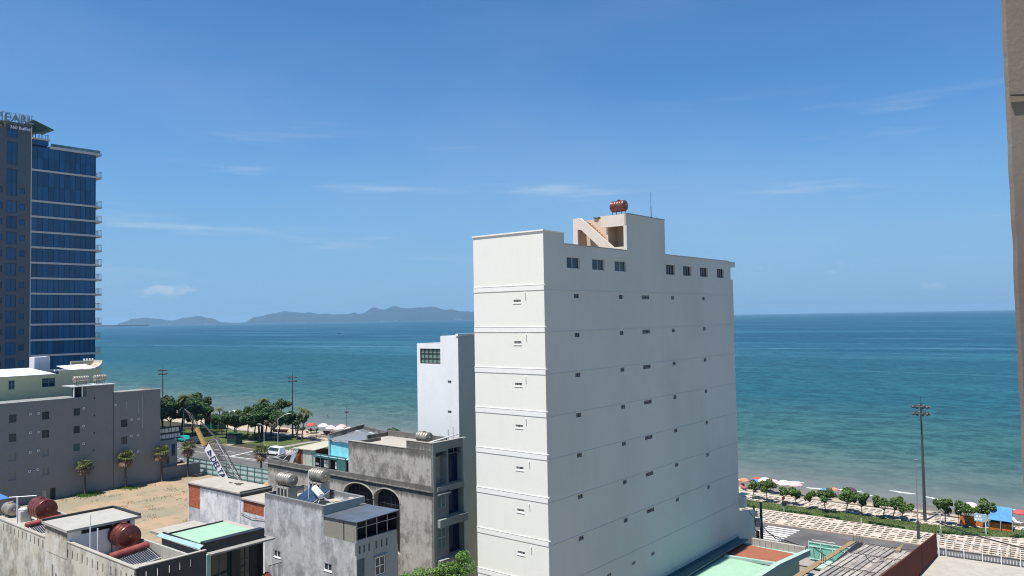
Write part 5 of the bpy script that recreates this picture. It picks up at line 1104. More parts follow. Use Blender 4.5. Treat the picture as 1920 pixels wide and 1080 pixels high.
# ------------------------------------------------------------------ small street building with roof sign
def street_shop():
    th = thing('small_grey_shop', 'small pale grey building in shade with a rooftop billboard, at the seaward end of the long grey building', 'building', AB(107, 25, 0))
    th['label'] = 'small pale grey street building with a billboard on its roof beside the palms'
    A = Fa(106.5); mb = MB(); wall_a(mb, 106.5, 22.8, 26.7, 0, 7.0, [(25.6, 26.3, 3.9, 6.2), (24.6, 25.2, 2.6, 4.0)], .12); wall_b(mb, 26.7, 106.5, 114, 0, 7.0, []); mb.poly([AB(106.5, 22.8, 7), AB(106.5, 26.7, 7), AB(114, 26.7, 7), AB(114, 22.8, 7)]); obj('wall', mb, M['greybld2'] if False else M['g5side'], th)
    window(th, A, 25.6, 26.3, 3.9, 6.2, .1, 2, 2, 'bluepaint', 'win', .07); window(th, A, 24.6, 25.2, 2.6, 4.0, .1, 1, 1, 'iron', 'win', .05)
    obj('lower_wall', MB().box(A, 22.8, 30.5, -1.2, -.9, 0, 2.2), M['greybld'], th)
    s = thing('roof_billboard', 'dark rooftop billboard with two rows of pale blocks above the small grey street building', 'billboard', AB(106.6, 25, 7.0))
    obj('board', MB().box(A, 23.0, 27.4, .1, .22, 7.1, 9.5), M['black'], s)
    rnd = random.Random(6)
    for r in range(2):
        b = 23.15
        while b < 27.0:
            w = rnd.uniform(.3, .7); obj('pale_block', MB().box(A, b, min(27.3, b+w), .05, .1, 7.35+r*1.1, 8.1+r*1.1), M['ledge'], s); b += w+.12
    mb = MB(); mb.box(A, 22.9, 23.05, .1, .3, 7.0, 10.9); obj('post', mb, M['ledge'], s)
street_shop()

# ------------------------------------------------------------------ teal sheet fence of the lot
def lot_fence():
    P0, P1 = SN(121.6, -21.9, 0), SN(86.0, -21.2, 0); d = (P1-P0); L_ = d.length; d = d/L_; q = Vector((-d.y, d.x, 0)); n = 17; w = L_/n
    th = thing('teal_sheet_fence', 'pale teal sheet metal fence closing off the sandy lot from the road', 'fence', (P0+P1)/2); rnd = random.Random(3)
    me = None
    for i in range(n):
        p = P0+d*(i*w); m_ = MB(); k = 10
        for j in range(k): x = j*(w-.06)/k; x2 = (j+1)*(w-.06)/k; o = .03 if j % 2 else 0; m_.poly([d*x+q*o, d*x2+q*(.03-o), d*x2+q*(.03-o)+Vector((0, 0, 2.7)), d*x+q*o+Vector((0, 0, 2.7))])
        if me is None: me = new_mesh('sheet_panel', m_); me.materials.append(M['tealfence'])
        o = piece('sheet_panel', me, th, p+Vector((0, 0, .05+rnd.uniform(-.04, .04))))
        obj('post', MB().box(lambda x, y, z: p+d*x-q*y+Vector((0, 0, z)), -.07, .03, -.02, .14, 0, 2.95), M['tealpost'], th)
    for z in (.35, 1.2, 2.1, 2.8): obj('rail', MB().prism([P0+Vector((0, 0, z))-q*.03, P1+Vector((0, 0, z))-q*.03, P1+Vector((0, 0, z))-q*.1, P0+Vector((0, 0, z))-q*.1], (0, 0, .08)), M['tealpost'], th)
lot_fence()

# ------------------------------------------------------------------ crane boom with the DELTA panel
def crane():
    foot = Vector((-42.0, 118.5, 1.6)); tip_low = Vector((-49.1, 119.3, 10.0))   # lattice section runs from foot (lower right) to the head
    th = thing('mobile_crane', 'grey lattice crane boom with white DELTA panel and yellow box rising above the lot fence', 'crane', (-41.5, 118.8, 0))
    A0, A1 = Vector((-48.72, 119.5, 9.62)), Vector((-48.72+5.1, 119.5, 9.62-9.12))
    ax = (A1-A0).normalized(); up = Vector((-ax.z, 0, ax.x)).normalized()
    if up.x < 0: up = -up
    LN = (A1-A0).length; W_ = 2.15; dp = Vector((0, 1.1, 0)); c = lambda t, u, v: A0+ax*t+up*(u*W_)+dp*v
    mb = MB()
    for u in (0, 1):
        for v in (0, 1): mb.tube(c(0, u, v), c(LN, u, v), .08, n=6)
    n = 9
    for i in range(n):
        t0, t1 = LN*i/n, LN*(i+1)/n; a_, b_ = (0, 1) if i % 2 else (1, 0)
        for v in (0, 1): mb.tube(c(t0, a_, v), c(t1, b_, v), .045, n=5); mb.tube(c(t0, 0, v), c(t0, 1, v), .04, n=5)
        for u in (0, 1): mb.tube(c(t0, u, a_), c(t1, u, b_), .04, n=5)
    obj('lattice_boom', mb, M['cranegrey'], th)
    mb = MB()
    for i in range(60):
        rnd = random.Random(i); t = rnd.uniform(0, LN); mb.tube(c(t, rnd.uniform(.1, .5), .5), c(min(LN, t+rnd.uniform(.5, 1.5)), rnd.uniform(.5, .95), .5), .03, n=4)
    obj('ladder_and_hoses', mb, M['cranegrey'], th)
    obj('right_chord', MB().tube(c(0, 1.04, -.1), c(LN, 1.04, -.1), .06, n=6), M['ledge'], th)
    # white panel along the left chord
    pw = 1.02; q = lambda t, u, y=0.: A0+ax*t+up*(u)+Vector((0, -.22+y, 0))
    obj('name_panel', MB().prism([q(.55, -.06), q(.0, 1.0), q(LN, 1.0), q(LN, -.06)], (0, .06, 0)), M['signwhite'], th)
    X = ax; Yt = up; Zt = Vector((0, -1, 0))
    me = text_mesh('DELTA', 1.26, .02); me.transform(Matrix((X, Yt, Zt)).transposed().to_4x4()); me.materials.append(M['navyink']); me.name = 'lettering'
    o = bpy.data.objects.new('lettering', me); C.objects.link(o); o.parent = th; o.location = q(2.05, .03, -.03)-th.location
    mb = MB(); y = -.03
    for (u0, w, sl) in ((-.62, .5, .0), ):
        mb.prism([q(1.0, .45, y), q(1.85, .12, y), q(1.15, .12, y), q(.95, .2, y)], (0, -.012, 0)); mb.prism([q(1.05, .85, y), q(1.9, .45, y), q(1.9, .2, y), q(.98, .55, y)], (0, -.012, 0))
    obj('emblem', mb, M['navyink'], th)
    # yellow telescopic box and thin head lattice
    h0 = Vector((-48.7, 119.6, 9.75)); h1 = Vector((-50.15, 119.9, 12.5)); d = (h1-h0); s = Vector((d.z, 0, -d.x)).normalized()*.27
    obj('yellow_box', MB().prism([h0-s, h0+s, h1+s*.85, h1-s*.85], (0, .6, 0)), M['craneyellow'], th)
    mb = MB(); h2 = Vector((-51.2, 120, 14.7)); e = (h2-h1)
    for sg in (-1, 1):
        for v in (0, .5): mb.tube(h1+s*.8*sg+Vector((0, v, 0)), h2+s*.5*sg+Vector((0, v, 0)), .05, n=5)
    for i in range(5): mb.tube(h1+e*(i/5)+s*.8*(1 if i % 2 else -1), h1+e*((i+1)/5)-s*.8*(1 if i % 2 else -1), .04, n=4)
    for k in range(4): mb.tube(h2+s*.6, h2-s*.8+Vector((-.2*k, 0, .3*k)), .07, n=5)
    obj('boom_head', mb, M['cranegrey'], th)
    mb = MB(); g0 = c(0, 1.0, .5); g1 = Vector((-49.5, 120.2, 13.5)); gm = s*.6
    for sg in (-1, 1): mb.tube(g0+gm*sg*.6, g1+gm*sg*.4, .055, n=5)
    for i in range(8): mb.tube(g0.lerp(g1, i/8)+gm*.5*(1 if i % 2 else -1), g0.lerp(g1, (i+1)/8)-gm*.5*(1 if i % 2 else -1), .035, n=4)
    mb.tube(c(0, 0, .5), c(0, 1, .5), .12, n=6); mb.tube(c(0, .1, .5), c(-.5, .5, .5), .08, n=5); mb.tube(c(0, .95, .5), c(-.5, .5, .5), .08, n=5); obj('jib_strut', mb, M['cranegrey'], th)
    # carrier behind the brick panel house
    mb = MB(); F = lambda x, y, z: Vector((-40+x, 119+y, z)); mb.box(F, -3, 3.5, -1.3, 1.5, 1.0, 2.1); mb.box(F, 1.0, 3.2, -1.2, .4, 2.1, 3.9); obj('carrier', mb, M['craneyellow'], th)
    for y in (-1.7, 1.3):
        mb = MB(); pts = [(x, z) for x, z in ((-3, .2), (3, .2), (3.4, .55), (3.0, .95), (-3, .95), (-3.4, .55))]; mb.prism([F(x, y, z) for x, z in pts], (0, .6, 0)); obj('track', mb, M['tyre'], th)
    # long diagonal stay seen to the left of the fence
crane()

# ------------------------------------------------------------------ vegetation
def leaf_cloud(mb, blobs, n, size, rnd, flat=1.):
    tot = sum(b[3] for b in blobs)
    for (c, rx, rz, w) in blobs:
        c = Vector(c)
        for _ in range(int(n*w/tot)):
            v = Vector((rnd.gauss(0, 1), rnd.gauss(0, 1), rnd.gauss(0, 1))).normalized(); r = rnd.uniform(.45, 1.05)**.7
            p = c + Vector((v.x*rx*r, v.y*rx*r, v.z*rz*r))
            nn = (v*.6+Vector((rnd.gauss(0, .6), rnd.gauss(0, .6), rnd.gauss(.5, .5)))).normalized(); a = nn.orthogonal().normalized(); b = nn.cross(a); t = rnd.uniform(0, 6.28); a2 = a*math.cos(t)+b*math.sin(t); b2 = nn.cross(a2); s = size*rnd.uniform(.6, 1.35)
            mb.poly([p-a2*s*.5, p+b2*s*.28, p+a2*s*.5, p-b2*s*.28])
def make_tree(name, label, h, spread, crown_h, rnd, mleaf, leaves, lsize, lean=0., blobs_n=9, trunk_r=.11, group=None, flat=.5, bare=False):
    th = thing(name, label, 'tree', (0, 0, 0), group)
    zc = h-crown_h/2; mb = MB(); t0 = h-crown_h*1.02; bend = Vector((lean, lean*.3, 0))
    P = [Vector((0, 0, 0)), Vector((bend.x*.4, 0, t0*.5)), Vector((bend.x*.8, bend.y, t0))]
    mb.path(P, [trunk_r, trunk_r*.8, trunk_r*.65], 7); blobs = []
    for i in range(blobs_n):
        a = 2*math.pi*i/blobs_n + rnd.uniform(-.4, .4); r = spread*rnd.uniform(.2, .95); z = zc+rnd.uniform(-.5, .5)*crown_h*.62
        c = P[2]+Vector((math.cos(a)*r, math.sin(a)*r, z-P[2].z)); mid = P[2].lerp(c, .55)+Vector((0, 0, -.1)); mb.path([P[2], mid, c], [trunk_r*.5, trunk_r*.32, trunk_r*.12], 5)
        blobs.append((c, spread*rnd.uniform(.20, .40), crown_h*rnd.uniform(.13, .28)*flat*2, rnd.uniform(.6, 1.4)))
        for k in range(2): e = c+Vector((rnd.gauss(0, spread*.25), rnd.gauss(0, spread*.25), rnd.uniform(0, crown_h*.3))); mb.path([c, e], [trunk_r*.12, trunk_r*.05], 4)
    blobs.append((P[2]+Vector((0, 0, crown_h*.55)), spread*.4, crown_h*.3, 1.2))
    obj('trunk', mb, M['trunk'], th, smooth=True)
    lm = MB(); leaf_cloud(lm, blobs, leaves, lsize, rnd); obj('crown', lm, mleaf, th, recalc=False); return th
rnd = random.Random(21)
protos = [make_tree('promenade_tree', 'x', 3.4, 1.4, 2.2, random.Random(31+i), M['leaf'], 1700, .29, (.2, -.35, .05)[i], (7, 6, 8)[i], .09, 'small trees along the promenade lawn') for i in range(3)]
labs = ['first', 'second', 'third', 'fourth', 'fifth', 'sixth', 'seventh', 'eighth', 'ninth', 'tenth']
trees = [(21.9, 12.4, .9, 1), (19.5, 12.0, 1.05, 0), (17.2, 12.3, .95, 1), (15.2, 12.0, .72, 2), (12.9, 11.0, .75, 2), (10.6, 10.3, 1.02, 0), (8.0, 10.8, 1.1, 1), (5.8, 10.8, .92, 2), (3.1, 11.2, 1.0, 0), (.8, 11.1, .85, 1), (-4.4, 12.0, 1.0, 2), (-6.8, 12.0, 1.1, 0), (-8.6, 13.1, 1.05, 1)]
tl = ['promenade tree partly hidden by the tall white building', 'promenade tree second from the tall white building, broad crown with a dark trunk', 'promenade tree third from the tall white building, below the pink umbrellas', 'small thin promenade tree right of the row of pink umbrellas', 'narrow promenade tree just left of the blue umbrella', 'round promenade tree in front of the blue umbrella', 'broad promenade tree left of the dark red umbrella', 'promenade tree directly in front of the dark red umbrella, upright crown', 'promenade tree standing third to the left of the tall floodlight mast', 'promenade tree with a leaning side branch, second left of the floodlight mast', 'promenade tree just right of the tall floodlight mast', 'promenade tree left of the blue kiosk, darker crown', 'promenade tree leaning over the blue kiosk']
used = set()
for (s, n, sc, k), lb in zip(trees, tl):
    if k not in used: o = protos[k]; o.location = SN(s, n, .15); o.scale = (sc,)*3; o['label'] = lb; o.rotation_euler.z = s*.7; used.add(k)
    else: dup(protos[k], SN(s, n, .15), s*1.9, lb, sc=sc)
o = dup(protos[1], SN(1.9, 11.3, .15), 2., 'small promenade tree close to the left of the floodlight mast', sc=.95)
# big park trees on the left
pp = [make_tree('park_tree', 'x', 9.2, 4.4, 5.4, random.Random(51), M['leafdark'], 5200, .5, .8, 12, .24, 'dark leafy trees of the beach park'), make_tree('park_tree', 'x', 8.6, 4.0, 4.8, random.Random(52), M['leafdark'], 4400, .5, -.9, 11, .22, 'dark leafy trees of the beach park'), make_tree('park_tree', 'x', 7.2, 3.1, 4.0, random.Random(53), M['leafdark'], 3200, .46, .4, 9, .17, 'dark leafy trees of the beach park')]
park = [(152.8, 7.4, 1, .80, 'dark park tree beside the green kiosk, standing left of the green booth'), (148.8, 7.0, 1, .90, 'dark park tree just right above the green booth'), (149.8, 11.5, 2, 1.05, 'slender park tree behind the green booth'), (143.2, 8.8, 0, .92, 'tallest dense park tree in the middle of the clump'), (144.0, 14.0, 0, .9, 'dense park tree right behind the tallest one of the clump'), (139.6, 7.6, 1, .98, 'dense park tree at the right side of the clump'), (138.6, 12.0, 1, .9, 'rightmost broad tree of the dense clump, beside the curved lamp'), (134.6, 14.6, 2, .88, 'small park tree just right of the floodlight mast by the beach'), (165.5, 6.0, 0, .92, 'dark tree just right of the long grey building, nearest its corner'), (172.0, 9.5, 1, 1.05, 'dark tree behind the corner of the long grey building, below the far mast'), (160.5, 4.5, 2, 1.1, 'dark tree behind the crane head'), (176.0, 4.0, 0, .9, 'dark tree mostly hidden by the long grey building'), (184.0, 7.0, 2, 1.3, 'dark tree at the back between grey building and crane head'), (169, 2.0, 2, 1.1, 'dark roadside tree low beside the grey building corner'), (146.6, 5.6, 1, .86, 'dark park tree at the front left of the dense clump'), (141.5, 10.8, 1, .98, 'dark park tree filling the middle right of the dense clump'), (147.0, 13.5, 0, .84, 'dark park tree at the back left of the dense clump'), (180.0, 12.0, 1, 1.0, 'dark tree farthest back behind the grey building corner')]
used = set()
for (s, n, k, sc, lb) in park:
    if k not in used: o = pp[k]; o.location = SN(s, n, .15); o.scale = (sc,)*3; o['label'] = lb; o.rotation_euler.z = s; used.add(k)
    else: dup(pp[k], SN(s, n, .15), s*1.7, lb, sc=sc)
tr = make_tree('young_tree', 'x', 2.6, .7, 1.4, random.Random(61), M['leafdark'], 350, .22, .1, 5, .05, 'young trees along the beach wall')
yl = [(139.2, 18.4, 1., 'young tree just right of the beach floodlight mast'), (136.8, 18.2, .95, 'young tree left of the cream-roofed shed, first one inland of the umbrellas'), (133.9, 18.5, .85, 'young tree left of the cream-roofed shed, below the white umbrella'), (131.6, 18.2, .9, 'young thin tree nearest the cream-roofed shed')]
for i, (s, n, sc, lb) in enumerate(yl):
    if i == 0: tr.location = SN(s, n, .15); tr['label'] = lb
    else: dup(tr, SN(s, n, .15), s, lb, sc=sc)
# grey dry feathery trees
g1 = make_tree('dry_feathery_tree', 'x', 6.8, 2.6, 3.6, random.Random(71), M['leafdry'], 2300, .34, .3, 10, .12, 'grey dry feathery trees in the park')
g1.location = SN(166.6, 8.8, .15); g1['label'] = 'grey-brown feathery tree right beside the crane head'
dup(g1, SN(163.2, 10.5, .15), 1., 'smaller grey-brown tree behind the yellow crane box, in front of the beach', sc=.75)
dup(g1, SN(136.6, 9.6, .15), 2., 'grey-brown feathery tree at the right end of the dense park clump', sc=.85)
dup(g1, SN(150.5, 15.2, .15), 4., 'bare twiggy grey tree poking out above the dense clump', sc=1.1)

def frond(mb, o, d, up, ln, w, droop, blades=9):
    """feather frond: rib with blades on both sides"""
    d = Vector(d).normalized(); side = d.cross(Vector((0, 0, 1))).normalized(); prev = None
    for i in range(blades+1):
        t = i/blades; p = o + d*(ln*t*(1-.12*t)) + Vector((0, 0, up*ln*t - droop*ln*t*t))
        if prev is not None:
            bw = w*math.sin(math.pi*min(1, t*.9+.08)); 
            for sg in (-1, 1):
                e = p+side*sg*bw+d*bw*.35+Vector((0, 0, -.28*bw)); mb.poly([prev, p, e])
        prev = p
def fan(mb, o, d, stem, r, rnd):
    d = Vector(d).normalized(); c = o+d*stem; side = d.cross(Vector((0, 0, 1))); side = side.normalized() if side.length > .01 else Vector((1, 0, 0)); up = side.cross(d)
    s = side*.02; mb.poly([o-s, o+s, c+s, c-s])
    n = 11
    for i in range(n):
        t = -1.9+3.8*i/(n-1); e = (d*math.cos(t)+side*math.sin(t)).normalized(); w = e.cross(up).normalized()*r*.085; tip = c+e*r*rnd.uniform(.85, 1.)+Vector((0, 0, -r*.32))
        m = c+e*r*.6; mb.poly([c, m-w, tip, m+w])
def make_fan_palm(h, rnd, label):
    th = thing('fan_palm', label, 'palm tree', (0, 0, 0), 'fan palms along the edge of the sandy lot'); mb = MB()
    mb.lathe((0, 0, 0), (0, 0, 1), [(0, .24)]+[(h*(.06+.86*i/14), .13+.03*(i % 2)) for i in range(15)]+[(h, .10)], 9); obj('trunk', mb, M['palmtrunk'], th, smooth=True)
    mb = MB(); top = Vector((0, 0, h))
    for i in range(26): a = i*2.4+rnd.uniform(-.2, .2); e = rnd.uniform(-.15, 1.25); fan(mb, top, (math.cos(a)*math.cos(e), math.sin(a)*math.cos(e), math.sin(e)), rnd.uniform(.45, .8), .9, rnd)
    obj('crown', mb, M['palmleaf'], th, recalc=False); mb = MB()
    for i in range(26): a = i*2.4; e = rnd.uniform(-1.2, -.1); fan(mb, top+Vector((0, 0, -.1-.4*rnd.random())), (math.cos(a)*math.cos(e), math.sin(a)*math.cos(e), math.sin(e)), rnd.uniform(.45, .75), .85, rnd)
    obj('dead_fronds', mb, M['deadfrond'], th, recalc=False); return th
fp = make_fan_palm(5.0, random.Random(5), 'leftmost fan palm on the lot, bright grass at its foot'); fp.location = SN(117.6, -43.0)
for s, n, sc, lb in ((117.2, -36.3, 1.1, 'fan palm on the lot, second from the left against the grey wall'), (116.8, -29.8, 1.08, 'fan palm at the seaward corner of the long grey wall'), (116.4, -24.9, 1.12, 'fan palm between the shop with the billboard and the crane boom'), (99.9, -20.7, 1.15, 'fan palm standing by the teal fence right of the crane boom')):
    dup(fp, SN(s, n), s*2, lb, sc=sc)
def make_coconut(h, rnd, label, lean):
    th = thing('coconut_palm', label, 'palm tree', (0, 0, 0), 'coconut palms in the beach park'); mb = MB(); P = [Vector((lean*(i/6)**1.5, 0, h*i/6)) for i in range(7)]; mb.path(P, [.2-.018*i for i in range(7)], 7); obj('trunk', mb, M['palmtrunk'], th, smooth=True)
    mb = MB(); top = P[-1]
    for i in range(20): a = i*2.4; frond(mb, top, (math.cos(a), math.sin(a), 0), rnd.uniform(-.1, .8), rnd.uniform(1.9, 2.6), .55, rnd.uniform(.5, .9))
    obj('crown', mb, M['palmleaf'], th, recalc=False); return th
cp = make_coconut(7.4, random.Random(8), 'coconut palm leaning right, just right of the beach floodlight mast', 1.2); cp.location = SN(133.2, 13.6, .15)
dup(cp, SN(130.2, 12.6, .15), .3, 'coconut palm with bowed trunk, rightmost of the tall park trees', sc=.97)
dup(cp, SN(156.3, 8.4, .15), 2.6, 'slanting coconut palm in front of the green kiosk', sc=.9)
dup(cp, SN(145.6, 12.8, .15), 1.6, 'coconut palm whose fronds rise above the dense clump', sc=1.2)
dup(cp, SN(174.0, 8.0, .15), 1.1, 'coconut palm with fronds above the trees by the grey building', sc=1.2)
# leafy bush at the bottom of the view in front of the gap between the houses
def near_bush():
    rnd = random.Random(77); th = thing('bright_treetop', 'bright green treetop at the bottom edge between the arched house and tall white building', 'tree', AB(8.5, -5.0, 0))
    base = AB(8.5, -5.0, 0); mb = MB(); mb.path([base, base+Vector((.3, .2, 5)), base+Vector((.1, 0, 8.05))], [.22, .17, .12], 8)
    blobs = []; tips = [(-3.2, 9.75), (-2.2, 10.2), (-1.2, 10.3), (-.2, 10.5), (.8, 10.6), (1.7, 10.9), (2.5, 11.2), (3.3, 11.9), (-4.0, 9.9), (-2.7, 9.5), (-.6, 9.8), (1.2, 10.0)]
    for x, z in tips:
        c = base+Vector((x, rnd.uniform(-.6, .6), z-1.5)); mb.path([base+Vector((.1, 0, 8.0)), base+Vector((x*.5, 0, 8.0+(z-8.6)*.4)), c], [.1, .06, .02], 5); blobs.append((c, .62, .42, 1.)); blobs.append((c+Vector((rnd.uniform(-.4, .4), 0, -.8)), .8, .6, 1.2))
    obj('trunk', mb, M['trunk'], th); lm = MB(); leaf_cloud(lm, blobs, 9000, .17, rnd); obj('crown', lm, M['leafbright'], th, recalc=False)
near_bush()
rnd = random.Random(6); t = thing('rooftop_shrub', 'dark green potted shrub on the back roof edge of the arched house', 'plant', AB(25.6, 7.3, 16.4)); lm = MB(); leaf_cloud(lm, [(AB(25.5, 7.3, 17.1), .75, .5, 1), (AB(25.1, 7.4, 17.0), .6, .5, 1)], 1100, .2, rnd); obj('foliage', lm, M['leafdark'], t, recalc=False); mb = MB(); mb.lathe(AB(25.4, 7.3, 16.3), (0, 0, 1), [(0, .3), (.4, .4)], 10); obj('pot', mb, M['brown'], t)
tufts('lot_weeds', lambda r: (lambda s, n: SN(s, n, 0) if noise.noise(Vector((s*.35, n*.35, 4))) > .22 else None)(r.uniform(84, 121), r.uniform(-47, -22)), M['palmleaf'], 8, .16, 12000, .035)
tufts('palm_foot_grass', lambda r: SN(117.6+r.gauss(0, 1.0), -42.6+r.gauss(0, .8), 0), M['leafbright'], 9, .35, 1800, .05)
tufts('palm_foot_grass', lambda r: SN(117.+r.gauss(0, 1.2), -36.0+r.gauss(0, .6), 0), M['leafbright'], 19, .25, 900, .05)

# ------------------------------------------------------------------ street furniture and vehicles
def flood_mast(label, p, h, rings, r0=.22, hr=1.0):
    p = Vector(p); th = thing('floodlight_mast', label, 'light mast', p, 'tall floodlight masts along the seafront'); mb = MB(); mb.tube(p, p+Vector((0, 0, h*.5)), r0, r0*.75, 10); mb.tube(p+Vector((0, 0, h*.5)), p+Vector((0, 0, h)), r0*.7, r0*.42, 10); mb.tube(p+Vector((0, 0, h)), p+Vector((0, 0, h+.9)), .03, n=5); obj('pole', mb, M['iron'], th, smooth=True)
    for k in range(rings):
        z = h-.45-k*.95; c = p+Vector((0, 0, z)); n = 10; mb = MB(); pts = [c+Vector((hr*math.cos(2*math.pi*i/n), hr*math.sin(2*math.pi*i/n), 0)) for i in range(n)]
        for i in range(n): mb.tube(pts[i], pts[(i+1) % n], .04, n=5)
        for i in range(0, n, 2): mb.tube(c, pts[i], .035, n=4)
        rg = obj('ring', mb, M['iron'], th)
        for i in range(0, n): q = pts[i]; d = (q-c).normalized(); obj('floodlight', MB().tube(q-d*.12+Vector((0, 0, .05)), q+d*.14+Vector((0, 0, -.14)), .15, .2, 8), M['iron'], rg)
    return th
flood_mast('tallest floodlight mast on the right with two rings of lamps, rising from the lawn strip', SN(-1.9, 12.6, .15), 16.1, 2)
flood_mast('floodlight mast with two rings of lamps rising behind the park trees', SN(137.1, 15.4, .15), 15.4, 2)
flood_mast('floodlight mast seen just right of the long grey building, above its trees', SN(177.4, 4.6, .15), 16.8, 2)
flood_mast('slim mast standing on the beach among the umbrellas, left of the white buildings', SN(131.0, 27.5, -.5), 6.6, 1, .08, .35)
def lamp(label, p, h, arm, m='lightmetal', g='curved street lamps', cat='street lamp'):
    p = Vector(p); th = thing('street_lamp', label, cat, p, g); mb = MB(); mb.tube(p, p+Vector((0, 0, h*.85)), .08, .055, 8); a = Vector(arm)
    pts = [p+Vector((0, 0, h*.85))+a*t+Vector((0, 0, h*.15*math.sin(t*math.pi/2))) for t in (0, .25, .5, .75, 1)]; mb.path(pts, .04, 6); obj('pole', mb, M[m], th); e = pts[-1]; d = a.normalized(); mb = MB(); mb.tube(e-d*.1, e+d*.55+Vector((0, 0, .03)), .09, .05, 7); obj('lamp_head', mb, M[m], th); return th
lamp('curved street lamp in front of the trees by the long grey building', SN(161, -1.5 if False else .8, .15), 8.0, (2.0, 0, 0))
lamp('curved street lamp in front of the dense park clump', SN(127.0, 3.4, .15), 7.8, (2.4, .4, 0))
lamp('pale street pole close to the left of the curved lamp by the white van', SN(129.6, 1.6, .15), 5.6, (-.9, 0, 0))
th = thing('thin_lamp_post', 'slim grey lamp post with a dark thick base left of the tallest floodlight mast', 'lamp post', SN(-2.4, 2.8, .15)); p = SN(-2.4, 2.8, .15); mb = MB(); mb.tube(p+Vector((0, 0, 2.2)), p+Vector((0, 0, 10.2)), .07, .04, 7); obj('pole', mb, M['steelgrey'], th); obj('base_sleeve', MB().tube(p, p+Vector((0, 0, 2.2)), .19, .15, 8), M['iron'], th); mb = MB(); mb.tube(p+Vector((-.3, 0, 9.9)), p+Vector((.3, 0, 9.9)), .05, n=6); obj('lamp_arms', mb, M['steelgrey'], th)
th = thing('short_lamp_post', 'short pale post on the paving just left of the kiosk trees', 'post', SN(-4.6, 5.4, .15)); p = SN(-4.6, 5.4, .15); mb = MB(); mb.tube(p, p+Vector((0, 0, 2.9)), .09, .07, 7); obj('pole', mb, M['ledge'], th); obj('base_sleeve', MB().tube(p, p+Vector((0, 0, 1.0)), .15, .13, 8), M['steelgrey'], th)
th = thing('road_sign', 'small red and white sign on a post at the inner paving', 'sign', SN(14.2, 2.6, .15)); p = SN(14.2, 2.6, .15); obj('post', MB().tube(p, p+Vector((0, 0, 3.4)), .04, n=6), M['lightmetal'], th); obj('sign_plate', MB().lathe(p+Vector((-.06, -.1, 3.1)), (-.3, -1, 0), [(0, .22), (.03, .22)], 16), M['rust'], th); obj('lower_plate', MB().box(LOC, p.x-.28, p.x+.28, p.y-.08, p.y-.04, p.z+2.0, p.z+2.6), M['black'], th)
th = thing('white_bollard', 'short white post at the edge of the lawn strip', 'bollard', SN(5.0, 6.0, .15)); p = SN(5.0, 6.3, .15); obj('post', MB().tube(p, p+Vector((0, 0, .8)), .045, n=8), M['whiteplastic'], th)
def utility_pole():
    th = thing('utility_pole', 'dark concrete electric pole with boxes and cables beside the zebra crossing', 'electric pole', AB(2.0, 46, 0)); p = AB(2.05, 45.6, 0); th.location = p
    mb = MB(); mb.tube(p, p+Vector((0, 0, 5.6)), .22, .16, 8); obj('pole', mb, M['iron'], th)
    q = p+Vector((-.85, .1, 0)); mb = MB(); mb.tube(q, q+Vector((0, 0, 5.2)), .14, .12, 7); mb.box(LOC, q.x-.15, q.x+.9, q.y-.1, q.y+.1, 3.2, 3.35); obj('second_pole', mb, M['iron'], th)
    mb = MB(); mb.box(LOC, q.x+.15, q.x+.75, q.y-.25, q.y+.2, 2.6, 3.6); obj('meter_box', mb, M['steelgrey'], th); mb = MB(); mb.box(LOC, q.x-.1, q.x+.4, q.y-.2, q.y+.2, 3.9, 4.5); obj('junction_box', mb, M['ledge'], th)
    mb = MB(); mb.box(LOC, p.x-.7, p.x-.35, p.y-.3, p.y, .4, 2.1); obj('poster_board', mb, M['reddoor'], th)
    c = thing('overhead_cables', 'sagging dark cables from the electric pole across the road to the right', 'cables', p+Vector((0, 0, 4)))
    for i, (z0, e, sag) in enumerate(((2.4, SN(3.5, -14.0, 2.4), .9), (2.1, SN(-4, -14.2, 2.8), 1.2), (2.9, SN(9, -14, 2.0), .5), (3.1, AB(-1.0, 34.8, 7.2), .3))):
        a = p+Vector((0, 0, z0)); pts = [a.lerp(e, t/12)+Vector((0, 0, -4*sag*(t/12)*(1-t/12))) for t in range(13)]; obj('cable', MB().path(pts, .035, 4), M['black'], c)
utility_pole()
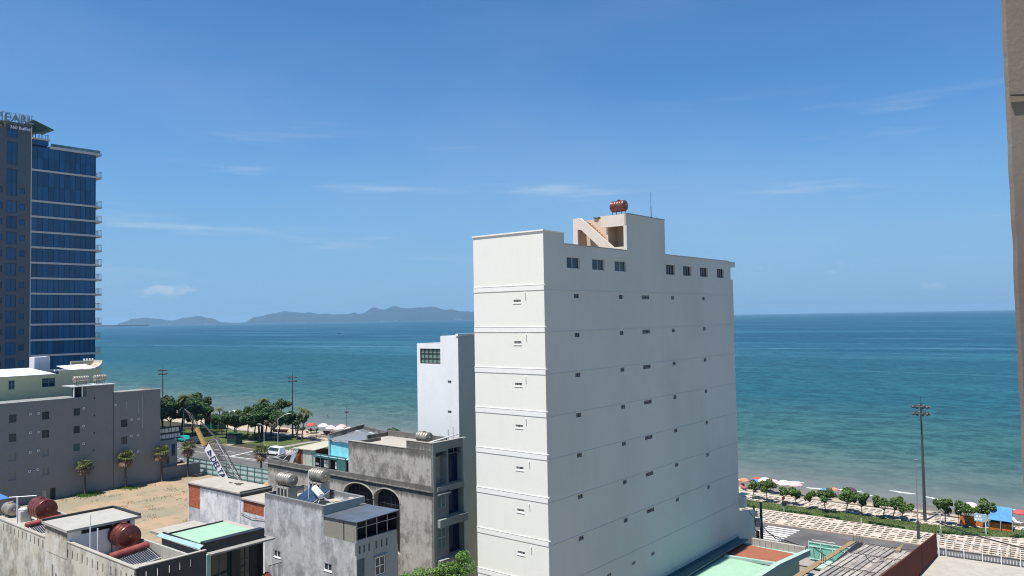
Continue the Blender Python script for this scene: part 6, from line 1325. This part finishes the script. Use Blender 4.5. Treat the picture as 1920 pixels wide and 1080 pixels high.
def car(label, p, rz, m, L_=4.2, H=1.5, van=False, group=None):
    th = thing('parked_car', label, 'car', p, group, rz); w = .85; F = lambda x, y, z: Vector((x, y, z))
    prof = [(-L_/2, .35), (-L_/2, .8), (-L_/2+.2, .95), (L_/2-.9, .92), (L_/2-.1, .75), (L_/2, .4)] if not van else [(-L_/2, .35), (-L_/2, 1.0), (L_/2-.5, 1.0), (L_/2, .7), (L_/2, .35)]
    cab = [(-L_/2+.35, .92), (-L_/2+.75, H-.04), (-L_/2+1.1, H), (L_/2-1.75, H), (L_/2-1.0, .92)] if not van else [(-L_/2+.02, 1.0), (-L_/2+.15, H-.05), (L_/2-1.4, H), (L_/2-.55, 1.0)]
    def ext(pts, y0, y1, tp=0.): 
        mb = MB(); n = len(pts); mb.v = [Vector((x, y0+(tp if z > 1.1 else 0), z)) for x, z in pts]+[Vector((x, y1-(tp if z > 1.1 else 0), z)) for x, z in pts]; mb.f = [tuple(range(n)), tuple(range(2*n-1, n-1, -1))]+[(i, (i+1) % n, n+(i+1) % n, n+i) for i in range(n)]; return mb
    def loc(mb): 
        me = new_mesh('m', mb); return me
    def add(name, mb, mm, smooth=False):
        me = new_mesh(name, mb, smooth); me.materials.append(mm); o = bpy.data.objects.new(name, me); C.objects.link(o); o.parent = th
        bv = o.modifiers.new('bevel', 'BEVEL'); bv.width = .05; bv.segments = 2; return o
    add('body', ext(prof, -w, w), m); add('cabin', ext(cab, -w+.03, w-.03, .12), m)
    gl = MB(); 
    for sg in (-1, 1):
        y = sg*(w-.02); y2 = sg*(w-.145)
        xs = [(cab[1][0]+.1, cab[-2][0]-.05)]
        gl.poly([(cab[0][0]+.45, y, 1.0), (cab[-1][0]-.3, y, 1.0), (cab[-2][0]-.02, y2+sg*.045, H-.16), (cab[1][0]+.2, y2+sg*.045, H-.16)])
    a, b = cab[-1], cab[-2]; gl.poly([(a[0]-.02, -w+.15, 1.02), (a[0]-.02, w-.15, 1.02), (b[0]+.1, w-.25, H-.1), (b[0]+.1, -w+.25, H-.1)])
    me = new_mesh('windows', gl); me.materials.append(M['win']); o = bpy.data.objects.new('windows', me); C.objects.link(o); o.parent = th
    wm_ = MB().lathe((0, -.11, 0), (0, 1, 0), [(0, .22), (.02, .31), (.2, .31), (.22, .22)], 14); me = new_mesh('wheel', wm_, True); me.materials.append(M['tyre'])
    for x in (-L_/2+.75, L_/2-.8):
        for y in (-w+.05, w-.05): o = bpy.data.objects.new('wheel', me); C.objects.link(o); o.parent = th; o.location = (x, y, .31)
    return th
car('teal car parked under the trees by the grey building', SN(157.0, -1.6, .01), ANG_S, M['carteal'], group=None)
car('dark blue car right of the teal car, beyond the crane boom', SN(151.8, -1.6, .01), ANG_S+math.pi, M['cardark'])
car('white car half hidden by the shop corner and a fan palm', SN(131.5, -19.0, .01), ANG_N, M['carwhite'], 4.0)
car('white van with a light roof parked by the kerb near the canopy frame', SN(121.2, -1.6, .01), ANG_S, M['carwhite'], 4.8, 1.9, True)
car('pale blue car under the trees left of the teal car', SN(163.5, -1.6, .01), ANG_S, M['carblue'])
# park kiosks
def kiosk(name, label, p, wx, wy, h, mwall, mroof, rz=ANG_S, cat='kiosk'):
    th = thing(name, label, cat, p, None, rz); F = lambda x, y, z: Vector((x, y, z)); 
    def add(n, mb, m): me = new_mesh(n, mb); me.materials.append(m); o = bpy.data.objects.new(n, me); C.objects.link(o); o.parent = th; return o
    add('wall', MB().box(F, -wx/2, wx/2, -wy/2, wy/2, 0, h), mwall); o = .25; add('roof', MB().prism([(-wx/2-o, -wy/2-o, h), (wx/2+o, -wy/2-o, h), (wx/2+o, wy/2+o, h+.25), (-wx/2-o, wy/2+o, h+.25)], (0, 0, .08)), mroof); add('counter', MB().box(F, -wx/2+.2, wx/2-.2, wy/2, wy/2+.12, .95, 1.05), mroof); add('opening', MB().box(F, -wx/2+.3, wx/2-.3, wy/2+.001, wy/2+.01, 1.1, h-.3), M['dark']); return th
M['kgreen'] = plain('bright_green_panel', (.03, .42, .25), .5, var=.05); M['kdark'] = plain('dark_green_panel', (.012, .06, .04), .5, var=.2)
kiosk('green_kiosk', 'bright green kiosk on the lawn near the beach, left of the park clump', SN(171.0, 15.0, .15), 3.2, 2.4, 2.9, M['kgreen'], M['kgreen'])
kiosk('green_kiosk', 'darker green kiosk close behind the bright green one', SN(167.6, 15.2, .15), 2.6, 2.2, 2.8, M['kdark'], M['kgreen'])
kiosk('green_booth', 'dark green booth at the kerb below the park trees', SN(142.3, 2.6, .15), 3.4, 1.8, 2.3, M['kdark'], M['kdark'])
# blue kiosk, orange stall, sign at the right
M['ocher'] = plain('orange_panel', (.50, .15, .03), .6, var=.25, sc=4); M['kblue'] = plain('blue_tarpaulin', (.05, .19, .38), .6, var=.15, sc=1.5)
def beach_stall():
    p = SN(-10.7, 13.2, .15); th = thing('blue_beach_stall', 'beach stall with blue tarpaulin roof over orange counters at the right', 'stall', p)
    F = lambda x, y, z: SN(-10.7-x*.66, 13.2+y*.8, .15+z)
    for i in range(2):
        x0 = -1.9+i*1.95; obj('counter', MB().box(F, x0, x0+1.8, -1.1, -.7, 0, .95), M['ocher'], th)
        obj('roof_sheet', MB().prism([F(x0-.12, -1.6, 1.35), F(x0+1.86, -1.6, 1.3), F(x0+1.86, 1.2, 2.65), F(x0-.12, 1.2, 2.7)], (0, 0, .05)), M['kblue'], th)
        obj('dark_interior', MB().box(F, x0+.05, x0+1.75, .9, 1.0, 0, 2.4), M['dark'], th)
    mb = MB()
    for x in (-1.95, 0, 1.95):
        mb.tube(F(x, -1.5, 0), F(x, -1.5, 1.35), .04, n=5); mb.tube(F(x, 1.1, 0), F(x, 1.1, 2.6), .04, n=5)
    obj('posts', mb, M['lightmetal'], th)
    p = SN(-7.3, 13.9, .15); t2 = thing('orange_stall', 'low orange-brown stall under the kiosk trees', 'stall', p); F2 = lambda x, y, z: SN(-7.3-x, 13.9+y, .15+z)
    obj('counter', MB().box(F2, -1.3, 1.4, -.8, -.2, 0, 1.1), M['ocher'], t2); obj('roof', MB().prism([F2(-1.5, -1, 1.7), F2(1.6, -1, 1.6), F2(1.6, .9, 2.1), F2(-1.5, .9, 2.2)], (0, 0, .05)), M['creamsheet'], t2)
    mb = MB()
    for x in (-1.4, 1.5): mb.tube(F2(x, -.9, 0), F2(x, -.9, 1.7), .04, n=5); mb.tube(F2(x, .8, 0), F2(x, .8, 2.1), .04, n=5)
    obj('posts', mb, M['iron'], t2)
    p = SN(-9.0, 9.4, .15); t3 = thing('notice_board', 'pale blue and white notice board on a white post before the blue stall', 'sign', p); F3 = lambda x, y, z: SN(-9.0-x, 9.4+y, .15+z)
    obj('post', MB().tube(F3(.25, 0, 0), F3(.25, 0, 2.6), .06, n=6), M['whiteplastic'], t3); obj('board', MB().box(F3, -1.0, .4, -.06, 0, 1.55, 2.55), M['ltblue'], t3)
    for i in range(5): obj('white_patch', MB().box(F3, -.9+.25*(i % 3)+.05*i, -.72+.25*(i % 3)+.05*i, -.075, -.06, 1.7+.38*(i//3), 1.95+.38*(i//3)), M['signwhite'], t3)
beach_stall()
# umbrellas
def umb_mesh(cn, seg=10):
    r = 1.32; mb = MB(); z0, z1 = 2.0, 2.65
    for i in range(seg):
        a0, a1 = 2*math.pi*i/seg, 2*math.pi*(i+1)/seg; am = (a0+a1)/2; P = lambda a, rr, z: (rr*math.cos(a), rr*math.sin(a), z)
        mb.poly([P(a0, r, z0), P(am, r*.97, z0+.03), P(am, r*.55, z1-.2), P(a0, r*.55, z1-.18)]); mb.poly([P(am, r*.97, z0+.03), P(a1, r, z0), P(a1, r*.55, z1-.18), P(am, r*.55, z1-.2)])
        mb.poly([P(a0, r*.55, z1-.18), P(am, r*.55, z1-.2), (0, 0, z1)]); mb.poly([P(am, r*.55, z1-.2), P(a1, r*.55, z1-.18), (0, 0, z1)])
        mb.poly([P(a0, r, z0), P(a1, r, z0), P(a1, r, z0-.16), P(a0, r, z0-.16)])
    me = new_mesh('canopy', mb); me.materials.append(M['cloth'][cn]); return me
UM = {k: umb_mesh(k) for k in M['cloth']}; pm = new_mesh('pole', MB().tube((0, 0, 0), (0, 0, 2.62), .03, n=6)); pm.materials.append(M['whiteplastic'])
chair_me = {}
def umbrella(cn, label, s, n, z=-.1, sc=1., tilt=0.):
    th = thing('beach_umbrella', label, 'umbrella', SN(s, n, z), 'beach umbrellas', s); th.rotation_euler.x = tilt; th.scale = (sc,)*3
    for nm, me in (('canopy', UM[cn]), ('pole', pm)): o = bpy.data.objects.new(nm, me); C.objects.link(o); o.parent = th
    return th
def beach_chair(s, n, label, m='cloth_blue'):
    p = SN(s, n, -.02); th = thing('deck_chair', label, 'deck chair', p, 'deck chairs under the umbrellas', s*2); mm = M['cloth'][m]
    me = chair_me.get(m)
    if me is None:
        mb = MB(); mb.prism([(-.3, -.6, .35), (.3, -.6, .35), (.3, .3, .3), (-.3, .3, .3)], (0, 0, .05)); mb.prism([(-.3, .3, .3), (.3, .3, .3), (.3, .9, .8), (-.3, .9, .8)], (0, 0, .05)); me = new_mesh('seat', mb); me.materials.append(mm); chair_me[m] = me
    o = bpy.data.objects.new('seat', me); C.objects.link(o); o.parent = th
    if 'fr' not in chair_me:
        mb = MB(); 
        for x in (-.28, .28): mb.tube((x, -.55, 0), (x, -.55, .35), .02, n=4); mb.tube((x, .3, 0), (x, .3, .3), .02, n=4); mb.tube((x, .75, 0), (x, .88, .8), .02, n=4)
        mf = new_mesh('frame', mb); mf.materials.append(M['whiteplastic']); chair_me['fr'] = mf
    o = bpy.data.objects.new('frame', chair_me['fr']); C.objects.link(o); o.parent = th
for cn, lb, s, n, sc in (('orange', 'orange beach umbrella touching the edge of the tall white building', 25.6, 19.6, .95), ('blue', 'blue beach umbrella in the mixed cluster by the tall white building', 23.9, 20.0, .9), ('red', 'red beach umbrella on top of the mixed cluster by the tall white building', 24.2, 22.2, .9), ('orange', 'small orange umbrella behind the blue one in the mixed cluster', 23.1, 21.6, .8),
    ('pale', 'pale pink umbrella, first of the row of four from the left', 22.0, 19.2, 1.02), ('pink', 'pink umbrella, second of the row of four from the left', 20.5, 18.6, 1.0), ('pale', 'pale pink umbrella, third of the row of four', 18.9, 18.9, 1.0), ('pink', 'light pink umbrella, rightmost of the row of four', 17.1, 18.8, 1.02),
    ('blue', 'blue umbrella behind the round promenade tree, taller one of two', 12.9, 20.2, .8), ('blue', 'lower blue umbrella just behind the round promenade tree', 12.4, 18.6, .8), ('orange', 'orange-red umbrella right of the blue pair', 11.9, 21.6, .75), ('dark', 'dark red umbrella with pale poles between blue pair and floodlight mast', 9.3, 20.5, .85),
    ('pale', 'pale umbrella peeking out behind the kiosk trees', -6.9, 18.4, .95), ('red', 'pink-red umbrella near the right edge beside the blue stall', -12.6, 18.6, 1.0), ('red', 'red umbrella cut by the concrete wall at the right edge', -14.6, 18.2, 1.0),
    ('pale', 'pale beach umbrella left of the coconut palm trunk', 148.0, 25.4, 1.1), ('white', 'white wide umbrella behind the beach floodlight mast', 151.5, 26.6, 1.2), ('red', 'red and pink umbrella right of the coconut palms', 140.0, 23.6, 1.1), ('white', 'white umbrella alone in the middle of the left beach', 135.4, 23.6, 1.15), ('pale', 'pale pink umbrella left of the slim beach mast', 131.4, 22.6, 1.1), ('pink', 'pink umbrella right beside the foot of the slim beach mast', 130.6, 25.4, 1.1), ('pale', 'pale umbrella right of the slim beach mast, nearest', 128.6, 22.8, 1.1), ('red', 'small reddish umbrella behind the slim beach mast', 132.4, 26.6, .9), ('pale', 'rightmost pale umbrella of the left beach group', 126.4, 24.0, 1.0),
    ('white', 'white umbrella behind the bright green kiosk, on the far beach', 175.0, 24.5, 1.5), ('white', 'white umbrella left above the bright green kiosk', 171.0, 23.0, 1.4)):
    umbrella(cn, lb, s, n, -.05, sc*((.7 if cn in ('orange', 'red', 'blue') else .86) if s < 60 else .95))
for s, n, lb, m in ((25.2, 18.6, 'deck chair below the orange umbrella by the tall white building', 'red'), (23.4, 18.4, 'blue deck chair below the blue umbrella of the mixed cluster', 'blue'), (12.6, 17.6, 'blue deck chair before the blue pair of umbrellas', 'blue'), (9.6, 18.9, 'dark deck chair under the dark red umbrella', 'dark'), (-12.4, 17.4, 'pale deck chair under the pink-red umbrella near the right edge', 'white'), (131.0, 21.4, 'dark deck chair by the slim beach mast', 'dark'), (129.9, 22.0, 'dark red deck chair by the slim beach mast', 'red'), (139.9, 22.2, 'red deck chair below the red and pink umbrella', 'red'), (134.2, 22.2, 'dark deck chair right of the lone white umbrella', 'dark')): beach_chair(s, n, lb, m)
# dark low boats on the left beach
for s, n, lb, rz in ((149.0, 20.6, 'long dark boat hull drawn up on the beach behind the coconut palms', .3), (133.6, 24.4, 'small dark hull on the beach right of the lone white umbrella', .1)):
    p = SN(s, n, -.1); th = thing('beached_boat', lb, 'boat', p, None, ANG_S+rz); mb = MB(); mb.v = [Vector(v) for v in ((-2.6, -.1, .9), (2.6, 0, .9), (1.8, .75, .8), (-2.2, .7, .75), (-2.2, -.7, .75), (1.8, -.75, .8), (-2.0, .3, .1), (1.8, .25, .1), (-2.0, -.3, .1), (1.8, -.25, .1))]; mb.f = [(0, 3, 6), (3, 2, 7, 6), (2, 1, 7), (0, 8, 4), (4, 8, 9, 5), (5, 9, 1), (6, 7, 9, 8), (7, 1, 9), (0, 6, 8)]; me = new_mesh('hull', mb); me.materials.append(M['cloth']['dark']); o = bpy.data.objects.new('hull', me); C.objects.link(o); o.parent = th; b2 = new_mesh('thwart', MB().box(LOC, -.1, .1, -.6, .6, .6, .66)); b2.materials.append(M['trunk']); o = bpy.data.objects.new('thwart', b2); C.objects.link(o); o.parent = th
# low beach wall
mb = MB()
mb.box(lambda x, y, z: SN(x, y, z), 118, 134, 19.8, 19.9, -.1, .55); mb.box(lambda x, y, z: SN(x, y, z), -4, 16, 17.0, 17.25, -.1, .22); tag(obj('beach_wall', mb, M['kerb']), 'low stone wall between promenade and sand', 'wall')

# ------------------------------------------------------------------ low roofs at the lower right
def right_roofs():
    th = thing('mint_terrace_house', 'low mint-roofed building with brown sunken terrace below the tall white building', 'building', AB(-4, 26, 0))
    F = lambda a, b, z: AB(a, b, z)
    obj('wall', MB().box(F, -6.5, -.08, 14, 34.4, 0, 3.7), M['mintwall'], th)
    mb = MB(); mb.poly([AB(-.1, 14, 3.85), AB(-6.3, 14, 3.85), AB(-6.45, 27.6, 3.85), AB(-.1, 28.2, 3.85)]); obj('mint_roof', mb, M['mint'], th)
    mb = MB(); mb.poly([AB(-.1, 28.2, 3.8), AB(-6.3, 28.2, 3.8), AB(-7.0, 33.2, 3.8), AB(-.1, 33.6, 3.8)]); obj('brown_terrace', mb, M['brown'], th)
    mb = MB(); mb.prism([AB(-1.3, 28.0, 3.8), AB(-6.5, 28.6, 3.8), AB(-6.45, 28.25, 3.8), AB(-1.3, 27.7, 3.8)], (0, 0, .3)); obj('dividing_kerb', mb, M['mintrim'], th)
    mb = MB(); mb.prism([AB(-6.2, 20, 3.6), AB(-6.35, 28.0, 3.6), AB(-7.3, 34.4, 3.6), AB(-7.75, 34.2, 3.6), AB(-6.95, 28.0, 3.6), AB(-6.8, 20, 3.6)], (0, 0, .58)); obj('side_parapet', mb, M['mintrim'], th)
    mb = MB(); mb.box(F, -7.3, -1.5, 33.9, 34.25, 3.6, 4.45); obj('back_parapet', mb, M['roofpale'], th)
    mb = MB()
    for i in range(9): a = -1.9-i*.62; mb.box(F, a-.03, a+.03, 33.87, 33.9, 3.8, 4.4)
    obj('parapet_joints', mb, M['conc'], th, kind='stuff')
    mb = MB(); mb.prism([AB(-.05, 14, 4.0), AB(-.05, 34.2, 4.0), AB(-1.15, 34.2, 4.1), AB(-1.2, 27.8, 4.1), AB(-1.5, 14, 4.1)], (0, 0, .12)) ; mb.prism([AB(-.03, 14, 4.12), AB(-.03, 34.2, 4.12), AB(-.03, 34.2, 4.35), AB(-.03, 14, 4.35)], UD*-.06); obj('shadow_strip', mb, M['shadestrip'], th)  # dark teal sheet standing in for the tall building's shadow at its foot
    y = thing('concrete_yard', 'x', 'y', AB(-8, 35, 0)); bpy.data.objects.remove(y)
    mb = MB(); mb.box(F, -10.2, -6.9, 14, 44, 0, .25); mb.box(F, -10.2, -6.5, 14, 36.5, .25, 1.4); o = obj('back_yard_slab', mb, M['rooftop'], kind='structure')
    fn = thing('green_sheet_fence', 'pale green sheet fence with a light frame by the road, right of the brown terrace', 'fence', AB(-7, 43.6, 0)); G = lambda x, yy, z: AB(-4.3-x, 43.7+yy+.03*x, z)
    for i in range(4): obj('sheet_panel', MB().box(G, i*1.3+.03, i*1.3+1.27, 0, .05, .3, 2.25), M['greenfence'], fn)
    obj('rail', MB().box(G, 0, 5.2, -.06, 0, 2.2, 2.3), M['greenframe'], fn); obj('rail', MB().box(G, 0, 5.2, -.06, -.001, 1.75, 1.83), M['greenframe'], fn); obj('rail', MB().box(G, 0, 5.2, -.06, 0, .3, .38), M['greenframe'], fn)
    for i in range(5): obj('post', MB().box(G, i*1.3-.04, i*1.3+.04, -.08, -.061, .25, 2.4), M['greenframe'], fn)
    for i in range(5): x = .5+i*1.0; obj('brace', MB().tube(G(x, -.1, 1.7), G(x+(-.5 if i % 2 else .35), -.8, .26), .025, n=5), M['teal'], fn)
    sl = thing('pale_green_slab', 'pale green painted slab at the foot of the green sheet fence', 'slab', AB(-7.5, 42, 0)); o = obj('slab', MB().box(F, -9.9, -5.6, 40.6, 43.6, .25, .42), M['mintrim'], sl)
    # rusty sheet roof
    rr = thing('corrugated_roof_house', 'low house with grey-brown corrugated sheet roof and ochre edge flashing, bottom right', 'building', AB(-14.5, 34, 0))
    obj('wall', MB().box(F, -17.3, -12.0, 16, 38.4, 0, 4.1), M['conc2'], rr)
    rnd = random.Random(12); n = 11; wd = .5
    for row, (b0, b1, z0, z1) in enumerate(((33.0, 38.9, 4.75, 4.35), (26.6, 33.25, 5.15, 4.82), (20, 26.9, 5.55, 5.2))):
        for i in range(n):
            a = -11.9-i*wd
            if row == 0 and i == 6: bb1 = b1-1.3
            else: bb1 = b1-rnd.uniform(0, .35)
            dz = rnd.uniform(-.02, .05); m_ = MB(); k = 7
            for j in range(k):
                x0 = a-j*wd/k; x1 = a-(j+1)*wd/k; h0 = .045*(j % 2); h1 = .045*((j+1) % 2)
                m_.poly([AB(x0, b0, z0+dz+h0), AB(x1, b0, z0+dz+h1), AB(x1, bb1, z1+dz+h1), AB(x0, bb1, z1+dz+h0)])
            m_.box(lambda p, q, r: AB(p, q, r), a-.03, a+.02, b0, bb1, z0+dz-.3, z0+dz-.22)
            obj('roof_sheet', m_, M['sheet'], rr)
        # raised seams between sheets
        for i in range(n+1):
            a = -11.88-i*wd
            if rnd.random() < .8: obj('roof_seam', MB().prism([AB(a, b0+.05, z0+.04), AB(a-.05, b0+.05, z0+.04), AB(a-.07, b1-.15, z1+.04), AB(a, b1-.15, z1+.04)], (0, 0, .06)), M['iron'], rr)
    mb = MB(); mb.prism([AB(-11.25, 20, 5.5), AB(-10.5, 20, 5.4), AB(-10.2, 39.3, 4.25), AB(-10.85, 39.3, 4.35)], (0, 0, .07)); obj('edge_flashing', mb, M['rustlite'], rr)
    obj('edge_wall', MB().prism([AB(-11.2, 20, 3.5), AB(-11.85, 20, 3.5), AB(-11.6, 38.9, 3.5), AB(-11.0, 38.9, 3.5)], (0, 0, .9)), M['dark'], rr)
    for k, (b, z, sg) in enumerate(((33.1, 4.95, .12), (38.7, 4.5, .2), (26.8, 5.3, .15))):
        pts = [AB(-11.0-i*.45, b+.12*math.sin(i*1.7)+.02*i, z+.04*math.sin(i*2.3)) for i in range(14)]; obj('holding_rope', MB().path(pts, .035, 5), M['palmtrunk'], rr)
    obj('holding_rope', MB().path([AB(-13.4, 33.1, 4.95), AB(-14.2, 31.4, 5.0), AB(-14.8, 30.6, 5.1), AB(-15.4, 31.8, 5.0)], .03, 5), M['black'], rr)
    for k in range(4): obj('loose_stick', MB().tube(AB(-10.6-.25*k, 39.0, 4.3), AB(-10.5-.3*k, 39.3+.1*k, 5.3-.15*k), .035, n=5), M['palmtrunk'], rr)
    for k in range(3): obj('loose_stick', MB().tube(AB(-10.7-.2*k, 28.6, 4.9), AB(-10.7-.2*k, 28.7, 5.8-.2*k), .035, n=5), M['palmtrunk'], rr)
    obj('torn_sheet', MB().poly([AB(-14.9, 37.4, 4.62), AB(-15.5, 37.5, 4.66), AB(-15.4, 39.2, 4.9), AB(-15.0, 39.0, 4.45)]), M['rustlite'], rr)
    # rusty wall
    rw = thing('rusty_sheet_wall', 'tall dark red rusty sheet wall between the corrugated roof and the pale yard', 'wall', AB(-17.5, 38, 0))
    prof = [(20, 6.6), (26, 6.3), (31, 6.0), (37, 5.75), (43.6, 5.4)]
    for i in range(len(prof)-1):
        (b0, z0), (b1, z1) = prof[i], prof[i+1]; obj('rust_panel', MB().prism([AB(-17.5, b0+.02, 2.4), AB(-17.5, b1-.02, 2.4), AB(-17.5, b1-.02, z1), AB(-17.5, b0+.02, z0)], UD*(-.08-.02*(i % 2))), M['rust'], rw)
    # pale yard with its white railing
    yd = thing('pale_roof_yard', 'pale sandy concrete roof yard at the bottom right corner', 'roof terrace', AB(-21, 40, 0))
    q = [SN(-4.7, -13.3), SN(-18, -13.0), SN(-18, -45), AB(-17.62, 20), ]
    mb = MB(); mb.prism([Vector((v.x, v.y, 0)) for v in (SN(-4.9, -12.9), SN(-20, -12.6), SN(-26, -40), AB(-17.62, 16))], (0, 0, 3.0)); obj('deck', mb, M['roofpale'], yd)
    fr = thing('white_railing_fence', 'white post railing with a low baluster wall along the far edge of the pale yard', 'fence', SN(-11, -13.3, 3)); d = (SN(-19, -13.1, 3)-SN(-5.5, -13.35, 3)); L_ = d.length; d.normalize(); o0 = SN(-5.5, -13.35, 3)
    P = lambda x, y, z: o0+d*x+Vector((-d.y, d.x, 0))*y+Vector((0, 0, z))
    obj('base_beam', MB().box(P, 0, L_, -.08, .08, 0, .12), M['iron'], fr); obj('top_beam', MB().box(P, 0, L_, -.08, .08, .62, .72), M['iron'], fr); obj('top_rail', MB().box(P, 0, L_, -.03, .03, 1.62, 1.68), M['ledge'], fr)
    n = int(L_/.27); bal = new_mesh('baluster', MB().prism([Vector((0, 0, 0)), d*.08, d*.08+Vector((-d.y, d.x, 0))*.08, Vector((-d.y, d.x, 0))*.08], (0, 0, .5))); bal.materials.append(M['ledge'])
    for i in range(n): piece('baluster', bal, fr, P(.1+i*.27, -.04, .12))
    i = 0; x = .1
    while x < L_: obj('post', MB().box(P, x-.035, x+.035, -.12, -.05, -.3, 1.75) if i % 2 == 0 else MB().box(P, x-.015, x+.015, -.02, .02, .72, 1.64), M['whiteplastic'] if i % 2 == 0 else M['iron'], fr); x += .82; i += 1
    pz = thing('white_gate_post', 'short white pipe post at the corner between rusty wall and white railing', 'post', AB(-17.7, 43.7, 3)); obj('post', MB().tube(AB(-17.75, 43.6, 3.0), AB(-17.75, 43.6, 5.2), .09, n=8), M['whiteplastic'], pz)
    # dark cable crossing the yard corner over the promenade
    cb = thing('overhead_cables', 'bundle of dark cables crossing above the promenade at the right edge', 'cables', SN(-10, -4, 5))
    for k, (z0, z1) in enumerate(((2.2, 2.0), (2.5, 2.1), (2.9, 2.5))):
        a = SN(-4.5, 4-1.2*k, z0); b = SN(-24, -2-1.0*k, z1); pts = [a.lerp(b, t/10)+Vector((0, 0, -.9*4*(t/10)*(1-t/10))) for t in range(11)]; obj('cable', MB().path(pts, .04, 4), M['black'], cb)
right_roofs()

# ------------------------------------------------------------------ edge of the viewer's own building at the right
def near_wall():
    th = thing('near_concrete_wall', 'rough grey-brown concrete wall edge close to the viewer along the right border', 'wall', (1.7, 2.6, EYE-3))
    t = NT('rough_render', .95, .1); nz = t.noise(t.mapp((1, 1, 1)), 9, 6, .7); nb = t.noise(t.mapp((1, 1, .6)), 1.6, 4); nf = t.noise(t.mapp((1, 1, 1)), 60, 4, .7)
    c = t.mix(t.ramp(nb, .35, .65), (.205, .175, .145), (.155, .132, .115)); c = t.mix(1., c, t.mix(nz, (.88, .88, .88), (1.08, 1.08, 1.08)), 'MULTIPLY'); t.col(c); t.bump(nf, .5, .003)
    # front edge follows the two points seen at the top and bottom of the picture
    def edge(x, y, Y):
        dv = Fw + Rc*((x-960)/1420) + Uc*((540-y)/1420); return Vector((0, 0, EYE))+dv*(Y/dv.y)
    Y = 2.6; n = 90; rnd = random.Random(2); mb = MB(); x_top = edge(1880, 0, Y).x; z_top = edge(1880, 0, Y).z; x_bot = edge(1921, 880, Y).x; z_bot = edge(1921, 880, Y).z
    X = lambda z: x_bot+(x_top-x_bot)*(z-z_bot)/(z_top-z_bot)
    rows = []
    for i in range(n+1):
        z = z_bot-.9 + (z_top+.5-(z_bot-.9))*i/n; j = .004*noise.noise(Vector((z*7, 0, 0)))+.0025*noise.noise(Vector((z*30, 3, 0))); x = X(z)+j
        rows.append([Vector((x*1.1+.03, Y+.25, z)), Vector((x, Y+.01, z)), Vector((x+.006, Y-.004, z)), Vector((x+.9, Y-.02, z)), Vector((x+.9, Y+.25, z))])
    for r in rows: mb.v += r
    for i in range(n):
        for j in range(4): a = i*5+j; mb.f.append((a, a+1, a+6, a+5))
    obj('wall', mb, t.m, th)
    zj = edge(1890, 181, Y).z; obj('joint', MB().box(LOC, X(zj)+.002, X(zj)+.5, Y-.0215, Y-.01, zj-.002, zj+.002), M['iron'], th)
    zk = edge(1915, 780, Y).z; mb = MB(); c0 = Vector((X(zk)+.004, Y-.01, zk)); mb.lathe(c0+Vector((0, -.012, -.02)), (.15, 0, 1), [(0, .004), (.012, .011), (.03, .013), (.045, .008)], 10)
    k = thing('rusty_bracket', 'small rusty dark bracket stuck on the near concrete wall edge', 'bracket', c0); obj('bracket', mb, M['rust'], k)
near_wall()

# ------------------------------------------------------------------ neighbouring low roofs behind the frame edge are left to the soil sheet
def haze():
    t = bpy.data.materials.new('sea_haze'); t.use_nodes = True; nt = t.node_tree; nt.nodes.clear(); o = nt.nodes.new('ShaderNodeOutputMaterial'); v = nt.nodes.new('ShaderNodeVolumePrincipled')
    v.inputs['Color'].default_value = (.44, .74, 1., 1); v.inputs['Density'].default_value = HAZE; v.inputs['Anisotropy'].default_value = .2; nt.links.new(v.outputs[0], o.inputs['Volume'])
    o_ = obj('haze', MB().box(LOC, -45000, 45000, -45000, 45000, -6.5, 340), t, kind='stuff'); return o_
HAZE = 5.0e-5
haze()
